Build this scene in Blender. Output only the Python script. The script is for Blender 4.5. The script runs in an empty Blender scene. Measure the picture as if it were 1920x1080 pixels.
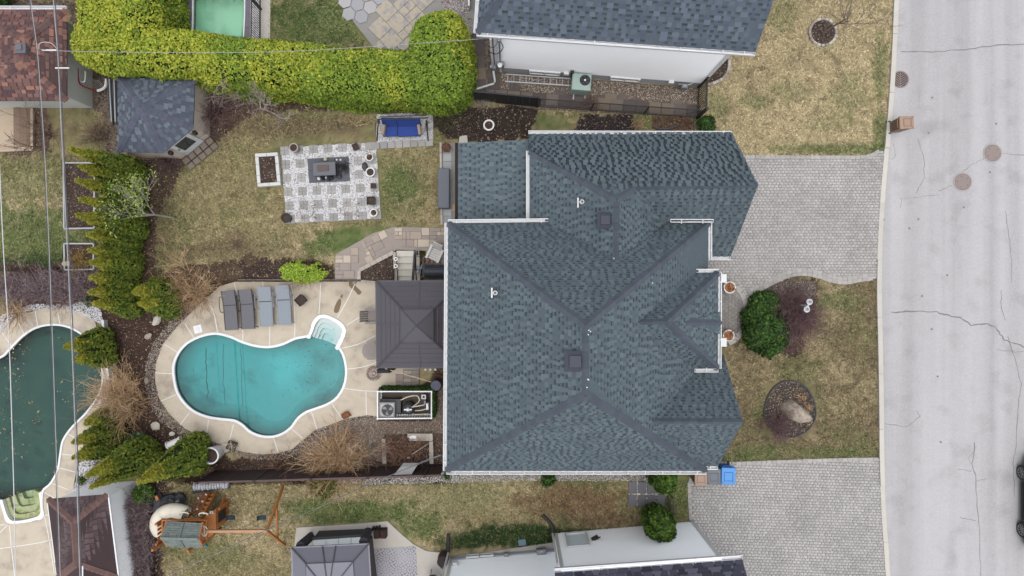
import bpy, math, random
import numpy as np
from mathutils import Vector, Matrix
from mathutils.geometry import tessellate_polygon
random.seed(7); RNG = np.random.default_rng(11)
S = bpy.context.scene; COL = S.collection
H = 30.0; F = 1280.0; ZP = -0.6            # drone height, focal length in photo pixels, level of the sunken pool yard
GAIN = 2.0
# ---------------------------------------------------------------- camera, sky, sun, exposure
cam = bpy.data.cameras.new('camera'); cam.lens = 24; cam.sensor_width = 36; cam.clip_end = 3000; cam.clip_start = 0.1
co = bpy.data.objects.new('camera', cam); COL.objects.link(co); co.location = (0, 0, H); S.camera = co
W = bpy.data.worlds.new('World'); S.world = W; W.use_nodes = True
wn = W.node_tree.nodes; wl = W.node_tree.links
sky = wn.new('ShaderNodeTexSky'); sky.sky_type = 'NISHITA'; sky.sun_disc = False
SUN_EL = 83
sky.sun_elevation = math.radians(SUN_EL); sky.sun_rotation = math.radians(180); sky.dust_density = 3.0; sky.air_density = 1.0
hs = wn.new('ShaderNodeHueSaturation'); hs.inputs['Saturation'].default_value = 0.2
wl.new(sky.outputs[0], hs.inputs['Color']); wl.new(hs.outputs[0], wn['Background'].inputs[0])
wn['Background'].inputs[1].default_value = 0.15
sd = bpy.data.lights.new('sun', 'SUN'); sd.energy = 0.5; sd.angle = math.radians(60); sd.color = (1, .96, .9)
so = bpy.data.objects.new('sun', sd); COL.objects.link(so); so.rotation_euler = (math.radians(90-SUN_EL), 0, 0); so.location = (0, -20, 40)
S.view_settings.view_transform = 'Standard'; S.view_settings.look = 'None'; S.view_settings.gamma = 1
S.view_settings.use_curve_mapping = False; S.view_settings.exposure = 1.3
S.render.engine = 'CYCLES'; S.cycles.use_denoising = True; S.cycles.max_bounces = 8; S.cycles.transparent_max_bounces = 24
# ---------------------------------------------------------------- helpers
def P(px, py, z=0.0):
    k = (H - z) / F
    return Vector(((px - 960) * k, (540 - py) * k, z))
def P2(px, py, z=0.0): p = P(px, py, z); return (p.x, p.y)
def PP(pts, z=0.0): return [P2(a, b, z) for a, b in pts]
def lin(c): c = c / 255.0; return c / 12.92 if c <= .04045 else ((c + .055) / 1.055) ** 2.4
def CF(r, g, b): return (lin(r) * 1.05, lin(g) * 1.05, lin(b) * 1.05, 1)   # foliage
def CS(r, g, b): return tuple(q * 1.2 for q in C(r, g, b)[:3]) + (1,)   # roofing
def CT(r, g, b): return (lin(r) * .72, lin(g) * .72, lin(b) * .72, 1)   # twigs
def CV(r, g, b): return (lin(r) * .95, lin(g) * .95, lin(b) * .95, 1)   # upright painted faces
def C(r, g, b): return (min(.88, lin(r) / GAIN), min(.88, lin(g) / GAIN), min(.88, lin(b) / GAIN), 1)
def smooth_closed(pts, n=4):
    out = []; N = len(pts)
    for i in range(N):
        p0, p1, p2, p3 = [np.array(pts[(i + k) % N], float) for k in (-1, 0, 1, 2)]
        for j in range(n):
            t = j / n
            out.append(tuple(.5 * ((2 * p1) + (-p0 + p2) * t + (2 * p0 - 5 * p1 + 4 * p2 - p3) * t * t + (-p0 + 3 * p1 - 3 * p2 + p3) * t ** 3)))
    return out
def smooth_open(pts, n=5):
    out = []; N = len(pts)
    for i in range(N - 1):
        p0, p1, p2, p3 = [np.array(pts[min(max(i + k, 0), N - 1)], float) for k in (-1, 0, 1, 2)]
        for j in range(n):
            t = j / n
            out.append(tuple(.5 * ((2 * p1) + (-p0 + p2) * t + (2 * p0 - 5 * p1 + 4 * p2 - p3) * t * t + (-p0 + 3 * p1 - 3 * p2 + p3) * t ** 3)))
    out.append(tuple(pts[-1])); return out
def offset_poly(pts, d):
    """grow (d>0) a polygon, either winding"""
    N = len(pts); A = sum(pts[i][0] * pts[(i + 1) % N][1] - pts[(i + 1) % N][0] * pts[i][1] for i in range(N))
    s = 1 if A > 0 else -1; out = []
    for i in range(N):
        a, b, c = pts[i - 1], pts[i], pts[(i + 1) % N]
        n1 = Vector((b[1] - a[1], a[0] - b[0])); n2 = Vector((c[1] - b[1], b[0] - c[0]))
        n = (n1.normalized() + n2.normalized())
        n = n / max(.5, n.length * n.length / 2) if n.length > 1e-6 else n1
        out.append((b[0] + s * n.x * d, b[1] + s * n.y * d))
    return out
def inside(poly, x, y):
    x = np.asarray(x, float); y = np.asarray(y, float); r = np.zeros(x.shape, bool); n = len(poly); j = n - 1
    for i in range(n):
        xi, yi = poly[i][:2]; xj, yj = poly[j][:2]
        if yi != yj:
            c = ((yi > y) != (yj > y)) & (x < (xj - xi) * (y - yi) / (yj - yi) + xi); r ^= c
        j = i
    return r
def _h(ix, iy, s):
    n = (ix.astype(np.int64) * 374761393 + iy.astype(np.int64) * 668265263 + s * 982451653) & 0x7fffffff
    n = ((n ^ (n >> 13)) * 1274126177) & 0x7fffffff
    return ((n ^ (n >> 16)) & 0xffff) / 65535.0
def vnoise(x, y, sc, s=0):
    x = x / sc; y = y / sc; ix = np.floor(x); iy = np.floor(y); fx = x - ix; fy = y - iy
    fx = fx * fx * (3 - 2 * fx); fy = fy * fy * (3 - 2 * fy); ix = ix.astype(int); iy = iy.astype(int)
    a = _h(ix, iy, s); b = _h(ix + 1, iy, s); c = _h(ix, iy + 1, s); d = _h(ix + 1, iy + 1, s)
    return (a * (1 - fx) + b * fx) * (1 - fy) + (c * (1 - fx) + d * fx) * fy
def fbm(x, y, sc, s=0, o=4):
    r = 0; t = 0; w = 1.0
    for i in range(o):
        r = r + w * vnoise(x, y, sc / 2 ** i, s + i * 17); t += w; w *= .55
    return r / t
def root_loc(o):
    v = Vector((0, 0, 0))
    while o is not None: v += o.location; o = o.parent
    return v
def tag(o, label=None, cat=None, group=None, kind=None):
    if label: o['label'] = label
    if cat: o['category'] = cat
    if group: o['group'] = group
    if kind: o['kind'] = kind
    return o
def T(name, label, cat, loc=(0, 0, 0), group=None):
    o = bpy.data.objects.new(name, None); COL.objects.link(o); o.location = loc; o.empty_display_size = .2
    return tag(o, label, cat, group)
def copy_tree(o, parent=None):
    c = o.copy(); COL.objects.link(c); c.parent = parent
    for ch in list(o.children): copy_tree(ch, c)
    return c
def piece(name, mesh, parent, loc, rz=0.0, mat=None, quat=None, scale=None):
    o = bpy.data.objects.new(name, mesh); COL.objects.link(o); o.parent = parent
    o.location = Vector(loc) - (root_loc(parent) if parent else Vector((0, 0, 0)))
    if quat is not None: o.rotation_mode = 'QUATERNION'; o.rotation_quaternion = quat
    else: o.rotation_euler = (0, 0, rz)
    if scale: o.scale = scale
    if mat: o.material_slots[0].link = 'OBJECT'; o.material_slots[0].material = mat
    return o
class MB:
    def __init__(s): s.v = []; s.f = []; s.m = []
    def add(s, vs, fs, mi=0):
        b = len(s.v); s.v += [tuple(v) for v in vs]; s.f += [tuple(b + i for i in f) for f in fs]; s.m += [mi] * len(fs); return s
    def box(s, x, y, z0, sx, sy, sz, rz=0, mi=0, tx=1.0, ty=1.0, bev=0):
        c, n = math.cos(rz), math.sin(rz); vs = []
        lv = [(0, 1, 1), (sz, tx, ty)] if not bev else [(0, 1, 1), (sz - bev, tx, ty), (sz, tx - 2 * bev / sx, ty - 2 * bev / sy)]
        for z, ax, ay in lv:
            for a, b in ((-1, -1), (1, -1), (1, 1), (-1, 1)):
                u = a * sx / 2 * ax; w = b * sy / 2 * ay; vs.append((x + u * c - w * n, y + u * n + w * c, z0 + z))
        fs = [(3, 2, 1, 0)]; L = len(lv)
        for k in range(L - 1):
            o = 4 * k; fs += [(o + i, o + (i + 1) % 4, o + 4 + (i + 1) % 4, o + 4 + i) for i in range(4)]
        o = 4 * (L - 1); fs.append((o, o + 1, o + 2, o + 3)); return s.add(vs, fs, mi)
    def bar(s, p0, p1, w, h, mi=0):
        p0 = Vector(p0); p1 = Vector(p1); d = (p1 - p0).normalized(); up = Vector((0, 0, 1))
        if abs(d.z) > .98: up = Vector((0, 1, 0))
        r = d.cross(up).normalized(); u = r.cross(d).normalized(); vs = []
        for p in (p0, p1):
            for a, b in ((-1, -1), (1, -1), (1, 1), (-1, 1)): vs.append(p + r * a * w / 2 + u * b * h / 2)
        return s.add(vs, [(3, 2, 1, 0)[::-1], (4, 5, 6, 7), (0, 4, 5, 1)[::-1], (1, 5, 6, 2)[::-1], (2, 6, 7, 3)[::-1], (3, 7, 4, 0)[::-1]][0:0] + [(0, 1, 2, 3), (7, 6, 5, 4), (0, 4, 5, 1), (1, 5, 6, 2), (2, 6, 7, 3), (3, 7, 4, 0)], mi)
    def prism(s, poly, z0, z1, holes=(), mi=0, side=None, bottom=False):
        loops = [[Vector((p[0], p[1], 0)) for p in poly]] + [[Vector((p[0], p[1], 0)) for p in h] for h in holes]
        flat = [q for l in loops for q in l]; tris = tessellate_polygon(loops); N = len(flat)
        vs = [(q.x, q.y, z1) for q in flat]; fs = []
        for t in tris:
            a, b, c = [flat[i] for i in t]
            fs.append(t if (b - a).cross(c - a).z > 0 else (t[0], t[2], t[1]))
        s.add(vs, fs, mi)
        if z0 < z1:
            vs = [(q.x, q.y, z1) for q in flat] + [(q.x, q.y, z0) for q in flat]; fs = []; b = 0
            for li, l in enumerate(loops):
                n = len(l); A = sum(l[i].x * l[(i + 1) % n].y - l[(i + 1) % n].x * l[i].y for i in range(n))
                for i in range(n):
                    i0, i1 = b + i, b + (i + 1) % n; q = (i0, N + i0, N + i1, i1)
                    if (A < 0) != (li > 0): q = q[::-1]
                    fs.append(q)
                b += n
            s.add(vs, fs, mi if side is None else side)
            if bottom: s.add([(q.x, q.y, z0) for q in flat], [t[::-1] for t in tris], mi)
        return s
    def tube(s, path, r, n=6, r1=None, closed=False, cap=True, mi=0):
        path = [Vector(p) for p in path]; N = len(path); ref = None; vs = []; fs = []
        for i, p in enumerate(path):
            if closed: d = path[(i + 1) % N] - path[i - 1]
            else: d = path[min(i + 1, N - 1)] - path[max(i - 1, 0)]
            if d.length < 1e-9: d = Vector((0, 0, 1))
            d.normalize()
            if ref is None: ref = Vector((0, 0, 1)) if abs(d.z) < .9 else Vector((1, 0, 0))
            a = d.cross(ref)
            if a.length < 1e-6: a = d.orthogonal()
            a.normalize(); b = d.cross(a); ref = -b if False else a.cross(d)
            rr = r if r1 is None else r + (r1 - r) * i / (N - 1)
            vs += [p + (a * math.cos(2 * math.pi * k / n) + b * math.sin(2 * math.pi * k / n)) * rr for k in range(n)]
        for i in range(N if closed else N - 1):
            j = (i + 1) % N
            fs += [(i * n + k, i * n + (k + 1) % n, j * n + (k + 1) % n, j * n + k) for k in range(n)]
        if cap and not closed: fs += [tuple(range(n))[::-1], tuple((N - 1) * n + k for k in range(n))]
        return s.add(vs, fs, mi)
    def lathe(s, prof, x, y, z=0, n=16, mi=0, sx=1, sy=1, rz=0):
        vs = []; fs = []; L = len(prof); c, w = math.cos(rz), math.sin(rz)
        for r, h in prof:
            for k in range(n):
                a = 2 * math.pi * k / n; u = r * math.cos(a) * sx; q = r * math.sin(a) * sy
                vs.append((x + u * c - q * w, y + u * w + q * c, z + h))
        for i in range(L - 1): fs += [(i * n + k, i * n + (k + 1) % n, (i + 1) * n + (k + 1) % n, (i + 1) * n + k) for k in range(n)]
        if prof[0][0] > 1e-6: fs.append(tuple(range(n))[::-1])
        if prof[-1][0] > 1e-6: fs.append(tuple((L - 1) * n + k for k in range(n)))
        return s.add(vs, fs, mi)
    def blob(s, c, r, jit=.2, seed=0, n=8, m=5, mi=0, sc=(1, 1, 1), rz=0):
        rnd = random.Random(seed); vs = []; fs = []; cc, ss = math.cos(rz), math.sin(rz)
        for i in range(m + 1):
            th = math.pi * i / m
            for k in range(n):
                a = 2 * math.pi * k / n; q = r * (1 + jit * (rnd.random() - .5) * (1 if 0 < i < m else 0))
                x = q * math.sin(th) * math.cos(a) * sc[0]; y = q * math.sin(th) * math.sin(a) * sc[1]; z = -q * math.cos(th) * sc[2]
                vs.append((c[0] + x * cc - y * ss, c[1] + x * ss + y * cc, c[2] + z))
        for i in range(m): fs += [(i * n + k, i * n + (k + 1) % n, (i + 1) * n + (k + 1) % n, (i + 1) * n + k) for k in range(n)]
        return s.add(vs, fs, mi)
    def face(s, vs, mi=0): return s.add(vs, [tuple(range(len(vs)))], mi)
    def mesh(s, name, mats, off=(0, 0, 0), smooth=False):
        me = bpy.data.meshes.new(name); o = Vector(off)
        me.from_pydata([(v[0] - o.x, v[1] - o.y, v[2] - o.z) for v in s.v], [], s.f)
        for m in (mats if isinstance(mats, (list, tuple)) else [mats]): me.materials.append(m)
        if any(s.m): me.polygons.foreach_set('material_index', s.m)
        if smooth: me.polygons.foreach_set('use_smooth', [True] * len(me.polygons))
        me.validate(); me.update(); return me
    def build(s, name, mats, parent=None, smooth=False, kind=None, loc=None):
        off = root_loc(parent) if parent else (Vector(loc) if loc is not None else Vector((0, 0, 0)))
        o = bpy.data.objects.new(name, s.mesh(name, mats, off, smooth)); COL.objects.link(o)
        if parent: o.parent = parent
        elif loc is not None: o.location = loc
        if kind: o['kind'] = kind
        return o
def npmesh(name, V, Fc, mats, parent=None, kind=None, col=None, smooth=False):
    off = root_loc(parent) if parent else Vector((0, 0, 0)); V = np.asarray(V, np.float32) - np.array(off, np.float32); Fc = np.asarray(Fc, np.int32)
    me = bpy.data.meshes.new(name); n, k = Fc.shape
    me.vertices.add(len(V)); me.vertices.foreach_set('co', V.ravel()); me.loops.add(n * k); me.loops.foreach_set('vertex_index', Fc.ravel())
    me.polygons.add(n); me.polygons.foreach_set('loop_start', np.arange(0, n * k, k, dtype=np.int32))
    me.polygons.foreach_set('loop_total', np.full(n, k, np.int32))
    for m in (mats if isinstance(mats, (list, tuple)) else [mats]): me.materials.append(m)
    if col is not None:
        a = me.color_attributes.new('tint', 'FLOAT_COLOR', 'POINT'); c4 = np.ones((len(V), 4), np.float32); c4[:, :3] = col; a.data.foreach_set('color', c4.ravel())
    me.update(calc_edges=True)
    if smooth: me.polygons.foreach_set('use_smooth', np.ones(n, bool))
    o = bpy.data.objects.new(name, me); COL.objects.link(o)
    if parent: o.parent = parent
    if kind: o['kind'] = kind
    return o
# ---------------------------------------------------------------- materials
MATS = {}
def M(name, c=(.5, .5, .5, 1), v=.1, s=6.0, rough=.85, isl=0.0, ob=0.0, bump=0.0, bs=30.0, metal=0.0, spec=.3, icols=None, ocols=None, ncols=None, attr=False, fine=0.0, fs=60.0, stretch=None, sat=0.0):
    if name in MATS: return MATS[name]
    m = bpy.data.materials.new(name); m.use_nodes = True; nt = m.node_tree; N = nt.nodes; L = nt.links; b = N['Principled BSDF']
    b.inputs['Roughness'].default_value = rough; b.inputs['Metallic'].default_value = metal; b.inputs['Specular IOR Level'].default_value = spec
    geo = N.new('ShaderNodeNewGeometry'); pos = geo.outputs['Position']
    if stretch:
        mp = N.new('ShaderNodeMapping'); mp.inputs['Scale'].default_value = stretch; L.new(pos, mp.inputs[0]); pos = mp.outputs[0]
    def noise(sc, det=4):
        t = N.new('ShaderNodeTexNoise'); t.inputs['Scale'].default_value = sc; t.inputs['Detail'].default_value = det; t.inputs['Roughness'].default_value = .6; L.new(pos, t.inputs['Vector']); return t.outputs['Fac']
    def ramp(fac, cols, con=False):
        r = N.new('ShaderNodeValToRGB'); cr = r.color_ramp; cr.interpolation = 'CONSTANT' if con else 'LINEAR'
        for i, q in enumerate(cols):
            p = i / len(cols) if con else (.3 + .4 * i / max(1, len(cols) - 1) if fac is not None and not con and cols is ncols else i / max(1, len(cols) - 1))
            e = cr.elements[i] if i < 2 else cr.elements.new(p)
            e.position = p; e.color = q
        L.new(fac, r.inputs[0]); return r.outputs[0]
    nz = noise(s)
    if attr:
        a = N.new('ShaderNodeVertexColor'); a.layer_name = 'tint'; colr = a.outputs[0]
    elif icols: colr = ramp(geo.outputs['Random Per Island'], icols, True)
    elif ocols:
        oi = N.new('ShaderNodeObjectInfo'); colr = ramp(oi.outputs['Random'], ocols, True)
    elif ncols: colr = ramp(nz, ncols)
    else:
        q = N.new('ShaderNodeRGB'); q.outputs[0].default_value = c; colr = q.outputs[0]
    terms = [(nz, v)]
    if fine: terms.append((noise(fs, 2), fine))
    if isl: terms.append((geo.outputs['Random Per Island'], isl))
    if ob:
        oi = N.new('ShaderNodeObjectInfo'); terms.append((oi.outputs['Random'], ob))
    acc = None
    for o, a in terms:
        k = N.new('ShaderNodeMath'); k.operation = 'MULTIPLY_ADD'; L.new(o, k.inputs[0]); k.inputs[1].default_value = 2 * a
        if acc is None: k.inputs[2].default_value = 1 - sum(q[1] for q in terms)
        else: L.new(acc, k.inputs[2])
        acc = k.outputs[0]
    hsv = N.new('ShaderNodeHueSaturation'); L.new(colr, hsv.inputs['Color']); L.new(acc, hsv.inputs['Value']); L.new(hsv.outputs[0], b.inputs['Base Color'])
    if bump:
        bn = N.new('ShaderNodeBump'); bn.inputs['Strength'].default_value = min(1, bump); bn.inputs['Distance'].default_value = .02; L.new(noise(bs, 5), bn.inputs['Height']); L.new(bn.outputs[0], b.inputs['Normal'])
    MATS[name] = m; return m
WHITE = M('white_paint', C(238, 240, 242), v=.05, rough=.5, spec=.4)
GUTW = M('gutter_white', C(232, 233, 236), v=.12, s=3, rough=.45)
BLACK = M('black_metal', (.012, .012, .014, 1), v=.2, rough=.5)
DARK = M('dark_plastic', (.03, .03, .034, 1), v=.2, rough=.6)
CONC = M('concrete', C(196, 190, 182), v=.12, s=2.5, fine=.06, rough=.9, bump=.2)
SOIL = M('soil', C(74, 60, 54), v=.4, s=9, fine=.3, fs=40, rough=.95, bump=.8, bs=40)
GALV = M('galvanised', C(175, 180, 184), v=.1, metal=.6, rough=.45)
WOODG = M('grey_wood', C(150, 142, 138), v=.2, s=20, rough=.85)
TERRA = M('straw', icols=[C(170, 130, 85), C(150, 95, 60), C(200, 165, 115), C(120, 70, 45)], v=.1)
BARK = M('bark', C(120, 112, 106), v=.25, s=15)
# ---------------------------------------------------------------- regions in photo pixels
ROADEDGE = [(1679, -160), (1675, 0), (1668, 150), (1657, 288), (1648, 400), (1643, 530), (1645, 640), (1647, 760), (1648, 862), (1652, 960), (1660, 1080), (1668, 1240)]
DRIVE_N = PP([(1368, 292), (1560, 293), (1625, 292), (1648, 281), (1660, 287), (1654, 400), (1649, 522)] + [(1615, 527), (1585, 532), (1557, 528), (1530, 519), (1500, 516), (1475, 521), (1450, 532), (1425, 545), (1405, 556)] + [(1402, 600), (1390, 625), (1340, 650), (1300, 650), (1250, 470), (1330, 300)])
DRIVE_S = PP([(1292, 895), (1330, 868), (1420, 866), (1560, 860), (1651, 860), (1656, 960), (1664, 1080), (1672, 1300), (1260, 1300), (1300, 985)])
LOWER = PP([(-700, 503), (160, 503), (238, 585), (300, 545), (395, 530), (442, 524), (642, 524), (705, 527), (739, 527), (739, 470), (797, 470), (797, 527), (860, 527), (860, 903), (288, 903), (288, 1700), (-700, 1700)])
POOL = PP(smooth_closed([(327, 690), (335, 665), (352, 645), (378, 632), (405, 627), (432, 633), (455, 643), (480, 650), (505, 652), (530, 647), (555, 636), (580, 630), (588, 612), (594, 601), (603, 596), (617, 597), (634, 606), (642, 617), (640, 630), (634, 648), (643, 668), (648, 695), (644, 722), (631, 744), (612, 757), (590, 765), (572, 772), (558, 783), (545, 800), (530, 811), (512, 817), (490, 816), (470, 808), (455, 795), (440, 787), (415, 784), (390, 780), (365, 770), (345, 752), (332, 728)]), ZP)
WPOOL = PP(smooth_closed([(-60, 690), (0, 672), (20, 655), (45, 630), (70, 615), (98, 610), (125, 613), (150, 625), (172, 645), (187, 670), (192, 700), (190, 725), (180, 748), (160, 775), (135, 800), (118, 825), (113, 850), (108, 880), (95, 905), (80, 920), (79, 950), (80, 968), (62, 974), (25, 975), (14, 965), (6, 940), (0, 937), (-60, 930), (-120, 900), (-140, 800), (-120, 720)]), ZP)
NPOOL = PP([(364, -90), (362, 40), (361, 66), (368, 71), (452, 74), (457, 69), (459, 30), (460, -90)], 0)
def soft(x, y, poly, seed=0, w=.25): return inside(poly, x + (fbm(x, y, .5, seed) - .5) * w * 2, y + (fbm(x, y, .5, seed + 5) - .5) * w * 2)
# ---------------------------------------------------------------- terrain sheet with lawn / soil colours
LAWN = dict(straw=C(189, 173, 136), brown=C(122, 109, 85), green=C(94, 112, 64), dgreen=C(56, 76, 42), mix=C(150, 139, 103), red=C(132, 106, 82))
def arr(k): return np.array(LAWN[k][:3])
def pxm(z=0): return (H - z) / F
SOILPOLYS = [  # polygon px, colour
    ([(270, 245), (225, 290), (215, 330), (190, 420), (175, 590), (290, 590), (290, 420), (345, 320), (400, 270), (470, 215), (560, 210), (640, 205), (600, 180), (380, 160)], C(98, 82, 68)),
    ([(805, 210), (870, 200), (1010, 200), (1000, 262), (900, 268), (850, 265), (812, 240)], C(62, 54, 50)),
    ([(1085, 212), (1190, 215), (1195, 250), (1080, 250)], C(56, 52, 54)),
    ([(1225, 215), (1302, 222), (1300, 250), (1225, 250)], C(104, 84, 68)),
    ([(0, 495), (180, 500), (190, 590), (0, 600)], C(92, 76, 72)),
    ([(160, 575), (330, 590), (350, 600), (300, 660), (275, 720), (290, 790), (345, 830), (420, 860), (480, 880), (480, 905), (190, 900), (205, 690)], C(80, 62, 54)),
    ([(250, 515), (460, 480), (640, 515), (640, 535), (420, 545), (340, 600), (260, 600)], C(96, 80, 64)),
    ([(245, 905), (330, 910), (300, 990), (300, 1100), (250, 1100)], C(84, 70, 60)),
    ([(450, 492), (520, 486), (570, 484), (628, 496), (628, 524), (448, 524)], C(70, 58, 52)),
    ([(560, 800), (720, 780), (840, 690), (840, 905), (400, 905), (480, 860)], C(96, 82, 72)),
    ([(0, 0), (230, 0), (230, 150), (140, 160), (130, 15), (0, 15)], C(110, 96, 88)),
    ([(150, 150), (225, 150), (222, 300), (195, 300), (190, 210), (150, 205)], C(128, 116, 104)),
    ([(0, 190), (90, 190), (90, 290), (0, 290)], C(120, 100, 84)),
    ([(850, 30), (905, 30), (905, 160), (870, 200), (850, 160)], C(110, 96, 70)),
    ([(1400, 545), (1460, 530), (1530, 525), (1532, 580), (1500, 665), (1400, 660)], C(88, 74, 62)),
]
GREENS = [(800, 925, 230, 38, 'straw', .45), (500, 1000, 120, 60, 'straw', .3), (640, 450, 60, 22, 'green', .9), (600, 465, 40, 18, 'green', .8), (755, 350, 45, 50, 'green', .8), (690, 432, 60, 14, 'green', .6), (420, 330, 80, 60, 'mix', .5), (480, 300, 40, 30, 'mix', .5),
          (60, 450, 130, 75, 'green', .85), (60, 495, 130, 25, 'dgreen', .8), (60, 340, 110, 50, 'green', .45), (600, 40, 120, 60, 'green', .9), (560, 20, 60, 30, 'dgreen', .4),
          (940, 1005, 120, 24, 'dgreen', 1.), (1010, 1012, 80, 24, 'dgreen', 1.), (860, 1020, 50, 18, 'dgreen', .9), (650, 960, 140, 26, 'green', .9), (780, 985, 60, 30, 'green', .8), (1100, 1000, 100, 14, 'dgreen', .8), (860, 930, 120, 30, 'green', .4), (420, 1040, 60, 30, 'green', .5), (340, 1000, 50, 40, 'mix', .5),
          (1070, 940, 110, 35, 'red', .8), (700, 915, 140, 22, 'mix', .5), (1130, 975, 60, 20, 'red', .7), (1275, 930, 22, 70, 'green', .6), (590, 945, 20, 12, 'green', .6),
          (1560, 280, 110, 14, 'green', .8), (1650, 250, 14, 60, 'green', .7), (1650, 120, 14, 80, 'green', .6), (1350, 200, 30, 30, 'green', .5), (1470, 20, 40, 40, 'green', .4), (1420, 190, 40, 20, 'green', .5), (1590, 180, 40, 40, 'green', .35), (1480, 170, 50, 20, 'green', .35), (1560, 230, 50, 18, 'green', .3),
          (1570, 565, 50, 22, 'green', .55), (1500, 690, 50, 30, 'green', .3), (1560, 850, 80, 12, 'green', .6), (1420, 850, 50, 18, 'green', .5), (1440, 740, 30, 30, 'mix', .4), (1030, 228, 45, 20, 'green', .6), (1210, 232, 25, 20, 'green', .5), (350, 260, 70, 30, 'brown', .6), (560, 240, 140, 24, 'brown', .9), (300, 400, 30, 80, 'brown', .6), (430, 470, 140, 20, 'brown', .6), (210, 240, 40, 40, 'brown', .5)]  # brown ovals along the hedge put its shade into the lawn colour
def ground_colour(x, y):
    px = x / pxm() + 960; py = 540 - y / pxm()
    n1 = fbm(x, y, 2.2, 3); n2 = fbm(x, y, .55, 9); n3 = fbm(x, y, .16, 21, 3)
    c = np.empty(x.shape + (3,)); c[:] = arr('mix')
    def lerp(c, col, w): w = np.clip(w, 0, 1)[..., None]; return c * (1 - w) + np.asarray(col)[:3] * w
    front_n = (px > 1310) & (py < 300); c = lerp(c, arr('straw'), front_n * 1.0)
    front_m = (px > 1330) & (py > 500) & (py < 880); c = lerp(c, arr('brown'), front_m * .85)
    c = lerp(c, arr('straw'), ((n1 - .5) * 2.2 + (n2 - .5) * 2.2 + (n3 - .5) * 1.2) * np.where(front_m, .6, 1))
    c = lerp(c, arr('green'), (~front_n) * np.clip((.52 - n1) * 2.0 + (n2 - .55) * 1.5, 0, .55))
    c = lerp(c, arr('brown'), np.clip((n2 - .6) * 3, 0, .7))
    for gx, gy, rx, ry, k, st in GREENS:
        d = np.sqrt(((px - gx) / rx) ** 2 + ((py - gy) / ry) ** 2) + (n2 - .5) * 1.1 + (n3 - .5) * .5
        c = lerp(c, arr(k), np.clip((1.15 - d) * 1.8, 0, 1) * st)
    c = lerp(c, arr('brown') * .75, np.clip((n3 - .58) * 2.4, 0, .6)); c = c * (1 + (n3 - .5) * .85)[..., None]
    soilm = np.zeros(x.shape, bool)
    for i, (pl, col) in enumerate(SOILPOLYS):
        m = soft(px, py, pl, 31 + i * 3, 9.0); 
        sc = np.array(col[:3]) * (.65 + .7 * n3 * 1.0)[..., None] * (.75 + .5 * n2)[..., None]
        m = soft(x, y, PP(pl), 31 + i * 3, .3); c[m] = sc[m]; soilm |= m
    return c, soilm
XS = np.arange(-26, 26.01, .1); YS = np.arange(-16, 16.01, .1); GX, GY = np.meshgrid(XS, YS)
GC, SM = ground_colour(GX, GY)
low = inside(LOWER, GX, GY).astype(float); GZ = low * (ZP - .03)
for _ in range(1):
    GZ = (np.roll(GZ, 1, 0) + np.roll(GZ, -1, 0) + np.roll(GZ, 1, 1) + np.roll(GZ, -1, 1) + GZ * 2) / 6
GZ += (fbm(GX, GY, .8, 77) - .5) * .03 - .035
for pl in (POOL, WPOOL, NPOOL): GZ[inside(offset_poly(pl, .12), GX, GY)] = -4.0
for y0, pl in ((0, PP([(1625, 281), (2600, 281)])),): pass
GZ = np.where(GX > 0, GZ, GZ)
ROADW = [P2(a, b) for a, b in ROADEDGE]
roadx = np.interp(GY[:, 0], [p[1] for p in ROADW][::-1], [p[0] for p in ROADW][::-1])[:, None]
GZ = np.where(GX > roadx + .05, -.2, GZ)
ny, nx = GX.shape; idx = np.arange(nx * ny).reshape(ny, nx)
fc = np.stack([idx[:-1, :-1], idx[:-1, 1:], idx[1:, 1:], idx[1:, :-1]], -1).reshape(-1, 4)
V = np.stack([GX, GY, GZ], -1).reshape(-1, 3); colr = GC.reshape(-1, 3)
base = len(V); R = 900.0; zz = -.05
ring = np.array([(-R, -R, zz), (R, -R, zz), (R, R, zz), (-R, R, zz), (-25.9, -15.9, zz), (25.9, -15.9, zz), (25.9, 15.9, zz), (-25.9, 15.9, zz)])
V = np.vstack([V, ring]); colr = np.vstack([colr, np.tile(arr('mix') * .8 + arr('green') * .1, (8, 1))])
fc = np.vstack([fc, base + np.array([(0, 1, 5, 4), (1, 2, 6, 5), (2, 3, 7, 6), (3, 0, 4, 7)])])
GRASSM = M('lawn_ground', attr=True, v=.22, s=14, fine=.28, fs=70, rough=.95, spec=.1, bump=.8, bs=60)
ground = npmesh('ground', V, fc, GRASSM, kind='structure', col=colr)
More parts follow.
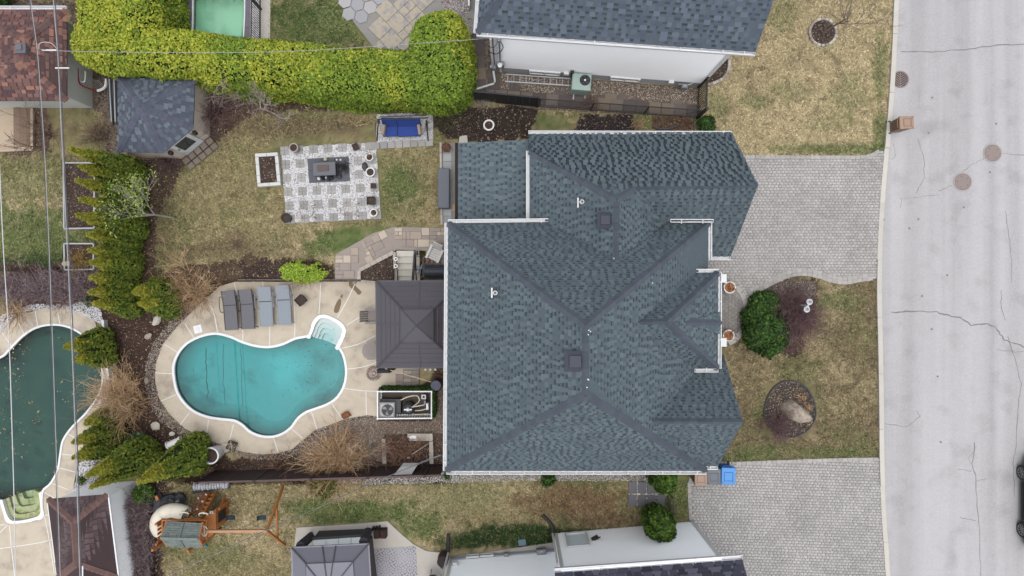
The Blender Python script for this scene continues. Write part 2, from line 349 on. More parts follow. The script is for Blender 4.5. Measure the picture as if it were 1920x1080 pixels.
# ---------------------------------------------------------------- road, kerb, driveways
ASPH = M('asphalt', C(187, 185, 187), v=.07, s=2.2, fine=.16, fs=11, rough=.9, bump=.25, bs=90)
def asphalt_streaks(m):
    nt = m.node_tree; N = nt.nodes; L = nt.links; b = N['Principled BSDF']; src = b.inputs['Base Color'].links[0].from_socket
    geo = N.new('ShaderNodeNewGeometry'); mp = N.new('ShaderNodeMapping'); mp.inputs['Scale'].default_value = (1.1, .035, 1); L.new(geo.outputs['Position'], mp.inputs[0])
    t = N.new('ShaderNodeTexNoise'); t.inputs['Scale'].default_value = 1.0; t.inputs['Detail'].default_value = 5; L.new(mp.outputs[0], t.inputs['Vector'])
    r = N.new('ShaderNodeMapRange'); r.inputs[1].default_value = .35; r.inputs[2].default_value = .65; r.inputs[3].default_value = .85; r.inputs[4].default_value = 1.06; L.new(t.outputs['Fac'], r.inputs[0])
    t2 = N.new('ShaderNodeTexNoise'); t2.inputs['Scale'].default_value = .9; t2.inputs['Detail'].default_value = 6; L.new(geo.outputs['Position'], t2.inputs['Vector'])
    r2 = N.new('ShaderNodeMapRange'); r2.inputs[1].default_value = .55; r2.inputs[2].default_value = .75; r2.inputs[3].default_value = 1.0; r2.inputs[4].default_value = .80; L.new(t2.outputs['Fac'], r2.inputs[0])
    k = N.new('ShaderNodeMath'); k.operation = 'MULTIPLY'; L.new(r.outputs[0], k.inputs[0]); L.new(r2.outputs[0], k.inputs[1])
    h = N.new('ShaderNodeHueSaturation'); L.new(src, h.inputs['Color']); L.new(k.outputs[0], h.inputs['Value']); L.new(h.outputs[0], b.inputs['Base Color'])
asphalt_streaks(ASPH)
rb = MB(); ext = [(ROADW[0][0] + 1, 300)] + ROADW + [(ROADW[-1][0] + 1, -300)]
rb.prism([(p[0] + .16, p[1]) for p in ext] + [(60, -300), (60, 300)], -.1, -.1)
road = rb.build('road', ASPH); road['kind'] = 'structure'
# cracks
CRK = M('crack_filler', C(126, 124, 126), v=.25, s=10, rough=.8)
def crack(pts, w, name='crack'):
    p = [P2(a, b, -.1) for a, b in pts]; q = []
    for i in range(len(p) - 1):
        for j in range(6):
            t = j / 6; q.append((p[i][0] * (1 - t) + p[i + 1][0] * t + random.uniform(-.03, .03), p[i][1] * (1 - t) + p[i + 1][1] * t + random.uniform(-.03, .03)))
    q.append(p[-1]); b = MB(); vs = []
    for i, a in enumerate(q):
        d = Vector(q[min(i + 1, len(q) - 1)]) - Vector(q[max(i - 1, 0)]); n = Vector((-d.y, d.x)).normalized() * w * random.uniform(.3, .7)
        vs += [(a[0] + n.x, a[1] + n.y, -.096), (a[0] - n.x, a[1] - n.y, -.096)]
    b.add(vs, [(2 * i + 1, 2 * i + 3, 2 * i + 2, 2 * i) for i in range(len(q) - 1)]); return b.build(name, CRK, road)
for pts, w in (([(1690, 96), (1760, 97), (1830, 90), (1870, 84), (1960, 83)], .035), ([(1670, 586), (1700, 583), (1755, 585), (1800, 596), (1820, 609), (1850, 606), (1868, 615), (1884, 638), (1905, 645), (1930, 655)], .045), ([(1890, 630), (1905, 680), (1915, 720), (1908, 770), (1905, 830), (1900, 870), (1902, 930)], .025),
               ([(1828, 830), (1822, 870), (1830, 890), (1832, 940), (1836, 1000), (1840, 1090)], .03), ([(1720, 260), (1733, 300), (1732, 335), (1718, 362)], .02), ([(1885, 395), (1892, 440), (1896, 480), (1896, 530)], .02), ([(1878, 545), (1876, 570), (1885, 600)], .02), ([(1846, 297), (1820, 310), (1806, 322)], .02), ([(1785, 347), (1760, 358)], .02), ([(1876, 287), (1925, 293)], .02), ([(1795, 880), (1822, 883)], .02), ([(1832, 902), (1850, 898)], .02), ([(1800, 970), (1830, 976)], .02), ([(1760, 365), (1690, 372), (1688, 390)], .015), ([(1660, 795), (1700, 800), (1725, 780), (1718, 770)], .02), ([(1870, 655), (1905, 660), (1930, 658)], .02), ([(1820, 870), (1815, 860), (1832, 835)], .015), ([(1676, 270), (1680, 290), (1672, 300)], .015)): crack(pts, w)
# repair specks on the road
sp = MB()
for px, py in ((1748, 183), (1868, 232), (1741, 249), (1856, 323), (1722, 411), (1705, 428), (1807, 389), (1657, 412), (1776, 516), (1747, 617), (1758, 706), (1764, 829), (1729, 555)):
    a = P(px, py, -.094); sp.lathe([(.05, 0), (.0, .001)], a.x, a.y, a.z, n=7)
sp.build('tar_speck', CRK, road, kind='stuff')
# kerb stones
KERB = M('kerb_concrete', C(205, 201, 192), v=.12, s=3, ob=.05, fine=.08, rough=.9)
kerb = bpy.data.objects.new('kerb', None); COL.objects.link(kerb); kerb['kind'] = 'structure'
dens = smooth_open(ROADW, 12); acc = 0; seg = [dens[0]]
def kerbstone(seg):
    ym = seg[len(seg) // 2][1]; py = 540 - ym / pxm(); h = .03 if (285 < py < 528 or py > 862) else .07
    b = MB(); L = [(p[0], p[1]) for p in seg]; Rr = [(p[0] + .2, p[1]) for p in seg]
    b.prism(L + Rr[::-1], -.2, h + .012); b.build('kerb_stone', KERB, kerb)
for p, q in zip(dens[:-1], dens[1:]):
    d = math.dist(p, q); acc += d; seg.append(q)
    if acc > 2.4: kerbstone([(s[0], s[1] - (.012 if i == 0 else 0)) for i, s in enumerate(seg)]); seg = [q]; acc = 0
# paver fields: real blocks with open joints, joined per driveway
PAVE = M('driveway_paver', C(182, 179, 177), v=.32, s=.5, isl=.11, fine=.12, fs=40, rough=.9)
JOINT = M('joint_sand', C(150, 147, 144), v=.2, s=5, rough=.95)
def pavers(name, poly, w, h, z, mat, parent, ang=0.0, g=.009, jit=.35):
    xs = [p[0] for p in poly]; ys = [p[1] for p in poly]; cx, cy = sum(xs) / len(xs), sum(ys) / len(ys); rad = max(math.dist((cx, cy), p) for p in poly)
    c, s = math.cos(ang), math.sin(ang); rows = int(2 * rad / h) + 2; cols = int(2 * rad / w) + 2; V = []
    j, i = np.meshgrid(np.arange(rows), np.arange(cols), indexing='ij')
    offs = RNG.uniform(0, w, rows)[:, None] * 0 + (np.arange(rows) % 2)[:, None] * w / 2 + RNG.uniform(-.1, .1, rows)[:, None] * w
    u = (i - cols / 2) * w + offs; v = (j - rows / 2) * h; du = RNG.uniform(-jit, jit, (rows, cols + 1)) * w * .35
    u0 = u + du[:, :-1] + g / 2; u1 = u + w + du[:, 1:] - g / 2; v0 = v + g / 2; v1 = v + h - g / 2
    dz = RNG.uniform(-.003, .003, u.shape)
    um, vm = (u0 + u1) / 2, (v0 + v1) / 2; X = cx + um * c - vm * s; Y = cy + um * s + vm * c; keep = inside(poly, X, Y)
    u0, u1, v0, v1, dz = [a[keep] for a in (u0, u1, v0, v1, dz)]; n = len(u0); b = .008
    q = []
    for (a, e, zz) in ((0, 0, -.03), (1, 0, -.03), (1, 1, -.03), (0, 1, -.03)):
        q.append((np.where(a, u1, u0), np.where(e, v1, v0), z + dz + zz + .0))
    for (a, e) in ((0, 0), (1, 0), (1, 1), (0, 1)):
        q.append((np.where(a, u1 - b, u0 + b), np.where(e, v1 - b, v0 + b), z + dz))
    VV = np.stack([np.stack([cx + uu * c - vv * s, cy + uu * s + vv * c, zz], -1) for uu, vv, zz in q], 1)
    f = np.array([(4, 5, 6, 7), (0, 1, 5, 4), (1, 2, 6, 5), (2, 3, 7, 6), (3, 0, 4, 7)])
    FF = (np.arange(n)[:, None, None] * 8 + f[None]).reshape(-1, 4)
    return npmesh(name, VV.reshape(-1, 3), FF, mat, parent, kind='stuff')
for nm, pl, lo, an in (('driveway', DRIVE_N, None, 0.0), ('driveway', DRIVE_S, None, math.radians(-2))):
    d = MB().prism(pl, -.1, .0).build(nm, JOINT); d['kind'] = 'structure'
    pavers('driveway_pavers', pl, .165, .125, .026, PAVE, d, an)
# soldier course along the curved southern edge of the north driveway, and along its top
SOLD = M('border_paver', C(176, 172, 168), v=.12, s=2, ob=.1, fine=.08)
def course(pts, parent, w=.22, d=.16, z=.03, name='border_paver', mat=None, g=.012):
    pts = smooth_open(pts, 16); L = [0]
    for a, b in zip(pts[:-1], pts[1:]): L.append(L[-1] + math.dist(a, b))
    n = max(1, int(L[-1] / w)); st = L[-1] / n; me = MB().box(0, 0, -.05, st - g, d, .05, bev=.008).mesh(name, mat or SOLD)
    for k in range(n):
        t = (k + .5) * st; i = min(max(np.searchsorted(L, t) - 1, 0), len(pts) - 2); r = (t - L[i]) / max(1e-6, L[i + 1] - L[i])
        a, b = pts[i], pts[i + 1]; piece(name, me, parent, (a[0] + (b[0] - a[0]) * r, a[1] + (b[1] - a[1]) * r, z), math.atan2(b[1] - a[1], b[0] - a[0]))
dn = bpy.data.objects['driveway']
CURV = [(1636, 522), (1615, 525), (1585, 530), (1557, 526), (1530, 517), (1500, 514), (1475, 519), (1450, 530), (1425, 543), (1405, 552)]
course(PP(CURV), dn, z=.036); course([(p[0], p[1] + .17) for p in PP(CURV)], dn, z=.036)
course(PP([(1378, 294), (1560, 295), (1622, 294), (1648, 283)]), dn, z=.036)
course(PP([(1380, 869), (1420, 867.5), (1560, 862.5), (1646, 861)]), bpy.data.objects['driveway.001'], z=.036); course(PP([(1296, 985), (1293, 935), (1292, 905)]), bpy.data.objects['driveway.001'], z=.036)
# porch: half round step of the entrance
porch = MB().prism(PP([(1330, 528)] + [(1352 + 48 * math.cos(a), 586 + 60 * math.sin(a)) for a in np.linspace(-1.35, 1.35, 14)] + [(1330, 645)]), -.1, .06).build('porch_step', JOINT); porch['kind'] = 'structure'
pp = PP([(1320, 531)] + [(1350 + 40 * math.cos(a), 586 + 54 * math.sin(a)) for a in np.linspace(-1.35, 1.35, 14)] + [(1320, 642)])
pavers('porch_pavers', pp, .19, .145, .085, M('porch_paver', C(150, 145, 140), v=.12, s=1, isl=.12, fine=.1), porch, math.pi / 2)
course(PP([(1352 + 47 * math.cos(a), 586 + 59 * math.sin(a)) for a in np.linspace(-1.3, 1.3, 14)]), porch, w=.36, d=.24, z=.1)
# drain grate and two manholes
RUST = M('rusty_iron', C(146, 132, 128), v=.2, s=12, fine=.15, rough=.75)
def manhole(px, py, lab, holes):
    a = P(px, py, -.095); t = T('manhole', lab, 'manhole cover', a, 'manhole covers in the road')
    MB().lathe([(.42, 0), (.42, .012), (.36, .015), (.355, .0)], a.x, a.y, a.z, n=32).build('frame', M('iron_ring', C(172, 166, 164), v=.15, s=10), t)
    b = MB().lathe([(.345, 0), (.345, .013), (.33, .016), (.0, .016)], a.x, a.y, a.z, n=32); b.build('lid', RUST, t)
    b = MB()
    for k in range(holes): b.lathe([(.02, .016), (.02, .019), (0, .019)], a.x + .24 * math.cos(k * 6.283 / holes + .6), a.y + .24 * math.sin(k * 6.283 / holes + .6), a.z, n=6)
    b.build('pick_hole', BLACK, t)
manhole(1861, 287, 'round rust pink manhole cover farther from the kerb, upper of the two', 4)
manhole(1805, 341, 'round rust pink manhole cover nearer the kerb with cracks beside it', 5)
a = P(1688, 149, -.095); t = T('drain_grate', 'round storm drain grate with slanted slots at the kerb', 'drain', a)
MB().lathe([(.38, 0), (.38, .014), (.32, .016), (.315, 0)], a.x, a.y, a.z, n=28).build('frame', RUST, t)
MB().lathe([(.315, .003), (0, .003)], a.x, a.y, a.z, n=24).build('pit', BLACK, t)
b = MB(); b.box(a.x, a.y, a.z, .035, .62, .016)
b.build('spine', RUST, t)
for sgn in (-1, 1):
    for k in range(-5, 6):
        y0 = k * .1 - .1; x1 = sgn * .3; y1 = y0 + .2
        q = [(sgn * .018 + (x1 - sgn * .018) * u, y0 + (y1 - y0) * u) for u in np.linspace(0, 1, 12)]; q = [w for w in q if math.hypot(*w) < .315]
        if len(q) > 2: MB().bar((a.x + q[0][0], a.y + q[0][1], a.z + .009), (a.x + q[-1][0], a.y + q[-1][1], a.z + .009), .045, .014).build('grate_bar', RUST, t)
# ---------------------------------------------------------------- roofs
def plane_basis(vs):
    n = Vector((0, 0, 0))
    for i in range(len(vs)):
        a, b = vs[i], vs[(i + 1) % len(vs)]; n += Vector(((a.y - b.y) * (a.z + b.z), (a.z - b.z) * (a.x + b.x), (a.x - b.x) * (a.y + b.y)))
    n.normalize()
    if n.z < 0: n = -n
    u = Vector((0, 0, 1)).cross(n)
    u = u.normalized() if u.length > 1e-5 else Vector((1, 0, 0)); return n, u, n.cross(u)
def shingle_rows(planes, e, wmin, wmax, gap, lift=.012):
    """tabs of laminated shingles on each plane, row after row, cut to the plane's outline"""
    V = []; FF = []; DK = []
    for pl in planes:
        ee = e
        if isinstance(pl, tuple): pl, ee = pl
        vs = [Vector(p) for p in pl]; n, u, w = plane_basis(vs); o = vs[0]
        p2 = [((p - o).dot(u), (p - o).dot(w)) for p in vs]; v0 = min(p[1] for p in p2); v1 = max(p[1] for p in p2)
        r = 0; y = v0
        while y < v1 - .02:
            ym = y + ee * .5; xs = []
            for i in range(len(p2)):
                a, b = p2[i], p2[(i + 1) % len(p2)]
                if (a[1] > ym) != (b[1] > ym): xs.append(a[0] + (b[0] - a[0]) * (ym - a[1]) / (b[1] - a[1]))
            xs.sort()
            for q in range(0, len(xs) - 1, 2):
                x = xs[q] - random.uniform(0, wmax); first = True
                while x < xs[q + 1]:
                    wd = random.uniform(wmin, wmax); a = max(x, xs[q]); b = min(x + wd, xs[q + 1]); x += wd
                    x += random.uniform(gap * .5, gap * 1.5) if gap else .004
                    if b < xs[q + 1] - .03 and y + ee < v1 - .03 and random.random() < .8:   # dark shadow-line granules in the gap, under the next course
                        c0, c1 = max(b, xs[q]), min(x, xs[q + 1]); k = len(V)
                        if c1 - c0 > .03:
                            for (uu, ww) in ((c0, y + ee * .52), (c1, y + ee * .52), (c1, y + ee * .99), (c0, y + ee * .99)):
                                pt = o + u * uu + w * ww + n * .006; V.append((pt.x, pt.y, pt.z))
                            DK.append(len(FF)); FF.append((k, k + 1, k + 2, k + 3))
                    if b - a < .04: continue
                    yt = min(y + ee, v1); k = len(V); l0 = lift * random.uniform(.8, 1.3)
                    for (uu, ww, ll) in ((a, y, 0), (b, y, 0), (a, y, l0), (b, y, l0), (b, yt, .001), (a, yt, .001)):
                        pt = o + u * uu + w * ww + n * ll; V.append((pt.x, pt.y, pt.z))
                    FF += [(k, k + 1, k + 3, k + 2), (k + 2, k + 3, k + 4, k + 5), (k + 1, k + 4, k + 3, k + 3), (k, k + 2, k + 5, k + 5)]
            y += ee; r += 1
    return V, FF, DK
def shingle_mesh(planes, e, wmin, wmax, gap, mat, parent, lift=.012, dark=None):
    V, FF, DK = shingle_rows(planes, e, wmin, wmax, gap, lift); me = bpy.data.meshes.new('shingles')
    F2 = [f if f[2] != f[3] else f[:3] for f in FF]
    me.from_pydata(V, [], F2) if parent is None else me.from_pydata([tuple(Vector(v) - root_loc(parent)) for v in V], [], F2)
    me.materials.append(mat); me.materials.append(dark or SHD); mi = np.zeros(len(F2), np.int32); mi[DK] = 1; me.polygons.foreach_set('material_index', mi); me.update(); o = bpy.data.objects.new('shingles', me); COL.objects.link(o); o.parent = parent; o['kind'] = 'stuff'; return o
def roof_base(planes, mat, parent, th=.12, name='roof'):
    b = MB()
    for pl in planes:
        if isinstance(pl, tuple): pl = pl[0]
        vs = [Vector(p) for p in pl]; n = len(vs); b.add(vs + [v - Vector((0, 0, th)) for v in vs], [tuple(range(n)), tuple(range(2 * n - 1, n - 1, -1))] + [(i, (i + 1) % n, n + (i + 1) % n, n + i)[::-1] for i in range(n)])
    return b.build(name, mat, parent)
def ridge_caps(p0, p1, nl, nr, mat, parent, w=.16, pitch=.24, th=.014, skip=0):
    """bent cap shingles from p0 up to p1; nl / nr are the normals of the two planes"""
    p0 = Vector(p0); p1 = Vector(p1); d = (p1 - p0); L = d.length; d.normalize()
    def down(n):
        t = n.cross(d).normalized()
        return t if t.z < 0 else -t
    tl, tr = down(nl), down(nr)
    if tl.dot(tr) > .99 or tl.dot(tr) > .95: tr = -tl
    up = (nl + nr).normalized(); n = max(1, round(L / pitch)); st = L / n; hl = st * 1.0
    def ring(s, k): return [d * s + tl * w + up * k * .8, d * s + tl * w * .35 + up * k + nl * .01, d * s + up * (k + .022), d * s + tr * w * .35 + up * k + nr * .01, d * s + tr * w + up * k * .8]
    a = ring(0, th + .012); b = ring(hl, .004); a0 = ring(0, -.0)
    me = MB().add(a + b + a0, [(i, i + 1, 6 + i, 5 + i) for i in range(4)] + [(10 + i, 11 + i, i + 1, i) for i in range(4)]).mesh('ridge_cap', mat)
    for k in range(n): piece('ridge_cap', me, parent, p0 + d * (k * st + .0) + up * .012)
def nrm(pl): return plane_basis([Vector(p) for p in (pl[0] if isinstance(pl, tuple) else pl)])[0]
def gutter(p0, p1, out, parent, hang=.62, w=.13, mat=None):
    """white eaves trough between p0 and p1, opening upwards, on the outer side `out`"""
    p0 = Vector(p0); p1 = Vector(p1); o = Vector((out[0], out[1], 0)).normalized(); d = (p1 - p0); L = d.length; d.normalize(); b = MB(); dz = Vector((0, 0, 1))
    def slab(a0, a1, c0, c1):  # across range a0-a1, height c0-c1
        vs = []
        for p in (p0, p1):
            for a, c in ((a0, c0), (a1, c0), (a1, c1), (a0, c1)): vs.append(p + o * a + dz * c)
        b.add(vs, [(0, 1, 2, 3), (7, 6, 5, 4), (0, 4, 5, 1), (1, 5, 6, 2), (2, 6, 7, 3), (3, 7, 4, 0)])
    slab(.0, .012, -.12, -.005); slab(.012, w - .03, -.12, -.108); slab(w - .03, w, -.12, .0)
    for p in (p0, p1): b.bar(p + o * .006 + dz * -.06, p + o * (w - .006) + dz * -.06, .01, .11)
    g = b.build('gutter', mat or GUTW, parent)
    h = MB(); n = max(1, int(L / hang))
    for k in range(n):
        q = p0 + d * (L * (k + .5) / n); h.bar(q - o * .04 + dz * .004, q + o * (w - .01) + dz * .004, .03, .008)
    h.build('gutter_hanger', mat or GUTW, g, kind='stuff'); return g
def Pz(px, py, z): return P(px, py, z)
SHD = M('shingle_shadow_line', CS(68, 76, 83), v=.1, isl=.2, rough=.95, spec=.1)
SHB = M('shingle_base_grey', CS(87, 98, 105), v=.15, s=3, fine=.15, rough=.95, spec=.1)
SHG = M('slate_grey_shingle', v=.16, s=.55, fine=.12, fs=120, rough=.95, spec=.1, icols=[CS(92, 104, 111), CS(97, 109, 116), CS(94, 106, 113), CS(101, 113, 119), CS(88, 99, 106)])
CAPG = M('ridge_cap_grey', CS(84, 91, 101), v=.08, s=4, ob=.09, fine=.1, fs=120, rough=.95, spec=.1)
BRICK = M('pale_brick', C(196, 186, 176), v=.12, s=8, isl=.1, fine=.1, rough=.9)
GLASS = M('window_glass', (.02, .025, .03, 1), v=.1, rough=.08, spec=.6)
FASCIA = M('fascia_white', C(226, 226, 228), v=.05, rough=.6)
# ================================================================ main house
house = T('house', 'large house with steep slate grey hipped roof of several gables', 'house', (2.3, -2, 0))
ze = 5.0
cNW = Vector((-2.34, 2.38, ze)); cNE = Vector((7.2, 2.38, ze)); cSW = Vector((-2.40, -6.70, ze)); cSE = Vector((7.1, -6.70, ze))
aN = P(1098, 610, 10.1); aS = P(1098, 741, 10.1)
wA = Vector((3.52, 2.95, 7.1)); wEnd = P(1157, 488, 7.1)                  # ridge of the north wing
gR0 = P(1190, 350, 6.35); gR1 = P(1421, 347, 6.35)                        # garage ridge
gNE = P(1372, 252, 3.6); gSE = P(1370, 481, 3.6); gNW = P(991, 251, 3.6)
wW0 = P(993, 283, 4.35); wW1 = P(993, 414, 4.35)
vW = P(1030, 416, 5.0); vE = P(1253, 418, 5.0)
mW = [cNW, cSW, aS, aN]; mN = [cNW, aN, cNE, Vector((vE.x, 2.38, 5)), Vector((wEnd.x, wEnd.y, 5 + 1.457 * (2.38 - wEnd.y) + .02)), Vector((vW.x, 2.38, 5))]; mS = [cSW, cSE, aS]
# east slope, entry hip, small south gable
eA0 = P(1195, 604, 8.18); eA = P(1250, 603, 8.18); eN = P(1347, 511, 5.6); eS = P(1346, 691, 5.6); eNv = P(1303, 511, 5.6); eSv = P(1301, 691, 5.6)
sR0 = P(1222, 790, 7.56); sR1 = P(1393, 791, 7.56); sS = P(1346, 874, 4.83); sN = P(1357, 665, 4.83); 
mE = [aN, aS, cSE, cNE]
eNp = [eA0, eNv, eN, eA]; eSp = [eA0, eA, eS, eSv]; eEp = [eN, eS, eA]
sSv = Vector((6.9, -6.58, 5.2)); sSp = [sR0, sS + Vector((-.9, 0, 0)), sS, sR1]
sNp = [sR0, sR1, sN, Vector((6.2, sN.y, sN.z)), Vector((5.9, sN.y + .0, sN.z + .6))][:4]
gN = [gNW, gNE, gR1, gR0, wA, wW0]
gE_v = P(1210, 452, 6.3)
gS = [gR0, gR1, gSE, Vector((6.1, gSE.y, gSE.z))]
wWp = [wW0, wA, wEnd, P(1040, 425, 5.2), Vector((wW1.x, 2.0, 4.35))]
wEp = [wA, gR0, Vector((gR0.x + 2.55, gR0.y - 2.4, 3.75)), Vector((gR0.x + 2.45, 1.6, 3.85)), Vector((wEnd.x + .05, 1.0, wEnd.z)), wEnd]
lW = [P(859, 268, 3.1), P(859, 416, 3.1) + Vector((0, -.5, 0)), Vector((1.0, 1.9, 3.75)), Vector((1.0, P2(859, 268, 3.1)[1], 3.75))]
ew = .165; en = .135
planes = [(mW, ew), (mE, ew), (mN, en), (mS, en), (eNp, en), (eSp, en), (eEp, ew), (sSp, en), (sNp, en), (gN, .18), (gS, .16), (wWp, ew), (wEp, ew), (lW, .18)]
roof = roof_base([p[0] for p in planes], SHB, house, .1)
shingle_mesh([([v + Vector((0, 0, .004)) for v in p], e) for p, e in planes], .18, .09, .20, .11, SHG, roof, .008)
for a, b, l, r in ((cNW, aN, mW, mN), (cSW, aS, mW, mS), (cSE, aS, mE, mS), (cNE, aN, mE, mN), (aS, aN, mW, mE), (wEnd, wA, wWp, wEp), (wW0, wA, wWp, gN), (gR0, wA, gN, wEp), (gR1, gR0, gN, gS), (eN, eA, eEp, eNp), (eS, eA, eEp, eSp), (eA, eA0, eNp, eSp), (sR1, sR0, sNp, sSp)):
    ridge_caps(a, b, nrm(l), nrm(r), CAPG, roof, w=.155, pitch=.26)
# eyebrow gable over the door
b0 = P(1283, 605, 7.34); b1 = P(1352, 605, 5.95)
eb = [[b0, P(1348, 585, 5.66), b1], [b0, b1, P(1348, 626, 5.66)]]
rb2 = MB()
for q in eb: rb2.face([v + Vector((0, 0, .01)) for v in q])
rb2.face([b1, P(1348, 626, 5.63), P(1348, 585, 5.63)]); eyb = rb2.build('eyebrow_gable', SHB, roof)
V, FF, DK = shingle_rows([([v + Vector((0, 0, .015)) for v in q], .16) for q in eb], .16, .14, .28, .1, .014)
rb3 = MB(); rb3.add(V, [f if f[2] != f[3] else f[:3] for f in FF]); rb3.build('shingles', SHG, roof, kind='stuff')
ridge_caps(b1, b0, nrm(eb[0]), nrm(eb[1]), CAPG, roof, w=.13)
# gutters
for a, b, o in ((cNW, cSW, (-1, 0)), (cSW + Vector((0, 0, 0)), cSE, (0, -1)), (cNW, vW + Vector((.02, 0, 0)), (0, 1)), (vE + Vector((.05, 0, .17)), cNE + Vector((.13, 0, .17)), (0, 1)), (cNE, Vector((7.2, eN.y + .5, 5.0)), (1, 0)),
                (gNW, gNE, (0, 1)), (wW0 + Vector((0, 0, -.02)), Vector((wW1.x, cNW.y + .16, 4.33)), (-1, 0)), (gSE + Vector((-.95, 0, 0)), gSE, (0, -1)), (eN, eNv, (0, 1)), (eN, eS, (1, 0)), (eSv + Vector((0, 0, .1)), eS + Vector((0, 0, .06)), (0, -1)), (sS + Vector((-.55, 0, 0)), sS, (0, -1))):
    gutter(a, b, o, house)
gutter(lW[0], Vector((lW[1].x, cNW.y + .2, 3.1)), (-1, 0), house, hang=.62, mat=M('gutter_dark', C(60, 52, 52), v=.1))
# soffits and walls
wl_ = MB()
wl_.prism([(-1.9, 2.0), (-1.9, -6.25), (6.75, -6.25), (6.75, 2.0)], -.7, 4.92)
wl_.prism([(.98, 5.55), (.98, 1.9), (5.6, 1.9), (8.15, 1.55), (8.15, 5.55)], -.2, 3.56)
wl_.prism([(6.7, .25), (6.7, -2.6), (7.05, -2.6), (7.05, .25)], -.2, 5.5)
wl_.prism([(6.7, -2.6), (6.7, -6.2), (7.25, -6.2), (7.25, -2.6)], -.2, 4.76)
wl_.add([(8.15, 5.55, 3.56), (8.15, 1.55, 3.56), (8.15, 3.57, 6.0), (8.0, 5.55, 3.56), (8.0, 1.55, 3.56), (8.0, 3.57, 6.0)], [(0, 1, 2), (5, 4, 3), (0, 2, 5, 3), (1, 4, 5, 2)])
wl_.add([(7.25, -2.6, 4.76), (7.25, -6.2, 4.76), (7.25, -4.4, 7.2), (7.1, -2.6, 4.76), (7.1, -6.2, 4.76), (7.1, -4.4, 7.2)], [(0, 2, 1), (5, 3, 4), (0, 3, 5, 2), (1, 2, 5, 4)])
wl_.build('wall', BRICK, house)
def window(x, y, z, w, h, face, parent, fm=None, panes=2):
    """window on a wall that faces (fx,fy)"""
    rz = math.atan2(face[1], face[0]) + math.pi / 2; c, s = math.cos(rz), math.sin(rz); fr = MB()
    def loc(u, d): return (x + u * c + d * face[0], y + u * s + d * face[1])
    for u, zz, ww, hh in ((0, z, w, .07), (0, z + h - .07, w, .07), (-w / 2 + .035, z + .07, .07, h - .14), (w / 2 - .035, z + .07, .07, h - .14)) + tuple(((k / panes - .5) * w, z + .07, .05, h - .14) for k in range(1, panes)):
        p = loc(u, .03); fr.box(p[0], p[1], zz, ww, .08, hh, rz)
    f = fr.build('window', fm or WHITE, parent); p = loc(0, .015); MB().box(p[0], p[1], z + .06, w - .1, .02, h - .12, rz).build('pane', GLASS, f); return f
window(7.25, -4.4, 1.0, 2.2, 1.5, (1, 0), house, panes=3); window(7.25, -4.4, 4.9, .8, .8, (1, 0), house, panes=1); window(8.15, 3.57, 4.2, .7, .8, (1, 0), house, panes=1)
window(2.5, 5.55, 1.2, 1.2, 1.0, (0, 1), house); window(-1.9, -4.5, 1.4, 1.6, 1.2, (-1, 0), house); window(2.0, -6.25, 2.6, 1.2, 1.2, (0, -1), house)
gd = MB().box(8.17, 3.57, 0, .06, 3.0, 2.2).build('garage_door', WHITE, house)
for k in range(4): MB().box(8.205, 3.57, .04 + k * .54, .03, 2.9, .5).build('door_panel', WHITE, gd)
dr = MB().box(7.08, -1.2, .1, .06, 1.0, 2.1).build('front_door', M('door_dark', (.03, .03, .035, 1), rough=.4), house); MB().blob((7.13, -1.55, 1.1), .04, 0).build('handle', GALV, dr)
for py in (522, 642):
    a = P(1354, py, 2.6); q = MB(); q.box(a.x, a.y, 0, .3, .3, .25); q.box(a.x, a.y, .25, .22, .22, 2.2); q.box(a.x, a.y, 2.45, .34, .34, .18); q.build('porch_column', WHITE, house)
# roof vents, pipes
VENT = M('vent_slate', C(56, 61, 74), v=.1, rough=.6)
def on_plane(px, py, pl):
    pl = pl[0] if isinstance(pl, tuple) else pl; n = nrm(pl); o = Vector(pl[0]); d = Vector(((px - 960) / F, (540 - py) / F, -1)); c0 = Vector((0, 0, H)); t = n.dot(o - c0) / n.dot(d); return c0 + d * t
def roof_vent(px, py, pl, s=.62, parent=None, mat=None, hgt=.3):
    a = on_plane(px, py, pl); q = MB(); q.box(a.x, a.y, a.z - .3, s * .72, s * .72, hgt + .12); q.box(a.x, a.y, a.z + hgt - .18, s, s, .08, ty=1); q.box(a.x, a.y, a.z + hgt - .10, s, s, .06, tx=.62, ty=.62, bev=.015)
    q.box(a.x, a.y, a.z + hgt - .04, s * .55, s * .55, .05); return q.build('roof_vent', mat or VENT, parent)
roof_vent(1133, 414, wWp, .55, house); roof_vent(1077, 676, mW, .62, house)
for px, py, pl in ((1090, 380, wWp), (929, 549, mW)):
    a = on_plane(px, py, pl); q = MB(); q.lathe([(.075, -.2), (.075, .3), (.055, .3), (.055, .1), (0, .1)], a.x, a.y, a.z, 12, 0); q.box(a.x - .12, a.y, a.z - .06, .05, .34, .1); q.tube([(a.x - .12, a.y + .02, a.z + .02), (a.x, a.y, a.z + .12)], .03)
    q.build('vent_pipe', [GUTW], house)
# bird droppings on the ridges
dp = MB()
for cx, cy, n, pl in ((1104, 622, 3, mE), (1104, 715, 2, mE), (1100, 727, 2, mE), (1075, 676, 0, mW), (1222, 533, 1, mE), (1154, 484, 3, mN)):
    for k in range(n):
        a = on_plane(cx + random.uniform(-5, 5), cy + random.uniform(-6, 6), pl); dp.lathe([(.02, .035), (0, .037)], a.x, a.y, a.z + .03, n=5)
dp.build('bird_dropping', WHITE, roof, kind='stuff')
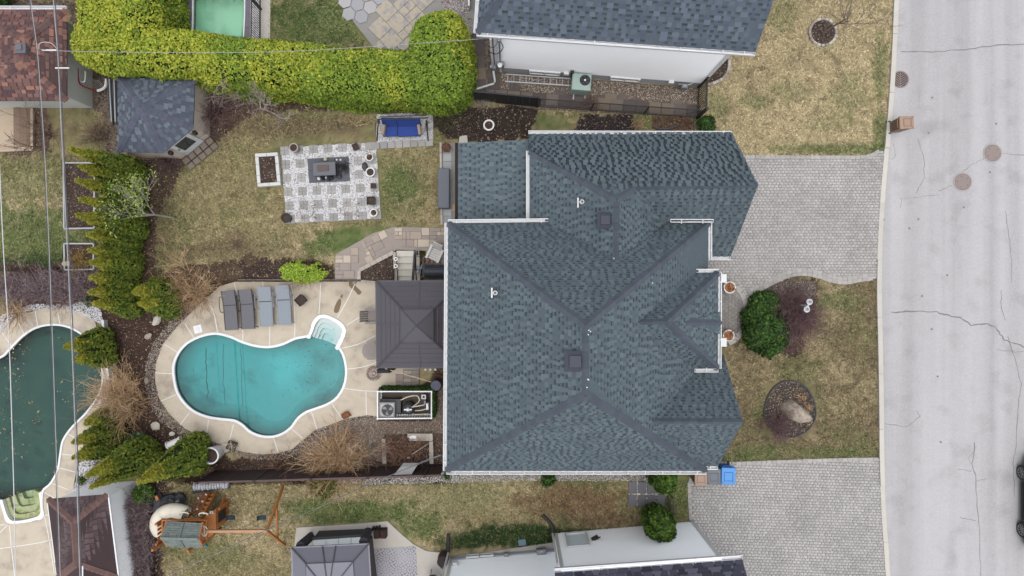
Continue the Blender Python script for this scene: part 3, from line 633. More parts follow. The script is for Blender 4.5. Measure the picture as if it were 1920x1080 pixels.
# ================================================================ north neighbour
nh = T('house', 'white walled house beyond the narrow gravel passage', 'house', (3, 11, 0))
z4 = 4.4
nSW = P(894, 61, z4); nSE = P(1416, 98, z4); dv = (nSE - nSW).normalized(); nv = Vector((-dv.y, dv.x, 0))
dep = 3.6; rz_ = z4 + 1.22 * dep
rE = nSE + nv * dep + Vector((0, 0, 1.22 * dep)); rW = nSW + dv * dep * .95 + nv * dep + Vector((0, 0, 1.22 * dep))
nNW = nSW + nv * 2 * dep; nNE = nSE + nv * 2 * dep
pS = [nSW, nSE, rE, rW]; pW = [nSW, rW, nNW]; pN = [nNW, rW, rE, nNE]
nr = roof_base([pS, pW, pN], SHB, nh, .1)
SHG2 = M('blue_grey_shingle', v=.08, s=1.2, fine=.12, fs=120, rough=.95, spec=.1, icols=[CS(88, 96, 110), CS(96, 104, 118), CS(92, 100, 114), CS(102, 110, 124), CS(84, 92, 106)])
shingle_mesh([([v + Vector((0, 0, .004)) for v in p], .19) for p in (pS, pW, pN)], .19, .12, .28, .16, SHG2, nr, .009)
ridge_caps(nSW, rW, nrm(pS), nrm(pW), CAPG, nr, w=.16, pitch=.3)
gutter(nSW, nSE, tuple((-nv)[:2]), nh, hang=.75); gutter(nSW, nNW, tuple((-dv)[:2]), nh, hang=.75)
w0 = P(930, 133, 0); w1 = P(1312, 163, 0); wd = (w1 - w0).normalized(); wn_ = Vector((-wd.y, wd.x, 0)); LW = (w1 - w0).length
SIDW = M('white_siding', CV(244, 245, 248), v=.03, s=2, fine=.03, rough=.6)
FOUND = M('foundation', CV(140, 144, 150), v=.12, s=4, fine=.1, rough=.9)
w2 = w1 + wn_ * 6.4; w3 = w0 + wn_ * 6.4
MB().prism([p[:2] for p in (w0, w1, w2, w3)], -.3, .55).build('foundation', FOUND, nh)
def lap(p0, p1, z0, z1, out, parent, mat, ex=.2, proud=.03, base=.0, nm='siding_board'):
    n = max(1, round((z1 - z0) / ex)); o = Vector((out[0], out[1], 0)).normalized(); p0 = Vector(p0); p1 = Vector(p1); h = (z1 - z0) / n
    for k in range(n):
        vs = []
        for p in (p0, p1):
            for a, z in ((base, z0 + k * h), (base + proud, z0 + k * h), (base + .008, z0 + (k + 1) * h), (base, z0 + (k + 1) * h)): vs.append(Vector((p.x, p.y, 0)) + o * a + Vector((0, 0, z)))
        MB().add(vs, [(0, 1, 2, 3), (7, 6, 5, 4), (0, 4, 5, 1), (1, 5, 6, 2), (2, 6, 7, 3), (3, 7, 4, 0)]).build(nm, mat, parent)
nwall = MB().prism([p[:2] for p in (w0, w1, w2, w3)], .55, z4 - .12).build('wall', SIDW, nh)
lap(w0, w1, .55, 4.3, -wn_, nwall, SIDW, ex=.25, proud=.012); lap(w1, w2, .55, 4.3, wd, nwall, SIDW, ex=.25, proud=.012)
MB().add([w1 + Vector((-.02, 0, z4 - .25)), w2 + Vector((-.02, 0, z4 - .25)), (w1 + w2) / 2 + Vector((-.02, 0, 7.8)), w1 + Vector((-.2, 0, z4 - .25)), w2 + Vector((-.2, 0, z4 - .25)), (w1 + w2) / 2 + Vector((-.2, 0, 7.8))], [(0, 1, 2), (5, 4, 3), (0, 2, 5, 3), (1, 4, 5, 2)]).build('gable_wall', SIDW, nh)
def along(px, py, d=0.0, z=0.0):  # point on the north neighbour's wall nearest the ground pixel
    q = P(px, py, z); t = (q - w0).dot(wd); return w0 + wd * t - wn_ * d
for px, py, lw in ((1021, 134, 1.35), (1170, 144, 1.3)):
    a = along(px, py); window(a.x, a.y, .14, lw, .42, tuple((-wn_)[:2]), nh)
for px, py, z in ((1061, 132, .5), (1254, 147, .45)):
    a = along(px, py, .06); MB().box(a.x, a.y, z, .22, .12, .18, math.atan2(wd.y, wd.x)).build('wall_vent', WHITE, nh)
# white corner trim
for q, s in ((w0, 1), (w1, -1)): MB().box(q.x + s * .06 * wd.x - wn_.x * .02, q.y + s * .06 * wd.y - wn_.y * .02, .55, .14, .06, 3.75, math.atan2(wd.y, wd.x)).build('corner_trim', WHITE, nh)
# electricity meter and mast
mt = along(940, 125, .1); mtop = along(940, 125, .14); q = MB(); q.tube([mt + Vector((0, 0, 1.4)), mt + Vector((0, 0, 4.0))], .04, 8); q.lathe([(.02, 4.0), (.09, 4.02), (.07, 4.15), (0, 4.2)], mt.x, mt.y, 0, 10)
mast = q.build('service_mast', GALV, nh)
mbx = MB().box(mt.x, mt.y, .95, .32, .16, .5, math.atan2(wd.y, wd.x), bev=.03).build('meter_box', GALV, nh)
a = mt - wn_ * .12; MB().lathe([(.1, 0), (.1, .08), (0, .1)], a.x, a.y, 1.45, 12).build('meter_glass', WHITE, mbx)
MB().box(mt.x - wd.x * .32, mt.y - wd.y * .32, .5, .26, .14, .4, math.atan2(wd.y, wd.x), bev=.02).build('cable_box', GALV, nh); q = MB(); q.tube([mt + Vector((0, 0, .95)), mt + Vector((0, 0, .3))], .05, 8); q.build('conduit', GUTW, nh)
q = MB(); m0 = mt + Vector((0, 0, 4.1)); q.tube(smooth_open([m0, m0 + Vector((.15, -.12, -.5)), m0 + Vector((-.1, -.2, -1.0)), m0 + Vector((-.45, -.1, -1.0))], 6), .018, 5); q.tube(smooth_open([m0, m0 + Vector((-.2, -.2, -.25)), m0 + Vector((-.42, -.2, -.1))], 6), .014, 5); q.build('drip_loop', BLACK, nh)
# gas meter
a = along(1279, 153, .18); q = MB(); q.box(a.x, a.y, .3, .28, .18, .32, math.atan2(wd.y, wd.x), bev=.04); q.tube([a + wd * -.1 + Vector((0, 0, .6)), a + wd * -.1 + Vector((0, 0, .75)), a + wd * -.3 + Vector((0, 0, .75)), a + wd * -.3], .025, 6); q.tube([a + wd * .1 + Vector((0, 0, .6)), a + wd * .1 + Vector((0, 0, .7)), a + wd * .3 + wn_ * .1 + Vector((0, 0, .7))], .025, 6); q.build('gas_meter', GALV, nh)
# downspout with elbow across the paving
q = MB(); pts = [w0 - wd * .1 - wn_ * .12 + Vector((0, 0, 4.2)), w0 - wd * .1 - wn_ * .12 + Vector((0, 0, .5)), P(928, 153, .2), P(925, 157, .08), P(893, 167, .06)]; q.tube(pts, .045, 8); q.build('downspout', GUTW, nh)
# ================================================================ south neighbour
sh = T('house', 'house with pale blue grey lap siding beside the south lawn', 'house', (3, -12, 0))
SIDB = M('pale_blue_siding', CV(240, 245, 250), v=.03, s=2, fine=.02, rough=.55)
s0 = P(1040, 1000, 0); s1 = P(1300, 978, 0); sdv = (s1 - s0).normalized(); snv = Vector((-sdv.y, sdv.x, 0)); s2 = s1 - snv * 8; s3 = s0 - snv * 8
r0 = P(845, 1046, 0); r1 = r0 + sdv * ((s0 - r0).dot(sdv)); r3 = r0 - snv * 8
shw = MB().prism([p[:2] for p in (s0, s1, s2, s3)], -.3, 3.98).build('wall', SIDB, sh); lap(s0, s1, .12, 3.98, snv, shw, SIDB, ex=.15, proud=.03); lap(s1, s2, .12, 3.98, sdv, shw, SIDB, ex=.3, proud=.016); lap(s0, r1, .3, 3.98, -sdv, shw, SIDB, ex=.3)
MB().prism([p[:2] for p in (r0, r1, s3, r3)], -.3, 4.3).build('wing_wall', SIDB, sh); wwg = bpy.data.objects.get('wing_wall'); lap(r0, r1, .4, 4.3, snv, wwg, SIDB, ex=.15, proud=.03); lap(r0, r3, .4, 4.3, -sdv, wwg, SIDB, ex=.3)
for q, s, zt in ((s0, 1, 3.98), (s1, -1, 3.98), (r0, 1, 4.3)):
    MB().box(q.x + s * .05 * sdv.x + snv.x * .02, q.y + s * .05 * sdv.y + snv.y * .02, .1, .14, .06, zt - .15, math.atan2(sdv.y, sdv.x)).build('corner_trim', WHITE, sh)
MB().box((r0.x + r1.x) / 2 + snv.x * .03, (r0.y + r1.y) / 2 + snv.y * .03, -.1, (r1 - r0).length, .05, .4, math.atan2(sdv.y, sdv.x)).build('foundation', FOUND, sh)
eW = P(1040, 1074, 4.05); eE = P(1392, 1049, 4.05); pk = 3.6; q1 = eW - snv * 4.2 + Vector((0, 0, pk)); q2 = eE - snv * 4.2 + Vector((0, 0, pk))
pls = [[eW, q1, q2, eE], [q1, eW - snv * 8.4, eE - snv * 8.4, q2]]
CHAR = M('charcoal_shingle', v=.08, s=1.2, fine=.12, fs=120, rough=.95, spec=.1, icols=[C(62, 62, 74), C(78, 78, 92), C(52, 52, 64), C(92, 92, 106), C(70, 70, 84)])
sr = roof_base(pls, SHB, sh); shingle_mesh([([v + Vector((0, 0, .004)) for v in p], .2) for p in pls], .2, .22, .4, .06, CHAR, sr, .014, M('shingle_shadow_char', C(44, 44, 54), v=.1))
gutter(eW + Vector((0, 0, .02)), eE + Vector((0, 0, .02)), tuple(snv[:2]), sh, hang=3, w=.17)
def sal(px, py, d=.03, z=0, o=None):
    o = o or s0; t = (P(px, py, z) - o).dot(sdv); return o + sdv * t + snv * d
a = sal(1078, 1000); wn5 = window(a.x, a.y, .35, .95, 1.5, tuple(snv[:2]), sh, panes=1); wn5.children[0].data.materials[0] = M('glass_painted_reflection', CV(196, 212, 222), v=.08, s=3, rough=.15, spec=.6)  # pane colour is a pale reflection painted onto the glass
a = sal(1110, 1000, .1); q = MB(); q.box(a.x, a.y, 1.15, .3, .14, .16, .5, bev=.02); q.tube([a + Vector((.05, .02, 1.3)), a + Vector((.2, .12, 1.42))], .03); q.build('wall_lamp', BLACK, sh)
for px, ww in ((888, .62), (913, .62)):
    a = sal(px, 1042, .06, 0, r0); window(a.x, a.y, .08, ww, .3, tuple(snv[:2]), sh, panes=1)
a = sal(857, 1046, .1, 0, r0); MB().box(a.x, a.y, .75, .2, .14, .28, 0, bev=.02).build('cable_box', WHITE, sh)
a = sal(950, 1036, .1, 0, r0); MB().box(a.x, a.y, .3, .2, .14, .2, 0, bev=.02).build('junction_box', GALV, sh)
a = sal(1015, 1036, .14, 0, r0); q = MB(); q.box(a.x, a.y, .35, .42, .22, .26, math.atan2(sdv.y, sdv.x), bev=.03); q.lathe([(.09, 0), (.09, .04), (0, .05)], a.x, a.y, .61, 10); q.build('dryer_vent', GALV, sh)
for px, py, o in ((846, 1036, r0), (1040, 1000, s0)):
    a = P(px, py, 0); c = a + snv * .1 - sdv * .1; q = MB(); q.tube([c + Vector((0, 0, 3.6)), c + Vector((0, 0, .3))], .045, 8); q.build('downspout', GUTW, sh)
    q = MB(); q.tube(smooth_open([c + Vector((0, 0, .25)), c + snv * .3 + Vector((0, 0, .1)), c + snv * .75 - sdv * (.35 if o is s0 else -.05) + Vector((0, 0, .06))], 5), .075, 8); q.build('drain_hose', BLACK, sh)
MB().prism([p[:2] for p in (r0 + snv * .02, r1 + snv * .02, r1 + snv * .3, r0 + snv * .04)], -.1, .03).build('footing_slab', CONC, sh)
# ================================================================ sheds
def shed(label, corners, apexes, ze, za, base, walls, rmat, bmat, cmat, e, wmin, wmax, gap, wmat, hips, planes_i, inset=.3, gut=True, name='shed', corr=.09):
    c = [P(px, py, ze) for px, py in corners]; ap = [P(px, py, za) for px, py in apexes]; ctr = sum(c, Vector()) / len(c)
    t = T(name, label, 'shed', (ctr.x, ctr.y, base)); pts = c + ap; pl = [[pts[i] for i in f] for f in planes_i]
    r = roof_base(pl, bmat, t, .06); shingle_mesh([([v + Vector((0, 0, .004)) for v in p], e) for p in pl], e, wmin, wmax, gap, rmat, r, dark=bmat)
    for i, j, a, b in hips: ridge_caps(pts[i], pts[j], nrm(pl[a]), nrm(pl[b]), cmat, r, w=.15, pitch=.2)
    wc = offset_poly([(p.x, p.y) for p in c], -inset); w = MB().prism(wc, base - .2, ze - .02).build('wall', wmat, t)
    if corr:
        for i in range(len(wc)):
            a, b = Vector(wc[i]), Vector(wc[(i + 1) % len(wc)]); n = max(2, int((b - a).length / corr)); d = (b - a) / n; o = Vector((d.y, -d.x)).normalized()
            A = sum(wc[k][0] * wc[(k + 1) % len(wc)][1] - wc[(k + 1) % len(wc)][0] * wc[k][1] for k in range(len(wc)))
            if A < 0: o = -o
            for k in range(n):
                m = a + d * (k + .5) + o * .006; MB().box(m.x, m.y, base, d.length * .82, .02, ze - base - .05, math.atan2(d.y, d.x)).build('siding_strip', wmat, w)
    return t, c, ap, wc, r
REDB = M('shingle_shadow_brown', C(78, 58, 56), v=.15, fine=.15)
REDS = M('red_brown_shingle', v=.1, s=1.5, fine=.15, fs=100, rough=.95, icols=[C(112, 80, 76), C(136, 98, 88), C(98, 72, 72), C(156, 114, 100), C(120, 90, 86), C(88, 66, 68), C(128, 96, 92), C(106, 82, 80)])
REDC = M('red_brown_cap', v=.1, rough=.95, ocols=[C(112, 80, 76), C(136, 98, 88), C(98, 72, 72), C(142, 104, 92), C(104, 84, 82), C(88, 68, 70)])
SIDG = M('grey_green_siding', CV(176, 178, 172), v=.06, rough=.6)
t, c, ap, wc, r = shed('shed with red brown hipped shingle roof left of the hedge', [(-85, 18), (124, 18), (125, 189), (-85, 189)], [(47, 72), (45, 118)], 2.2, 3.0, 0, None, REDS, REDB, REDC, .15, .16, .34, .05, SIDG,
     [(1, 4, 1, 0), (2, 5, 1, 2), (4, 5, 1, 3), (0, 4, 0, 3), (3, 5, 2, 3)], [(0, 1, 4), (1, 2, 5, 4), (2, 3, 5), (3, 0, 4, 5)])
roof_vent(45, 93, [c[1], c[2], ap[1], ap[0]], .4, t, M('vent_pale', C(112, 110, 118), v=.1))
gutter(c[0], c[1], (0, 1), t, hang=3, w=.16)
GAZ = M('blue_slate_shingle', v=.08, s=1.2, fine=.12, rough=.95, spec=.1, icols=[C(100, 107, 118), C(110, 118, 128), C(94, 101, 112), C(117, 125, 136)])
GAZC = M('blue_slate_cap', C(92, 96, 112), v=.06, ob=.12, fine=.1, rough=.95)
BEIGE = M('beige_siding', CV(176, 166, 154), v=.06, fine=.05, rough=.7)
t, c, ap, wc, r = shed('five sided garden shed with slate grey roof and white glazed door', [(222, 145), (365, 150), (362, 240), (305, 287), (220, 285)], [(264, 200)], 1.75, 2.95, 0, None, GAZ, M('shingle_base_slate', CS(74, 82, 96), v=.1), GAZC, .16, .14, .26, .15, BEIGE,
     [(0, 5, 0, 4), (1, 5, 0, 1), (2, 5, 1, 2), (3, 5, 2, 3), (4, 5, 3, 4)], [(0, 1, 5), (1, 2, 5), (2, 3, 5), (3, 4, 5), (4, 0, 5)], inset=.1)
a, b = Vector(wc[2]), Vector(wc[3]); m = (a + b) / 2; d = (b - a).normalized(); n_ = Vector((d.y, -d.x)); n_ = n_ if n_.dot(Vector((1, -1))) > 0 else -n_; rz = math.atan2(d.y, d.x)
dd = MB().box(m.x + n_.x * .03, m.y + n_.y * .03, .06, .95, .06, 1.58, rz).build('door', WHITE, t); MB().box(m.x + n_.x * .07, m.y + n_.y * .07, .6, .6, .03, .9, rz).build('pane', GLASS, dd)
q = m + d * .38 + n_ * .09; MB().box(q.x, q.y, 1.0, .05, .08, .12, rz).build('handle', GALV, dd)
for s in (-1, 1):
    q = m + d * .66 * s + n_ * .12; MB().lathe([(.05, 0), (.09, .05), (.09, .22), (.03, .28)], q.x, q.y, 1.2, 10).build('wall_lantern', BLACK, t)
st = bpy.data.objects.new('door_step', None); COL.objects.link(st); st.parent = t
me = MB().box(0, 0, 0, .3, .26, .14, bev=.02).mesh('step_block', M('step_block', C(128, 116, 106), v=.15, ob=.12, fine=.1))
for k in range(5):
    for j in range(2):
        q = m + d * (.33 * (k - 2)) + n_ * (.22 + .29 * j); piece('step_block', me, st, (q.x, q.y, .0 - j * .05), rz)
BRWS = M('plum_brown_shingle', v=.08, s=1.5, fine=.12, rough=.95, icols=[C(92, 76, 78), C(104, 88, 90), C(84, 70, 73), C(98, 82, 84)])
BRWC = M('plum_brown_cap', C(118, 92, 88), v=.08, ob=.1, fine=.1, rough=.95)
SIDL = M('pale_grey_siding', CV(238, 240, 243), v=.05, rough=.6)
t, c, ap, wc, r = shed('shed with plum brown shingle roof beside the dark green pool', [(89, 936), (201, 927), (221, 1085), (236, 1200), (122, 1210), (108, 1085)], [(136, 980), (141, 1058)], 1.9, 2.75, ZP, None, BRWS, M('shingle_shadow_plum', C(66, 50, 52), v=.1), BRWC, .17, .16, .26, .03, SIDL,
     [(0, 6, 0, 3), (1, 6, 0, 1), (7, 6, 1, 3), (2, 7, 1, 2), (5, 7, 3, 2)], [(0, 1, 6), (1, 2, 7, 6), (2, 3, 4, 5, 7), (5, 0, 6, 7)], inset=.14, corr=.12)
q = MB(); q.bar(c[1] + Vector((.04, 0, -.02)), c[2] + Vector((.04, 0, -.02)), .06, .05); q.build('roof_edge', WHITE, t); q = MB(); q.bar(c[5] + Vector((-.03, 0, -.03)), c[0] + Vector((-.03, 0, -.03)), .03, .05); q.build('roof_edge', WHITE, t)
# ---------------------------------------------------------------- foliage helpers
def leafmesh(name, pts, nrms, size, mat, parent, kind=None, aspect=1.7, lean=.5, up=0.0, seed=1, stand=.35):
    """many small leaf sprays (rhombus of two triangles) spread over given points"""
    r = np.random.default_rng(seed); n = len(pts); d = r.normal(size=(n, 3)); nn = nrms + lean * d; nn[:, 2] += up
    nn /= np.linalg.norm(nn, axis=1, keepdims=True) + 1e-9
    t = np.cross(nn, r.normal(size=(n, 3))); t /= np.linalg.norm(t, axis=1, keepdims=True) + 1e-9; b = np.cross(nn, t)
    sz = size * r.uniform(.6, 1.4, (n, 1)); o = pts + nn * sz * .3
    # sprays stand out from the surface: long axis half normal, half tangential
    ax = nn * stand + t * r.uniform(.5, 1.0, (n, 1)); ax /= np.linalg.norm(ax, axis=1, keepdims=True)
    V = np.stack([o - ax * sz * .5 * aspect, o + b * sz * .5, o + ax * sz * .5 * aspect, o - b * sz * .5], 1).reshape(-1, 3)
    k = np.arange(n)[:, None] * 4; Fc = np.concatenate([k + [0, 1, 2], k + [0, 2, 3]], 1).reshape(-1, 3)
    return npmesh(name, V, Fc, mat, parent, kind=kind)
def leafmat(name, cols, ncol_scale=1.2, v=.18, tr=.4):
    if name in MATS: return MATS[name]
    m = M(name, v=v, s=ncol_scale, icols=cols, rough=.75, spec=.2); nt = m.node_tree; b = nt.nodes['Principled BSDF']; tl = nt.nodes.new('ShaderNodeBsdfTranslucent'); mx = nt.nodes.new('ShaderNodeMixShader'); mx.inputs[0].default_value = tr
    nt.links.new(b.inputs['Base Color'].links[0].from_socket, tl.inputs[0]); nt.links.new(b.outputs[0], mx.inputs[1]); nt.links.new(tl.outputs[0], mx.inputs[2]); nt.links.new(mx.outputs[0], nt.nodes['Material Output'].inputs[0]); return m
TWIG = {}
def twigmat(name, cols): return M(name, v=.15, s=10, icols=cols, rough=.9)
TAN = twigmat('tan_twigs', [CT(176, 148, 114), CT(160, 128, 94), CT(194, 166, 132), CT(142, 114, 88)])
PURP = twigmat('purple_twigs', [CT(104, 80, 82), CT(88, 66, 70), CT(122, 96, 96), CT(78, 60, 62)])
GREYT = twigmat('grey_twigs', [CT(150, 138, 130), CT(130, 118, 112), CT(168, 156, 148)])
DUSK = twigmat('dusky_twigs', [CT(134, 116, 118), CT(112, 96, 100), CT(152, 134, 134), CT(94, 78, 82)])
BROWNT = twigmat('brown_twigs', [CT(112, 84, 70), CT(134, 102, 82), CT(92, 72, 62), CT(152, 116, 92)])
def twigs(base, n, length, spread, up, r0, depth=2, seed=0, bias=(0, 0), nb=3, wob=.25, flat=0.0):
    """a clump of bare stems: each forks `depth` times"""
    R = random.Random(seed); mb = MB()
    def grow(p, d, L, r, k):
        q = [p]; dd = d.copy(); m = 3
        for i in range(m):
            dd = (dd + Vector((R.gauss(0, wob), R.gauss(0, wob), R.gauss(0, wob) * .6 - flat * .1))).normalized(); np_ = q[-1] + dd * L / m
            if np_.z < base[2] + .03: np_.z = base[2] + .03 + R.random() * .05
            q.append(np_)
        mb.tube(q, r * 1.15, 3, r1=r * .7, cap=False)
        if k > 0:
            for j in range(nb):
                s = q[R.randint(1, m)]; e = (dd + Vector((R.gauss(0, .55), R.gauss(0, .55), R.gauss(0, .4)))).normalized(); grow(s, e, L * R.uniform(.45, .75), r * .6, k - 1)
    for i in range(n):
        a = R.uniform(0, 6.283); s = spread * math.sqrt(R.random()); d = Vector((math.cos(a) * s + bias[0], math.sin(a) * s + bias[1], up * R.uniform(.6, 1.2))).normalized()
        grow(Vector(base) + Vector((R.gauss(0, .08), R.gauss(0, .08), 0)), d, length * R.uniform(.55, 1.0), r0 * R.uniform(.7, 1.2), depth)
    return mb
def bare_bush(label, px, py, z, n, length, spread, up, mat, r0=.012, depth=2, seed=0, name='bare_shrub', cat='shrub', bias=(0, 0), nb=3, group=None):
    a = P(px, py, z); t = T(name, label, cat, a, group); twigs(a, n, length, spread, up, r0, depth, seed, bias, nb).build('stems', mat, t); return t
# ================================================================ the long clipped hedge
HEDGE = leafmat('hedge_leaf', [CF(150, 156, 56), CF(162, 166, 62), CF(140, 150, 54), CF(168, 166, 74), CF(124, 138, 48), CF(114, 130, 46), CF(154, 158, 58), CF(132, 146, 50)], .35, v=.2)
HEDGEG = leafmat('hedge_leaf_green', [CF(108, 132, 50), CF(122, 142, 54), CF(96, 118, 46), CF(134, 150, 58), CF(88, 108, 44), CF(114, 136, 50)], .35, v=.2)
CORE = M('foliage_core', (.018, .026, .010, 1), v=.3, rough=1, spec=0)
hg = T('hedge', 'long clipped yellow green hedge turning a corner at both ends', 'hedge', (-9, 9, 0))
caps_ = [((-17.0, 9.95), (-12.5, 9.45), .95, 2.85), ((-12.5, 9.45), (-8, 8.95), .98, 2.75), ((-8, 8.95), (-3.0, 8.62), 1.0, 2.65), ((-2.95, 10.1), (-2.85, 8.75), 1.18, 3.0), ((-15.95, 10.4), (-15.95, 15.5), 1.72, 3.1)]
def capd(x, y, a, b):
    dx, dy = b[0] - a[0], b[1] - a[1]; L2 = dx * dx + dy * dy; t = np.clip(((x - a[0]) * dx + (y - a[1]) * dy) / L2, 0, 1); return np.hypot(x - a[0] - t * dx, y - a[1] - t * dy)
def sehull(caps, n, seed=0, e=.55, z0=0.05):
    """points and normals on rounded clipped-hedge bodies (superellipse sections round capsule axes)"""
    r = np.random.default_rng(seed); P_ = []; N_ = []
    areas = [(math.dist(a, b) + 2 * R) * (2 * h + 2 * R) for a, b, R, h in caps]; tot = sum(areas)
    for (a, b, R, h), A in zip(caps, areas):
        m = int(n * A / tot); a = np.array(a); b = np.array(b); L = math.dist(a, b); d = (b - a) / L; pz = np.array([-d[1], d[0]])
        s = r.uniform(-R, L + R, m); u = r.uniform(0, 1, m); arc = u * (h * 2 + R * 2); side = np.where(arc < h, -1., np.where(arc > h + 2 * R, 1., 0.))
        zz = np.where(arc < h, arc, np.where(arc > h + 2 * R, h * 2 + 2 * R - arc, h)); w = np.where(side == 0, (arc - h - R), side * R)
        ov = np.maximum(np.maximum(-s, s - L), 0) ; Re = np.sqrt(np.maximum(R * R - ov * ov, 0)); w = w * Re / R
        sh = np.clip((zz / h), 0, 1); q = (np.abs(w) / np.maximum(Re, .01)); 
        rad = np.hypot(w, ov); bul = fbm(s * 1.0 + seed, zz * 1.0 + w, .9, seed, 3) - .5
        top = h * (1 - .30 * np.clip(rad / R, 0, 1) ** 3.5); shrink = 1 - .18 * np.clip((zz - h * .55) / (h * .45), 0, 1) ** 2
        z = np.where(side == 0, top, np.minimum(zz, top)); w2 = w * np.where(side == 0, .96, shrink) ; 
        nr = np.stack([d[0] * 0 + pz[0] * np.sign(w), d[1] * 0 + pz[1] * np.sign(w), np.zeros(m)], 1); nr[side == 0] = (0, 0, 1); tilt = np.clip(rad / R, 0, 1) ** 3
        nr = np.where((side == 0)[:, None], np.stack([pz[0] * np.sign(w) * tilt, pz[1] * np.sign(w) * tilt, np.ones(m)], 1), nr)
        endm = ov > R * .5; nr[endm, :2] += (d[None] * np.where(s < 0, -1, 1)[endm, None]) * .8
        nr /= np.linalg.norm(nr, axis=1, keepdims=True); sc = np.clip(s, -R, L + R)
        pts = np.stack([a[0] + d[0] * sc + pz[0] * w2, a[1] + d[1] * sc + pz[1] * w2, z], 1) + nr * (bul * .55)[:, None]
        P_.append(pts); N_.append(nr)
    return np.concatenate(P_), np.concatenate(N_)
pts, nn = sehull(caps_, 165000, 3)
keep = np.ones(len(pts), bool)
for a, b, R, h in caps_: keep &= ~((capd(pts[:, 0], pts[:, 1], a, b) < R * .72) & (pts[:, 2] < h * .86))
pts = pts[keep]; nn = nn[keep]; pts += nn * np.random.default_rng(1).uniform(-.12, .05, (len(pts), 1))
# greener towards the east end and on the flanks' old growth, patchy
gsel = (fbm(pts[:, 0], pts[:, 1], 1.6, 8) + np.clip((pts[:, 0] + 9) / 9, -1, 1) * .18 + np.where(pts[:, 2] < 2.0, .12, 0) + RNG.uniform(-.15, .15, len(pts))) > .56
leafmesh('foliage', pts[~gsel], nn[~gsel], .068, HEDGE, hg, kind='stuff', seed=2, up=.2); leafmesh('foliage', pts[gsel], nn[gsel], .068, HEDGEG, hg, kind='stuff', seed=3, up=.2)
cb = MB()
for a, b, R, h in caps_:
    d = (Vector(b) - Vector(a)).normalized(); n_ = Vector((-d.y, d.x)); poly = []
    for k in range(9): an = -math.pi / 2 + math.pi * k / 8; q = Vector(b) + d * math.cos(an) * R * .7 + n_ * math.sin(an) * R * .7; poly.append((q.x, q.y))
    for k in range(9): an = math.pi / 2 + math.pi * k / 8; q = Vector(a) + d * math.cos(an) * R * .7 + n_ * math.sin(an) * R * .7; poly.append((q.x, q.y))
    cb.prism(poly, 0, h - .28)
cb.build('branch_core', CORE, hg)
# ================================================================ cedars
CED = leafmat('cedar_leaf', [CF(88, 104, 38), CF(106, 118, 42), CF(70, 90, 36), CF(120, 124, 48), CF(58, 78, 32), CF(94, 106, 40), CF(78, 94, 36)], 1.0, v=.22)
CEDD = leafmat('dark_cedar_leaf', [CF(62, 88, 36), CF(76, 102, 40), CF(50, 72, 32), CF(88, 112, 42), CF(44, 64, 30)], 1.0, v=.22)
CEDT = leafmat('cedar_tip_leaf', [CF(134, 132, 46), CF(116, 120, 40), CF(150, 142, 56), CF(100, 108, 38)], 1.0, v=.2)
def cedar(label, base, z, h, rad, tips=3, seed=0, dens=1.0, mat=None, name='cedar_tree', cat='tree', group=None, top=.55, lean=(0, 0), tipmat=True, leaf=.075):
    """upright conifer: several plume-shaped leaders on one short trunk, surface of fine sprays"""
    a = P(base[0], base[1], z); R = np.random.default_rng(seed + 100); t = T(name, label, cat, a, group); PT = []; NN = []; HH = []
    cb = MB()
    for k in range(tips):
        if k == 0: ox, oy, hh, rr = 0, 0, h, rad * (.8 if tips > 1 else 1)
        else:
            an = 2.4 * k + R.uniform(0, 1.0); ox, oy = rad * .55 * math.cos(an), rad * .55 * math.sin(an); hh = h * R.uniform(.62, .9); rr = rad * R.uniform(.45, .65)
        n = int(1500 * dens * rr / .5 * hh / 4.5 * (1 if k == 0 else .8)); u = R.uniform(0, 1, n) ** .85; th = R.uniform(0, 6.283, n)
        prof = np.minimum(1, (1 - u) / (1 - top * .5)) ** .95 * np.minimum(1, .72 + u * 1.6); lump = 1 + .38 * (fbm(th * 2.2 + k * 5, u * hh * 1.1, .55, seed + k, 3) - .5) * 2 * .7
        rad_ = rr * prof * lump; lx, ly = lean[0] * u, lean[1] * u
        PT.append(np.stack([ox * (1 - .35 * u) + rad_ * np.cos(th) + lx, oy * (1 - .35 * u) + rad_ * np.sin(th) + ly, .12 + u * (hh - .12)], 1)); NN.append(np.stack([np.cos(th), np.sin(th), np.full(n, .55)], 1)); HH.append(u * hh / h + R.uniform(-.12, .12, n))
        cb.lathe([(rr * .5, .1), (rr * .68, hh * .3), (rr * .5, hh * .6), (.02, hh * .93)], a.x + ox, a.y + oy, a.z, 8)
    PT = np.concatenate(PT) + np.array(a); NN = np.concatenate(NN); NN /= np.linalg.norm(NN, axis=1, keepdims=True); HH = np.concatenate(HH)
    crown = leafmesh('crown', PT[HH < .72], NN[HH < .72], leaf, mat or CED, t, kind='stuff', aspect=2.2, lean=.4, up=.5, seed=seed)
    if (HH >= .72).any(): leafmesh('crown_tip', PT[HH >= .72], NN[HH >= .72], leaf, CEDT if tipmat else (mat or CED), t, kind='stuff', aspect=2.2, lean=.4, up=.5, seed=seed + 1)
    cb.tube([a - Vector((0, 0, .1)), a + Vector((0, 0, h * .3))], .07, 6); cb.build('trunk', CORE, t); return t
def htip(base, tip, z): # height of a tip seen at pixel `tip` over ground pixel `base`
    b = P(*base, z); r = math.hypot(b.x, b.y); q = math.hypot(tip[0] - 960, tip[1] - 540) / F; return H - r / q - z
G1 = 'cedars in the row behind the lawn'
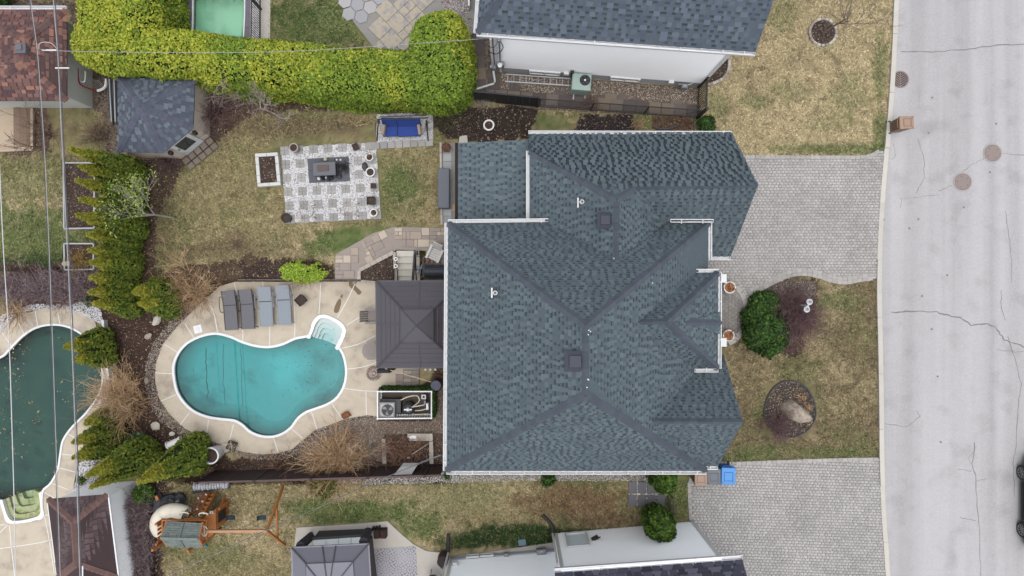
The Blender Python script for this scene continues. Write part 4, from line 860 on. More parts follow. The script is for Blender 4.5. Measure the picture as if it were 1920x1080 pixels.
row = [((268, 322), (124, 296)), ((262, 343), (146, 324)), ((264, 368), (140, 351)), ((262, 396), (149, 382)), ((266, 424), (142, 419)), ((258, 452), (164, 447)), ((256, 477), (167, 475)), ((258, 497), (170, 494)), ((254, 522), (168, 524)), ((252, 547), (167, 547)), ((256, 566), (176, 571))]
names = ['northernmost cedar of the row, its tip nearest the grey shed', 'second cedar from the shed end of the row', 'third cedar from the shed end, behind the bare tree crown', 'fourth cedar from the shed end, beside the upper wooden bed corner', 'fifth cedar of the row with the longest tip, next to the bed corner', 'sixth cedar of the row, between the two wooden beds', 'seventh cedar of the row, beside the lower wooden bed', 'eighth cedar, at the foot of the lower wooden bed', 'ninth cedar of the row, beside the purple twig hedge', 'tenth cedar, above the white stones by the dark pool', 'last cedar of the row, touching the white stones']
for i, ((b, tp), nm) in enumerate(zip(row, names)):
    bz = 0 if b[1] < 560 else -.3
    hgt = max(2.6, htip(b, tp, bz)); cedar(nm, b, bz, min(5.4, hgt), .50 + .10 * (i % 3 == 1), 3 + i % 2, seed=i, dens=2.0, group=G1)
for i, (b, tp, z, r, tips, nm) in enumerate([((322, 546), (250, 538), ZP, .72, 3, 'upper cedar of the pair between the row and the pool corner'), ((326, 566), (264, 569), ZP, .72, 3, 'lower cedar of the pair between the row and the pool corner'),
        ((200, 640), (119, 628), ZP, .68, 4, 'forked cedar overhanging the dark green pool'), ((206, 664), (138, 668), ZP, .62, 3, 'short cedar leaning over the east rim of the dark pool'),
        ((222, 775), (158, 790), ZP, .5, 2, 'slim cedar south of the dark pool bend'), ((222, 800), (137, 830), ZP, .6, 3, 'cedar with a pale tip over the pool deck curve'), ((224, 825), (140, 866), ZP, .6, 3, 'broad cedar above the white stone bed'),
        ((284, 838), (170, 908), ZP, .75, 3, 'tall cedar pointing at the brown shed roof corner'), ((280, 862), (176, 926), ZP, .45, 2, 'thin cedar touching the brown shed roof'), ((378, 842), (262, 914), ZP, .82, 4, 'widest cedar, beside the white urn by the brown fence')]):
    cedar(nm, b, z, min(5.2, htip(b, tp, z)), r, tips, seed=40 + i, dens=1.7, group='cedars round the two pools')
cedar('small low cedar bush under the widest cedar', (276, 922), 0, .9, .5, 2, seed=77, dens=3, mat=CEDD, tipmat=False, cat='shrub', name='cedar_bush')
# globes and shrubs
def globe(label, px, py, z, r, h, mats, seed, name='evergreen_shrub', lobes=((0, 0, 1),), n=5000, leaf=.075, up=.2, group=None, zc=None):
    a = P(px, py, z); t = T(name, label, 'shrub', a, group); R = np.random.default_rng(seed); PT = []; NN = []; cb = MB()
    for lx, ly, ls in lobes:
        m = int(n * ls * ls); v = R.normal(size=(m, 3)); v /= np.linalg.norm(v, axis=1, keepdims=True); v[:, 2] = np.abs(v[:, 2]) * np.where(R.random(m) < .82, 1, -1)
        lump = 1 + .8 * (fbm(v[:, 0] * 3 + seed, v[:, 1] * 3 + v[:, 2] * 2, 1.0, seed, 3) - .5); q = v * lump[:, None] * np.array([r * ls, r * ls, h * .5 * ls]); q[:, 2] += h * .5 * ls
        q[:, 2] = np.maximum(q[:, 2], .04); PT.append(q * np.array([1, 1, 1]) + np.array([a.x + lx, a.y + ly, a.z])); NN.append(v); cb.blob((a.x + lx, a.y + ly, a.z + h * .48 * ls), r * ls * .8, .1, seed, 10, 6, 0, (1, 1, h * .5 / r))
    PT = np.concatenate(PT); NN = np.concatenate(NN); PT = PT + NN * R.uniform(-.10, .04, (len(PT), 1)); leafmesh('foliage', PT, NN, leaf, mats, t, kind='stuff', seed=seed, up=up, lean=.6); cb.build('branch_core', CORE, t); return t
GLB = leafmat('boxwood_leaf', [CF(50, 76, 36), CF(66, 94, 42), CF(40, 62, 32), CF(80, 106, 46), CF(34, 52, 28), CF(56, 84, 38)], 1.5)
globe('two lobed green yew bush between porch and purple bush', 1424, 610, 0, .92, 1.25, GLB, 5, lobes=((-.05, -.2, .92), (.0, .85, .66), (.3, -.6, .7), (.35, .35, .5), (-.35, .35, .6)), n=9000, leaf=.085)
globe('olive green globe cedar leaning over the siding wall top', 1225, 962, 0, .62, 2.4, CEDD, 6, n=9000, lobes=((0, 0, 1),))
globe('green globe cedar half hidden under the house eave', 1234, 885, 0, .5, 1.8, CEDD, 7, n=8000)
globe('small bright green shrub by the black gate post', 1321, 236, 0, .36, .6, GLB, 8, n=1400, leaf=.06)
globe('pale green rhododendron clump in the mulch by the fence', 268, 827, ZP, .45, .8, leafmat('grey_green_leaf', [CF(84, 98, 72), CF(104, 118, 86), CF(66, 80, 58)], 1.5), 9, n=900, leaf=.1)
globe('small green plant in the gravel strip along the house', 1028, 897, 0, .28, .4, GLB, 10, n=500, leaf=.07)
globe('little green weed plant at the corner of the gravel strip', 838, 892, 0, .13, .2, GLB, 11, n=120, leaf=.06)
globe('small green tuft in the white stones by the brown shed', 154, 900, ZP, .17, .2, CEDD, 12, n=300, leaf=.05)
globe('dark green shrub at the purple hedge end by white stones', 170, 563, -.3, .22, .35, CEDD, 13, n=300, leaf=.06)
globe('yellow green juniper under the tan bare bush', 610, 908, 0, .55, .35, CED, 14, n=1200, leaf=.06)
globe('green shrub in the top left corner beyond the red brown shed', 6, -2, 0, .6, .9, GLB, 15, n=1500, leaf=.08)
# spirea with fresh lime leaves at the lawn edge
a = P(572, 512, -.2); t = T('lime_spirea', 'lime green spirea bush spilling over the pool deck edge', 'shrub', a); mb = twigs(a, 60, .95, 1.0, .75, .008, 1, 5, nb=2); mb.build('stems', BROWNT, t)
R = np.random.default_rng(4); n = 5200; u = np.sqrt(R.random(n)); th = R.uniform(0, 6.283, n); pts = np.stack([a.x + 1.08 * u * np.cos(th), a.y + .52 * u * np.sin(th) + .05, a.z + .1 + .75 * np.sqrt(np.clip(1 - u * u, 0, 1)) * R.uniform(.75, 1.05, n)], 1)
keep = fbm(pts[:, 0], pts[:, 1], .28, 9) > .40; leafmesh('leaves', pts[keep], np.tile([0, 0, 1.], (keep.sum(), 1)), .05, leafmat('lime_leaf', [CF(150, 172, 62), CF(124, 152, 50), CF(170, 186, 84), CF(104, 132, 46)], 3), t, kind='stuff', seed=8, lean=.8)
# bare shrubs
bare_bush('big fountain shaped tan bare bush by the brown fence', 632, 862, ZP, 200, 1.5, 1.1, .55, TAN, .013, 2, 1)
bare_bush('paler bare bush east of the big tan one', 690, 850, ZP, 26, 1.0, 1.0, .6, GREYT, .009, 2, 2)
bare_bush('tan ornamental grass bush at the pool deck corner', 368, 545, ZP, 110, 1.25, 1.0, .7, TAN, .011, 2, 3)
bare_bush('upright tan bare shrub above the deck corner', 352, 515, -.2, 22, 1.2, .9, .8, TAN, .009, 2, 31, bias=(-.3, .3))
bare_bush('tall tan bare bush leaning over the dark pool edge', 254, 745, ZP, 170, 1.6, .85, .9, TAN, .012, 2, 4, bias=(-.35, .1))
bare_bush('deep purple bare barberry beside the green yew', 1478, 590, 0, 380, 1.15, 1.0, .7, PURP, .010, 2, 5)
bare_bush('small purple barberry south of the yew', 1472, 650, 0, 40, .42, 1.0, .8, PURP, .008, 1, 6)
bare_bush('reddish bare shrub west of the five sided shed door', 318, 300, 0, 60, .75, 1.0, .7, PURP, .009, 2, 7)
bare_bush('tangled purple bare shrub between shed and hedge', 408, 208, 0, 80, 1.15, 1.0, .7, PURP, .010, 2, 8)
bare_bush('dry brown shrub west of the five sided shed', 188, 255, 0, 50, .9, .9, .8, twigmat('dry_twigs', [C(150, 126, 108), C(128, 106, 92), C(112, 92, 82)]), .010, 2, 9)
bare_bush('brown bare shrub by the stone edged bed', 742, 838, ZP, 50, .85, .9, .9, BROWNT, .010, 2, 10)
bare_bush('brown bare shrub inside the stone edged bed', 775, 845, ZP, 40, .8, 1.0, .7, BROWNT, .009, 2, 11)
bare_bush('dark bare shrub at the left of the round boulder bed', 1452, 790, 0, 70, .85, 1.0, .6, PURP, .009, 2, 12)
bare_bush('thin bare shrub in front of the black privacy fence', 905, 196, 0, 14, .7, .9, .9, GREYT, .009, 2, 13)
bare_bush('wispy bare shrub beside the blue garden swing', 838, 222, 0, 40, .9, 1.0, .7, twigmat('olive_twigs', [C(84, 82, 60), C(70, 70, 54), C(102, 96, 72)]), .008, 2, 14)
bare_bush('reddish twigs against the chain link fence', 1100, 200, 0, 16, .8, .8, .9, BROWNT, .008, 2, 15)
bare_bush('straw coloured dead perennial by the house eave', 1195, 238, 0, 40, .4, 1.0, .6, TAN, .007, 1, 16)
bare_bush('brown dead perennial beside the gate corner', 1292, 236, 0, 30, .4, 1.0, .6, BROWNT, .007, 1, 17)
bare_bush('dry ornamental grass on the white stones by the dark pool', 35, 585, -.3, 60, .95, 1.2, .4, TAN, .010, 1, 18)
bare_bush('bare twigs drooping over the dark pool deck', 120, 570, -.3, 30, .6, 1.2, .4, BROWNT, .007, 2, 19)
bare_bush('wiry yellow shrub in front of the shed wall', 262, 290, 0, 12, .9, 1.0, .6, TAN, .010, 1, 20)
bare_bush('small reddish shrub in the white stone bed by the brown shed', 185, 878, ZP, 26, .6, 1.0, .6, PURP, .008, 2, 21)
bare_bush('leafless sapling lying low on the lawn', 672, 236, 0, 6, .7, 1.2, .3, TAN, .012, 1, 22)
bare_bush('sprawling grey bush in front of the hedge', 480, 168, 0, 34, 1.5, .8, 1.0, GREYT, .014, 2, 23)
bare_bush('bare bush at the shed side of the south lawn', 300, 985, 0, 20, .6, 1, .7, PURP, .009, 2, 24)
bare_bush('faint bare shrub alone in the middle of the lawn', 445, 455, 0, 26, .7, 1.0, .5, twigmat('dry_twigs', []), .006, 2, 26)
bare_bush('bare twiggy bush beside the red brown shed path', 96, 255, 0, 24, 1.4, .9, .8, twigmat('dry_twigs', []), .012, 2, 27)
# dormant purple twig hedges
def twig_hedge(label, pts, z, w, h, n, mat, seed):
    a = P(*pts[len(pts) // 2], z); t = T('twig_hedge', label, 'hedge', a); R = random.Random(seed); mb = MB(); p = [P(*q, z) for q in pts]
    for i in range(n):
        k = R.randrange(len(p) - 1); q = p[k].lerp(p[k + 1], R.random()) + Vector((R.gauss(0, w * .35), R.gauss(0, w * .35), 0)); d = Vector((R.gauss(0, .5), R.gauss(0, .5), 1)).normalized(); L = h * R.uniform(.55, 1.1)
        m = q + d * L * .5; e = m + (d + Vector((R.gauss(0, .5), R.gauss(0, .5), 0))).normalized() * L * .5; mb.tube([q, m, e], .009, 3, r1=.005, cap=False)
        for j in range(3):
            s = q.lerp(e, R.uniform(.4, .95)); mb.tube([s, s + Vector((R.gauss(0, .16), R.gauss(0, .16), R.uniform(.02, .18)))], .006, 3, r1=.003, cap=False)
    mb.build('stems', mat, t); return t
twig_hedge('dormant purple twig hedge above the dark green pool', [(-30, 540), (60, 538), (120, 537), (178, 535)], -.1, .75, .9, 1500, DUSK, 3)
twig_hedge('dormant purple twig hedge between brown shed and playset', [(268, 930), (270, 1000), (272, 1110)], 0, .6, 1.0, 1300, DUSK, 4)
# ivy over the shed wall
a = P(236, 1000, 1.0); t = T('climbing_vine', 'bare vine with few leaves climbing the pale shed wall', 'vine', a); mb = MB(); R = random.Random(5)
for k in range(9):
    y = 940 + k * 16; q = [P(262 - j * 5, y + R.uniform(-8, 8), ZP + .2 + j * .2) for j in range(7)]; mb.tube(smooth_open(q, 3), .008, 3, r1=.004)
mb.build('stems', BARK, t)
# trees without leaves
def bare_tree(label, px, py, z, h, lean, seed, mat, cone=.55, r0=.07, lv=4, nb=4, leaves=None, group=None, name='bare_tree'):
    a = P(px, py, z); t = T(name, label, 'tree', a, group); R = random.Random(seed); tr = MB(); br = MB(); ends = []
    def grow(p, d, L, r, k):
        q = [p]; dd = d.copy()
        for i in range(3):
            dd = (dd + Vector((R.gauss(0, .12), R.gauss(0, .12), .04))).normalized(); q.append(q[-1] + dd * L / 3)
        (tr if k == lv else br).tube(q, r, 5 if k >= lv - 1 else 3, r1=r * .6, cap=False)
        if k == 0: ends.append(q[-1]); return
        for j in range(nb):
            s = q[R.randint(2, 3)] if k < lv or j else q[3]; e = (dd + Vector((R.gauss(0, cone), R.gauss(0, cone), R.gauss(0, .3)))).normalized(); grow(s, e, L * R.uniform(.55, .8), r * .55, k - 1)
    grow(a - Vector((0, 0, .05)), Vector((lean[0], lean[1], 1)).normalized(), h * .38, r0, lv)
    tr.build('trunk', mat, t); br.build('branches', mat, t)
    if leaves:
        pts = np.array([e for e in ends]); pts = np.repeat(pts, leaves[1], 0) + np.random.default_rng(seed).normal(0, .1, (len(pts) * leaves[1], 3)); leafmesh('leaves', pts, np.tile([0, 0, 1.], (len(pts), 1)), .05, leaves[0], t, kind='stuff', seed=seed)
    return t
BUD = leafmat('budding_leaf', [CF(132, 150, 70), CF(112, 132, 58), CF(152, 166, 90)], 3)
bare_tree('pale barked young tree budding green over the cedar row', 322, 408, 0, 4.2, (-.15, .0), 11, M('silver_bark', C(172, 166, 158), v=.15), .5, .05, 4, 4, (BUD, 3))
bare_tree('leafless tree inside the ring of stones on the front lawn', 1542, 62, 0, 4.6, (.35, .0), 12, M('dark_bark', C(136, 122, 110), v=.2), .55, .05, 4, 4)
bare_tree('grey leafless tree in front of the hedge and lawn', 530, 222, 0, 3.0, (-.25, .05), 13, GREYT, .6, .05, 4, 4)
bare_tree('leafless tree beside the path of the red brown shed', 95, 285, 0, 3.0, (-.2, .05), 14, M('warm_bark', C(138, 118, 100), v=.2), .6, .045, 3, 4)
bare_tree('sparse tree against the side of the green hedge', 425, 182, 0, 3.0, (.1, .0), 15, GREYT, .6, .045, 4, 3)
# ================================================================ grass blades on the lawns
HARD = [DRIVE_N, DRIVE_S, LOWER] + [PP(p) for p in ([(520, 262), (818, 212), (818, 268), (716, 274), (720, 412), (535, 421), (531, 354), (482, 355), (479, 287)], [(625, 425), (860, 420), (860, 530), (620, 530), (628, 480)], [(822, 262), (1000, 262), (1000, 430), (822, 430)], [(850, 200), (1320, 240), (1372, 250), (1412, 340), (1372, 490), (1300, 690), (1395, 790), (1330, 890), (820, 890), (830, 412)], [(890, 60), (1310, 155), (1312, 222), (885, 195)], [(555, 985), (735, 973), (800, 1030), (1045, 1018), (1290, 975), (1400, 1100), (540, 1100)], [(285, 0), (505, 0), (505, 90), (285, 90)], [(632, 0), (900, 0), (900, 100), (780, 110), (690, 85)], [(0, 15), (175, 15), (175, 290), (0, 290)], [(200, 140), (400, 230), (395, 300), (200, 300)], [(90, 925), (270, 905), (270, 1090), (90, 1090)], [(400, 880), (830, 880), (1290, 880), (1290, 902), (560, 905), (400, 912)], [(1440, 715), (1530, 715), (1532, 820), (1430, 820)])]
def soilat(x, y):
    i = np.clip(((y + 16) / .1).round().astype(int), 0, SM.shape[0] - 1); j = np.clip(((x + 26) / .1).round().astype(int), 0, SM.shape[1] - 1); return SM[i, j]
n = 330000; gx = RNG.uniform(-23.2, 16.9, n); gy = RNG.uniform(-13.3, 13.3, n); ok = ~soilat(gx, gy) | (RNG.random(n) < .04)
ok &= gx < np.interp(gy, [p[1] for p in ROADW][::-1], [p[0] for p in ROADW][::-1]) + .02
for pl in HARD: ok &= ~inside(pl, gx, gy)
gx, gy = gx[ok], gy[ok]; gc, _ = ground_colour(gx, gy); m = len(gx); f = RNG.uniform(.45, 1.7, (m, 1)); gc = gc * f
st = RNG.random(m) < .2; gc[st] = gc[st] * .75 + arr('straw') * .28
th = RNG.uniform(0, 6.283, m); L = RNG.uniform(.06, .15, m); wv = RNG.uniform(.014, .034, m); hh = RNG.uniform(.015, .05, m)
dx, dy = np.cos(th), np.sin(th)
V = np.stack([np.stack([gx - dy * wv, gy + dx * wv, np.full(m, -.01)], 1), np.stack([gx + dy * wv, gy - dx * wv, np.full(m, -.01)], 1), np.stack([gx + dx * L, gy + dy * L, hh], 1)], 1).reshape(-1, 3)
GB = M('grass_blade', attr=True, v=.1, s=3, rough=.9, spec=.1)
grass = npmesh('grass', V, np.arange(3 * m).reshape(-1, 3), GB, kind='stuff', col=np.repeat(gc, 3, 0))
grass['label'] = 'short spring grass, half straw and half green, on the lawns'; grass['category'] = 'grass'
# ================================================================ gravel
def gravel(name, label, poly, z, dens, size, cols, seed=0, holes=(), parent=None, struct=True, cap=None):
    xs = [p[0] for p in poly]; ys = [p[1] for p in poly]; R = np.random.default_rng(seed); A = (max(xs) - min(xs)) * (max(ys) - min(ys)); n = int(A * dens)
    x = R.uniform(min(xs), max(xs), n); y = R.uniform(min(ys), max(ys), n); k = soft(x, y, poly, seed, .06)
    for h in holes: k &= ~inside(h, x, y)
    x, y = x[k], y[k]; m = len(x); s = size * R.uniform(.6, 1.5, m); zz = z + R.uniform(-.2, .5, m) * size
    o = np.array([(1, 0, 0), (0, 1, 0), (-1, 0, 0), (0, -1, 0), (0, 0, .8), (0, 0, -.6)], float); a = R.uniform(0, 6.283, m); sq = R.uniform(.6, 1, (m, 6, 1)) 
    q = o[None] * sq * s[:, None, None]; q[:, :, 1] *= R.uniform(.6, 1, m)[:, None]; ca, sa = np.cos(a)[:, None], np.sin(a)[:, None]
    X = q[:, :, 0] * ca - q[:, :, 1] * sa + x[:, None]; Y = q[:, :, 0] * sa + q[:, :, 1] * ca + y[:, None]; Z = q[:, :, 2] + zz[:, None]
    f = np.array([(0, 1, 4), (1, 2, 4), (2, 3, 4), (3, 0, 4)]); FF = (np.arange(m)[:, None, None] * 6 + f[None]).reshape(-1, 3)
    o = npmesh(name, np.stack([X, Y, Z], -1).reshape(-1, 3), FF, M('gravel_' + label.split()[0] + str(seed), v=.08, icols=cols, rough=.9), parent, kind='stuff')
    if not parent: o['label'] = label; o['category'] = 'gravel'
    return o
GRC = [C(150, 138, 128), C(120, 106, 98), C(178, 166, 154), C(98, 86, 80), C(198, 188, 178), C(134, 116, 104)]
WHC = [C(238, 238, 240), C(226, 226, 230), C(244, 244, 246), C(206, 206, 212), C(110, 110, 114), C(236, 236, 238), C(232, 230, 230)]
# ================================================================ sunken pool yard
CHIP = M('wood_chip', v=.15, icols=[C(84, 68, 60), C(62, 52, 48), C(112, 92, 78), C(140, 118, 100), C(72, 58, 54), C(50, 42, 40), C(98, 78, 66), C(172, 152, 132)])
def chips(parent, poly, z, d=420):
    xs = [p[0] for p in poly]; ys = [p[1] for p in poly]; n = int((max(xs) - min(xs)) * (max(ys) - min(ys)) * d); x = RNG.uniform(min(xs), max(xs), n); y = RNG.uniform(min(ys), max(ys), n); k = inside(poly, x, y); m = int(k.sum())
    leafmesh('wood_chips', np.c_[x[k], y[k], np.full(m, z)], np.tile([0, 0, 1.], (m, 1)), .045, CHIP, parent, kind='stuff', lean=.3, aspect=1.3, seed=m)
DECKC = M('pool_deck_concrete', v=.10, s=.9, fine=.08, fs=70, rough=.9, ncols=[C(170, 158, 144), C(198, 186, 168), C(206, 194, 176), C(182, 170, 156)])
DECK = PP([(445, 527), (702, 528), (740, 529), (800, 529), (800, 690), (742, 692), (742, 736), (707, 737), (707, 781), (690, 778), (660, 783), (640, 788), (618, 797), (590, 806), (572, 822), (548, 842), (520, 850), (490, 852), (455, 847), (422, 836), (384, 822), (347, 803), (317, 775), (298, 745), (291, 712), (293, 680), (306, 645), (332, 613), (372, 573), (412, 537)], ZP)
dk = MB().prism(DECK, ZP - 1.0, ZP + .02, [POOL[::1]]).build('pool_deck', DECKC); dk['kind'] = 'structure'
JW = M('white_joint', C(234, 232, 228), v=.04)
def joint(pts, parent, z, w=.035, name='joint_strip'):
    p = [P2(a, b, z) for a, b in (smooth_open(pts, 5) if len(pts) > 2 else pts)]; vs = []
    for i, a in enumerate(p):
        d = Vector(p[min(i + 1, len(p) - 1)]) - Vector(p[max(i - 1, 0)]); n = Vector((-d.y, d.x)).normalized() * w / 2
        vs += [(a[0] + n.x, a[1] + n.y, z), (a[0] - n.x, a[1] - n.y, z), (a[0] - n.x, a[1] - n.y, z + .006), (a[0] + n.x, a[1] + n.y, z + .006)]
    fs = []
    for i in range(len(p) - 1):
        for k in range(4): fs.append((4 * i + k, 4 * i + (k + 1) % 4, 4 * i + 4 + (k + 1) % 4, 4 * i + 4 + k))
    MB().add(vs, fs).build(name, JW, parent)
for l in ([(302, 752), (330, 740)], [(347, 607), (364, 634)], [(309, 646), (335, 662)], [(291, 699), (325, 701)], [(391, 563), (402, 592), (408, 624)], [(439, 531), (450, 572), (455, 617), (455, 640)], [(492, 528), (503, 580), (506, 611), (505, 650)], [(545, 531), (551, 562), (553, 603), (552.5, 633)], [(601, 531), (600, 560), (598, 589)],
          [(667, 529), (650, 565), (632, 596)], [(650, 610), (708, 573)], [(640, 653), (672, 645), (704, 629)], [(651, 692), (680, 688), (708, 679)], [(338, 796), (356, 773)], [(387, 820), (391, 788)], [(428, 834), (438, 796)], [(512, 819), (522, 849)], [(543, 801), (567, 821)], [(584, 772), (594, 804)], [(622, 757), (643, 787)], [(645, 728), (675, 732), (708, 734)], [(686, 733), (687, 778)]): joint(l, dk, ZP + .02)
dkc = MB()
for pts in ([(670, 540), (680, 565), (694, 590), (700, 620)], [(648, 640), (690, 700), (705, 735)], [(640, 735), (690, 780)]): pass
# wet stains are part of the concrete
ST = M('wet_stain', C(126, 108, 84), v=.2, rough=.8)
for pts in ([(655, 528), (664, 527), (667, 536), (673, 542), (678, 548), (672, 553), (665, 545), (658, 540), (654, 534)], [(638, 560), (640, 566), (636, 582), (631, 587), (626, 584), (628, 574), (634, 562)], [(640, 552), (643, 554), (641, 559), (638, 558)]):
    MB().prism(PP(smooth_closed(pts, 3), ZP + .02), ZP + .024, ZP + .024).build('wet_stain', ST, dk)
# pools
def pool(label, poly, liner, z, depth, coping, cw, tint, dens, floorcols, name='swimming_pool', water_drop=.10):
    cx = sum(p[0] for p in poly) / len(poly); cy = sum(p[1] for p in poly) / len(poly); t = T(name, label, 'swimming pool', (cx, cy, z)); n = len(poly)
    basin = MB(); lv = [(0, .02), (0, -.3 * depth), (-.06, -.52 * depth), (-.18, -.76 * depth), (-.34, -.92 * depth), (-.5, -depth)]; rings = [offset_poly(poly, o) if o else poly for o, q in lv]
    basin.add([(p[0], p[1], z + q) for r, (o, q) in zip(rings, lv) for p in r], [(k * n + i, k * n + (i + 1) % n, (k + 1) * n + (i + 1) % n, (k + 1) * n + i) for k in range(5) for i in range(n)]); inner = rings[-1]
    basin.prism(inner, z - depth - .002, z - depth - .002); basin.build('liner', liner, t, smooth=True)
    b = MB(); b.prism(offset_poly(poly, cw), z - .05, z + .045, [offset_poly(poly, -.015)]); b.build('coping', coping, t)
    w = MB(); w.prism(offset_poly(poly, .012), z - depth - .2, z - water_drop, bottom=True); w.build('water', tint, t); return t
def water(name, absorb, dens, rough=.02, murk=None, mf=.0):
    m = bpy.data.materials.new(name); m.use_nodes = True; nt = m.node_tree; N = nt.nodes; L = nt.links; N.remove(N['Principled BSDF']); out = N['Material Output']
    tr = N.new('ShaderNodeBsdfTransparent'); gl = N.new('ShaderNodeBsdfGlossy'); gl.inputs['Roughness'].default_value = rough; mx = N.new('ShaderNodeMixShader'); fr = N.new('ShaderNodeFresnel'); fr.inputs[0].default_value = 1.33
    surf = tr.outputs[0]
    if murk:
        df = N.new('ShaderNodeBsdfDiffuse'); df.inputs[0].default_value = murk; m2 = N.new('ShaderNodeMixShader'); m2.inputs[0].default_value = mf; L.new(tr.outputs[0], m2.inputs[1]); L.new(df.outputs[0], m2.inputs[2]); surf = m2.outputs[0]
    nz = N.new('ShaderNodeTexNoise'); nz.inputs['Scale'].default_value = 1.6; bp = N.new('ShaderNodeBump'); bp.inputs['Strength'].default_value = .04; g = N.new('ShaderNodeNewGeometry'); L.new(g.outputs['Position'], nz.inputs['Vector']); L.new(nz.outputs['Fac'], bp.inputs['Height']); L.new(bp.outputs[0], gl.inputs['Normal'])
    L.new(fr.outputs[0], mx.inputs[0]); L.new(surf, mx.inputs[1]); L.new(gl.outputs[0], mx.inputs[2]); L.new(mx.outputs[0], out.inputs['Surface'])
    va = N.new('ShaderNodeVolumeAbsorption'); va.inputs['Color'].default_value = absorb; va.inputs['Density'].default_value = dens; L.new(va.outputs[0], out.inputs['Volume']); return m
LIN1 = M('teal_liner', v=.10, s=.45, fine=.04, rough=.8, ncols=[C(64, 148, 154), C(98, 186, 186), C(92, 180, 182), C(70, 156, 160)])
WAT1 = water('pool_water', (.40, .84, .86, 1), 1.1, murk=None)
def stain(m, spots):
    nt = m.node_tree; N = nt.nodes; L = nt.links; b = N['Principled BSDF']; src = b.inputs['Base Color'].links[0].from_socket; g = N.new('ShaderNodeNewGeometry'); tz = N.new('ShaderNodeTexNoise'); tz.inputs['Scale'].default_value = 1.2; tz.inputs['Detail'].default_value = 5; L.new(g.outputs['Position'], tz.inputs['Vector'])
    for px, py, r, val in spots:
        p = P(px, py, ZP - .85); d = N.new('ShaderNodeVectorMath'); d.operation = 'DISTANCE'; L.new(g.outputs['Position'], d.inputs[0]); d.inputs[1].default_value = p
        a = N.new('ShaderNodeMath'); a.operation = 'MULTIPLY_ADD'; L.new(tz.outputs['Fac'], a.inputs[0]); a.inputs[1].default_value = r * 1.2; L.new(d.outputs['Value'], a.inputs[2])
        q = N.new('ShaderNodeMapRange'); q.interpolation_type = 'SMOOTHSTEP'; q.inputs[1].default_value = r * .6; q.inputs[2].default_value = r * 1.7; q.inputs[3].default_value = val; q.inputs[4].default_value = 1.0; L.new(a.outputs[0], q.inputs[0])
        h = N.new('ShaderNodeHueSaturation'); L.new(src, h.inputs['Color']); L.new(q.outputs[0], h.inputs['Value']); src = h.outputs[0]
    L.new(src, b.inputs['Base Color'])
stain(LIN1, [(570, 642, .9, .72), (607, 674, .8, .66), (590, 712, .8, .74), (540, 690, 1.5, 1.28)])
pl1 = pool('free form turquoise pool with white corner steps', POOL, LIN1, ZP, .85, WHITE, .09, WAT1, .4, None)
# wrinkles of the liner and specks
WRK = M('liner_wrinkle', C(20, 92, 98), v=.1)
for pts in ([(361, 640), (362, 690), (363, 720), (362, 770)], [(386, 632), (386, 680), (388, 720), (388, 775)], [(418, 640), (419, 720), (423, 780)], [(451, 652), (453, 700), (456, 790)]):
    q = [P(a, b, ZP - .84) for a, b in pts]; d = []
    for i in range(len(q) - 1):
        for j in range(7): e = q[i].lerp(q[i + 1], j / 7); d.append(e + Vector((random.gauss(0, .022), 0, 0)))
    MB().tube(d, .015 if pts[0][0] < 400 else .008, 4).build('liner_wrinkle', WRK, pl1)
sm = MB()
for k in range(60):
    px, py = random.gauss(590, 45), random.gauss(690, 45); a = P2(px, py, ZP - .1)
    if inside(POOL, a[0], a[1]): sm.lathe([(.022, .006), (0, .01)], a[0], a[1], ZP - .1, n=5)
sm.build('floating_speck', DARK, pl1, kind='stuff')
# white step unit with three treads
SHW = M('step_shell', C(246, 246, 244), v=.02, rough=.35)
outer = smooth_open([(576, 630), (582, 618), (585, 605), (595, 592.5), (607, 589), (622, 593), (640, 603), (648, 613), (650, 623), (644, 640), (636, 655)], 4)
inn = smooth_open([(583, 631), (588, 619), (592, 608), (600, 598), (609, 596), (620, 599), (635, 608.5), (641, 616), (642, 622), (637, 637), (631, 648)], 4)
o2 = PP(outer, ZP); i2 = PP(inn, ZP); n = len(o2); b = MB(); vs = [(p[0], p[1], ZP + .02) for p in o2] + [(p[0], p[1], ZP + .075) for p in offset_poly(o2, -.02)[:n]] + [(p[0], p[1], ZP + .075) for p in i2] + [(p[0], p[1], ZP - .45) for p in i2]
b.add(vs, [(r * n + i, r * n + i + 1, (r + 1) * n + i + 1, (r + 1) * n + i) for r in range(3) for i in range(n - 1)]); 
for q in (o2[0], o2[-1]): pass
for px, py in ((579.5, 630.5), (633.5, 651.5)): a = P(px, py, ZP); b.lathe([(.11, .0), (.11, .07), (.07, .095), (0, .1)], a.x, a.y, a.z, 12)
stp = b.build('step_shell', SHW, pl1, smooth=False)
A_ = np.array(i2); c0 = np.array(P2(606, 642, ZP))
for k, (f0, zz) in enumerate(((1.03, -.14), (.80, -.25), (.58, -.38), (.36, -.54))):
    fi = (.80, .58, .36, 0)[k]; ring = [tuple(c0 + (p - c0) * f0) for p in A_] + ([tuple(c0 + (p - c0) * (fi + .004)) for p in A_[::-1]] if fi else []); MB().prism(ring, ZP - .9, ZP + zz).build('pool_step', M('submerged_step', C(216, 226, 226), v=.03), pl1)
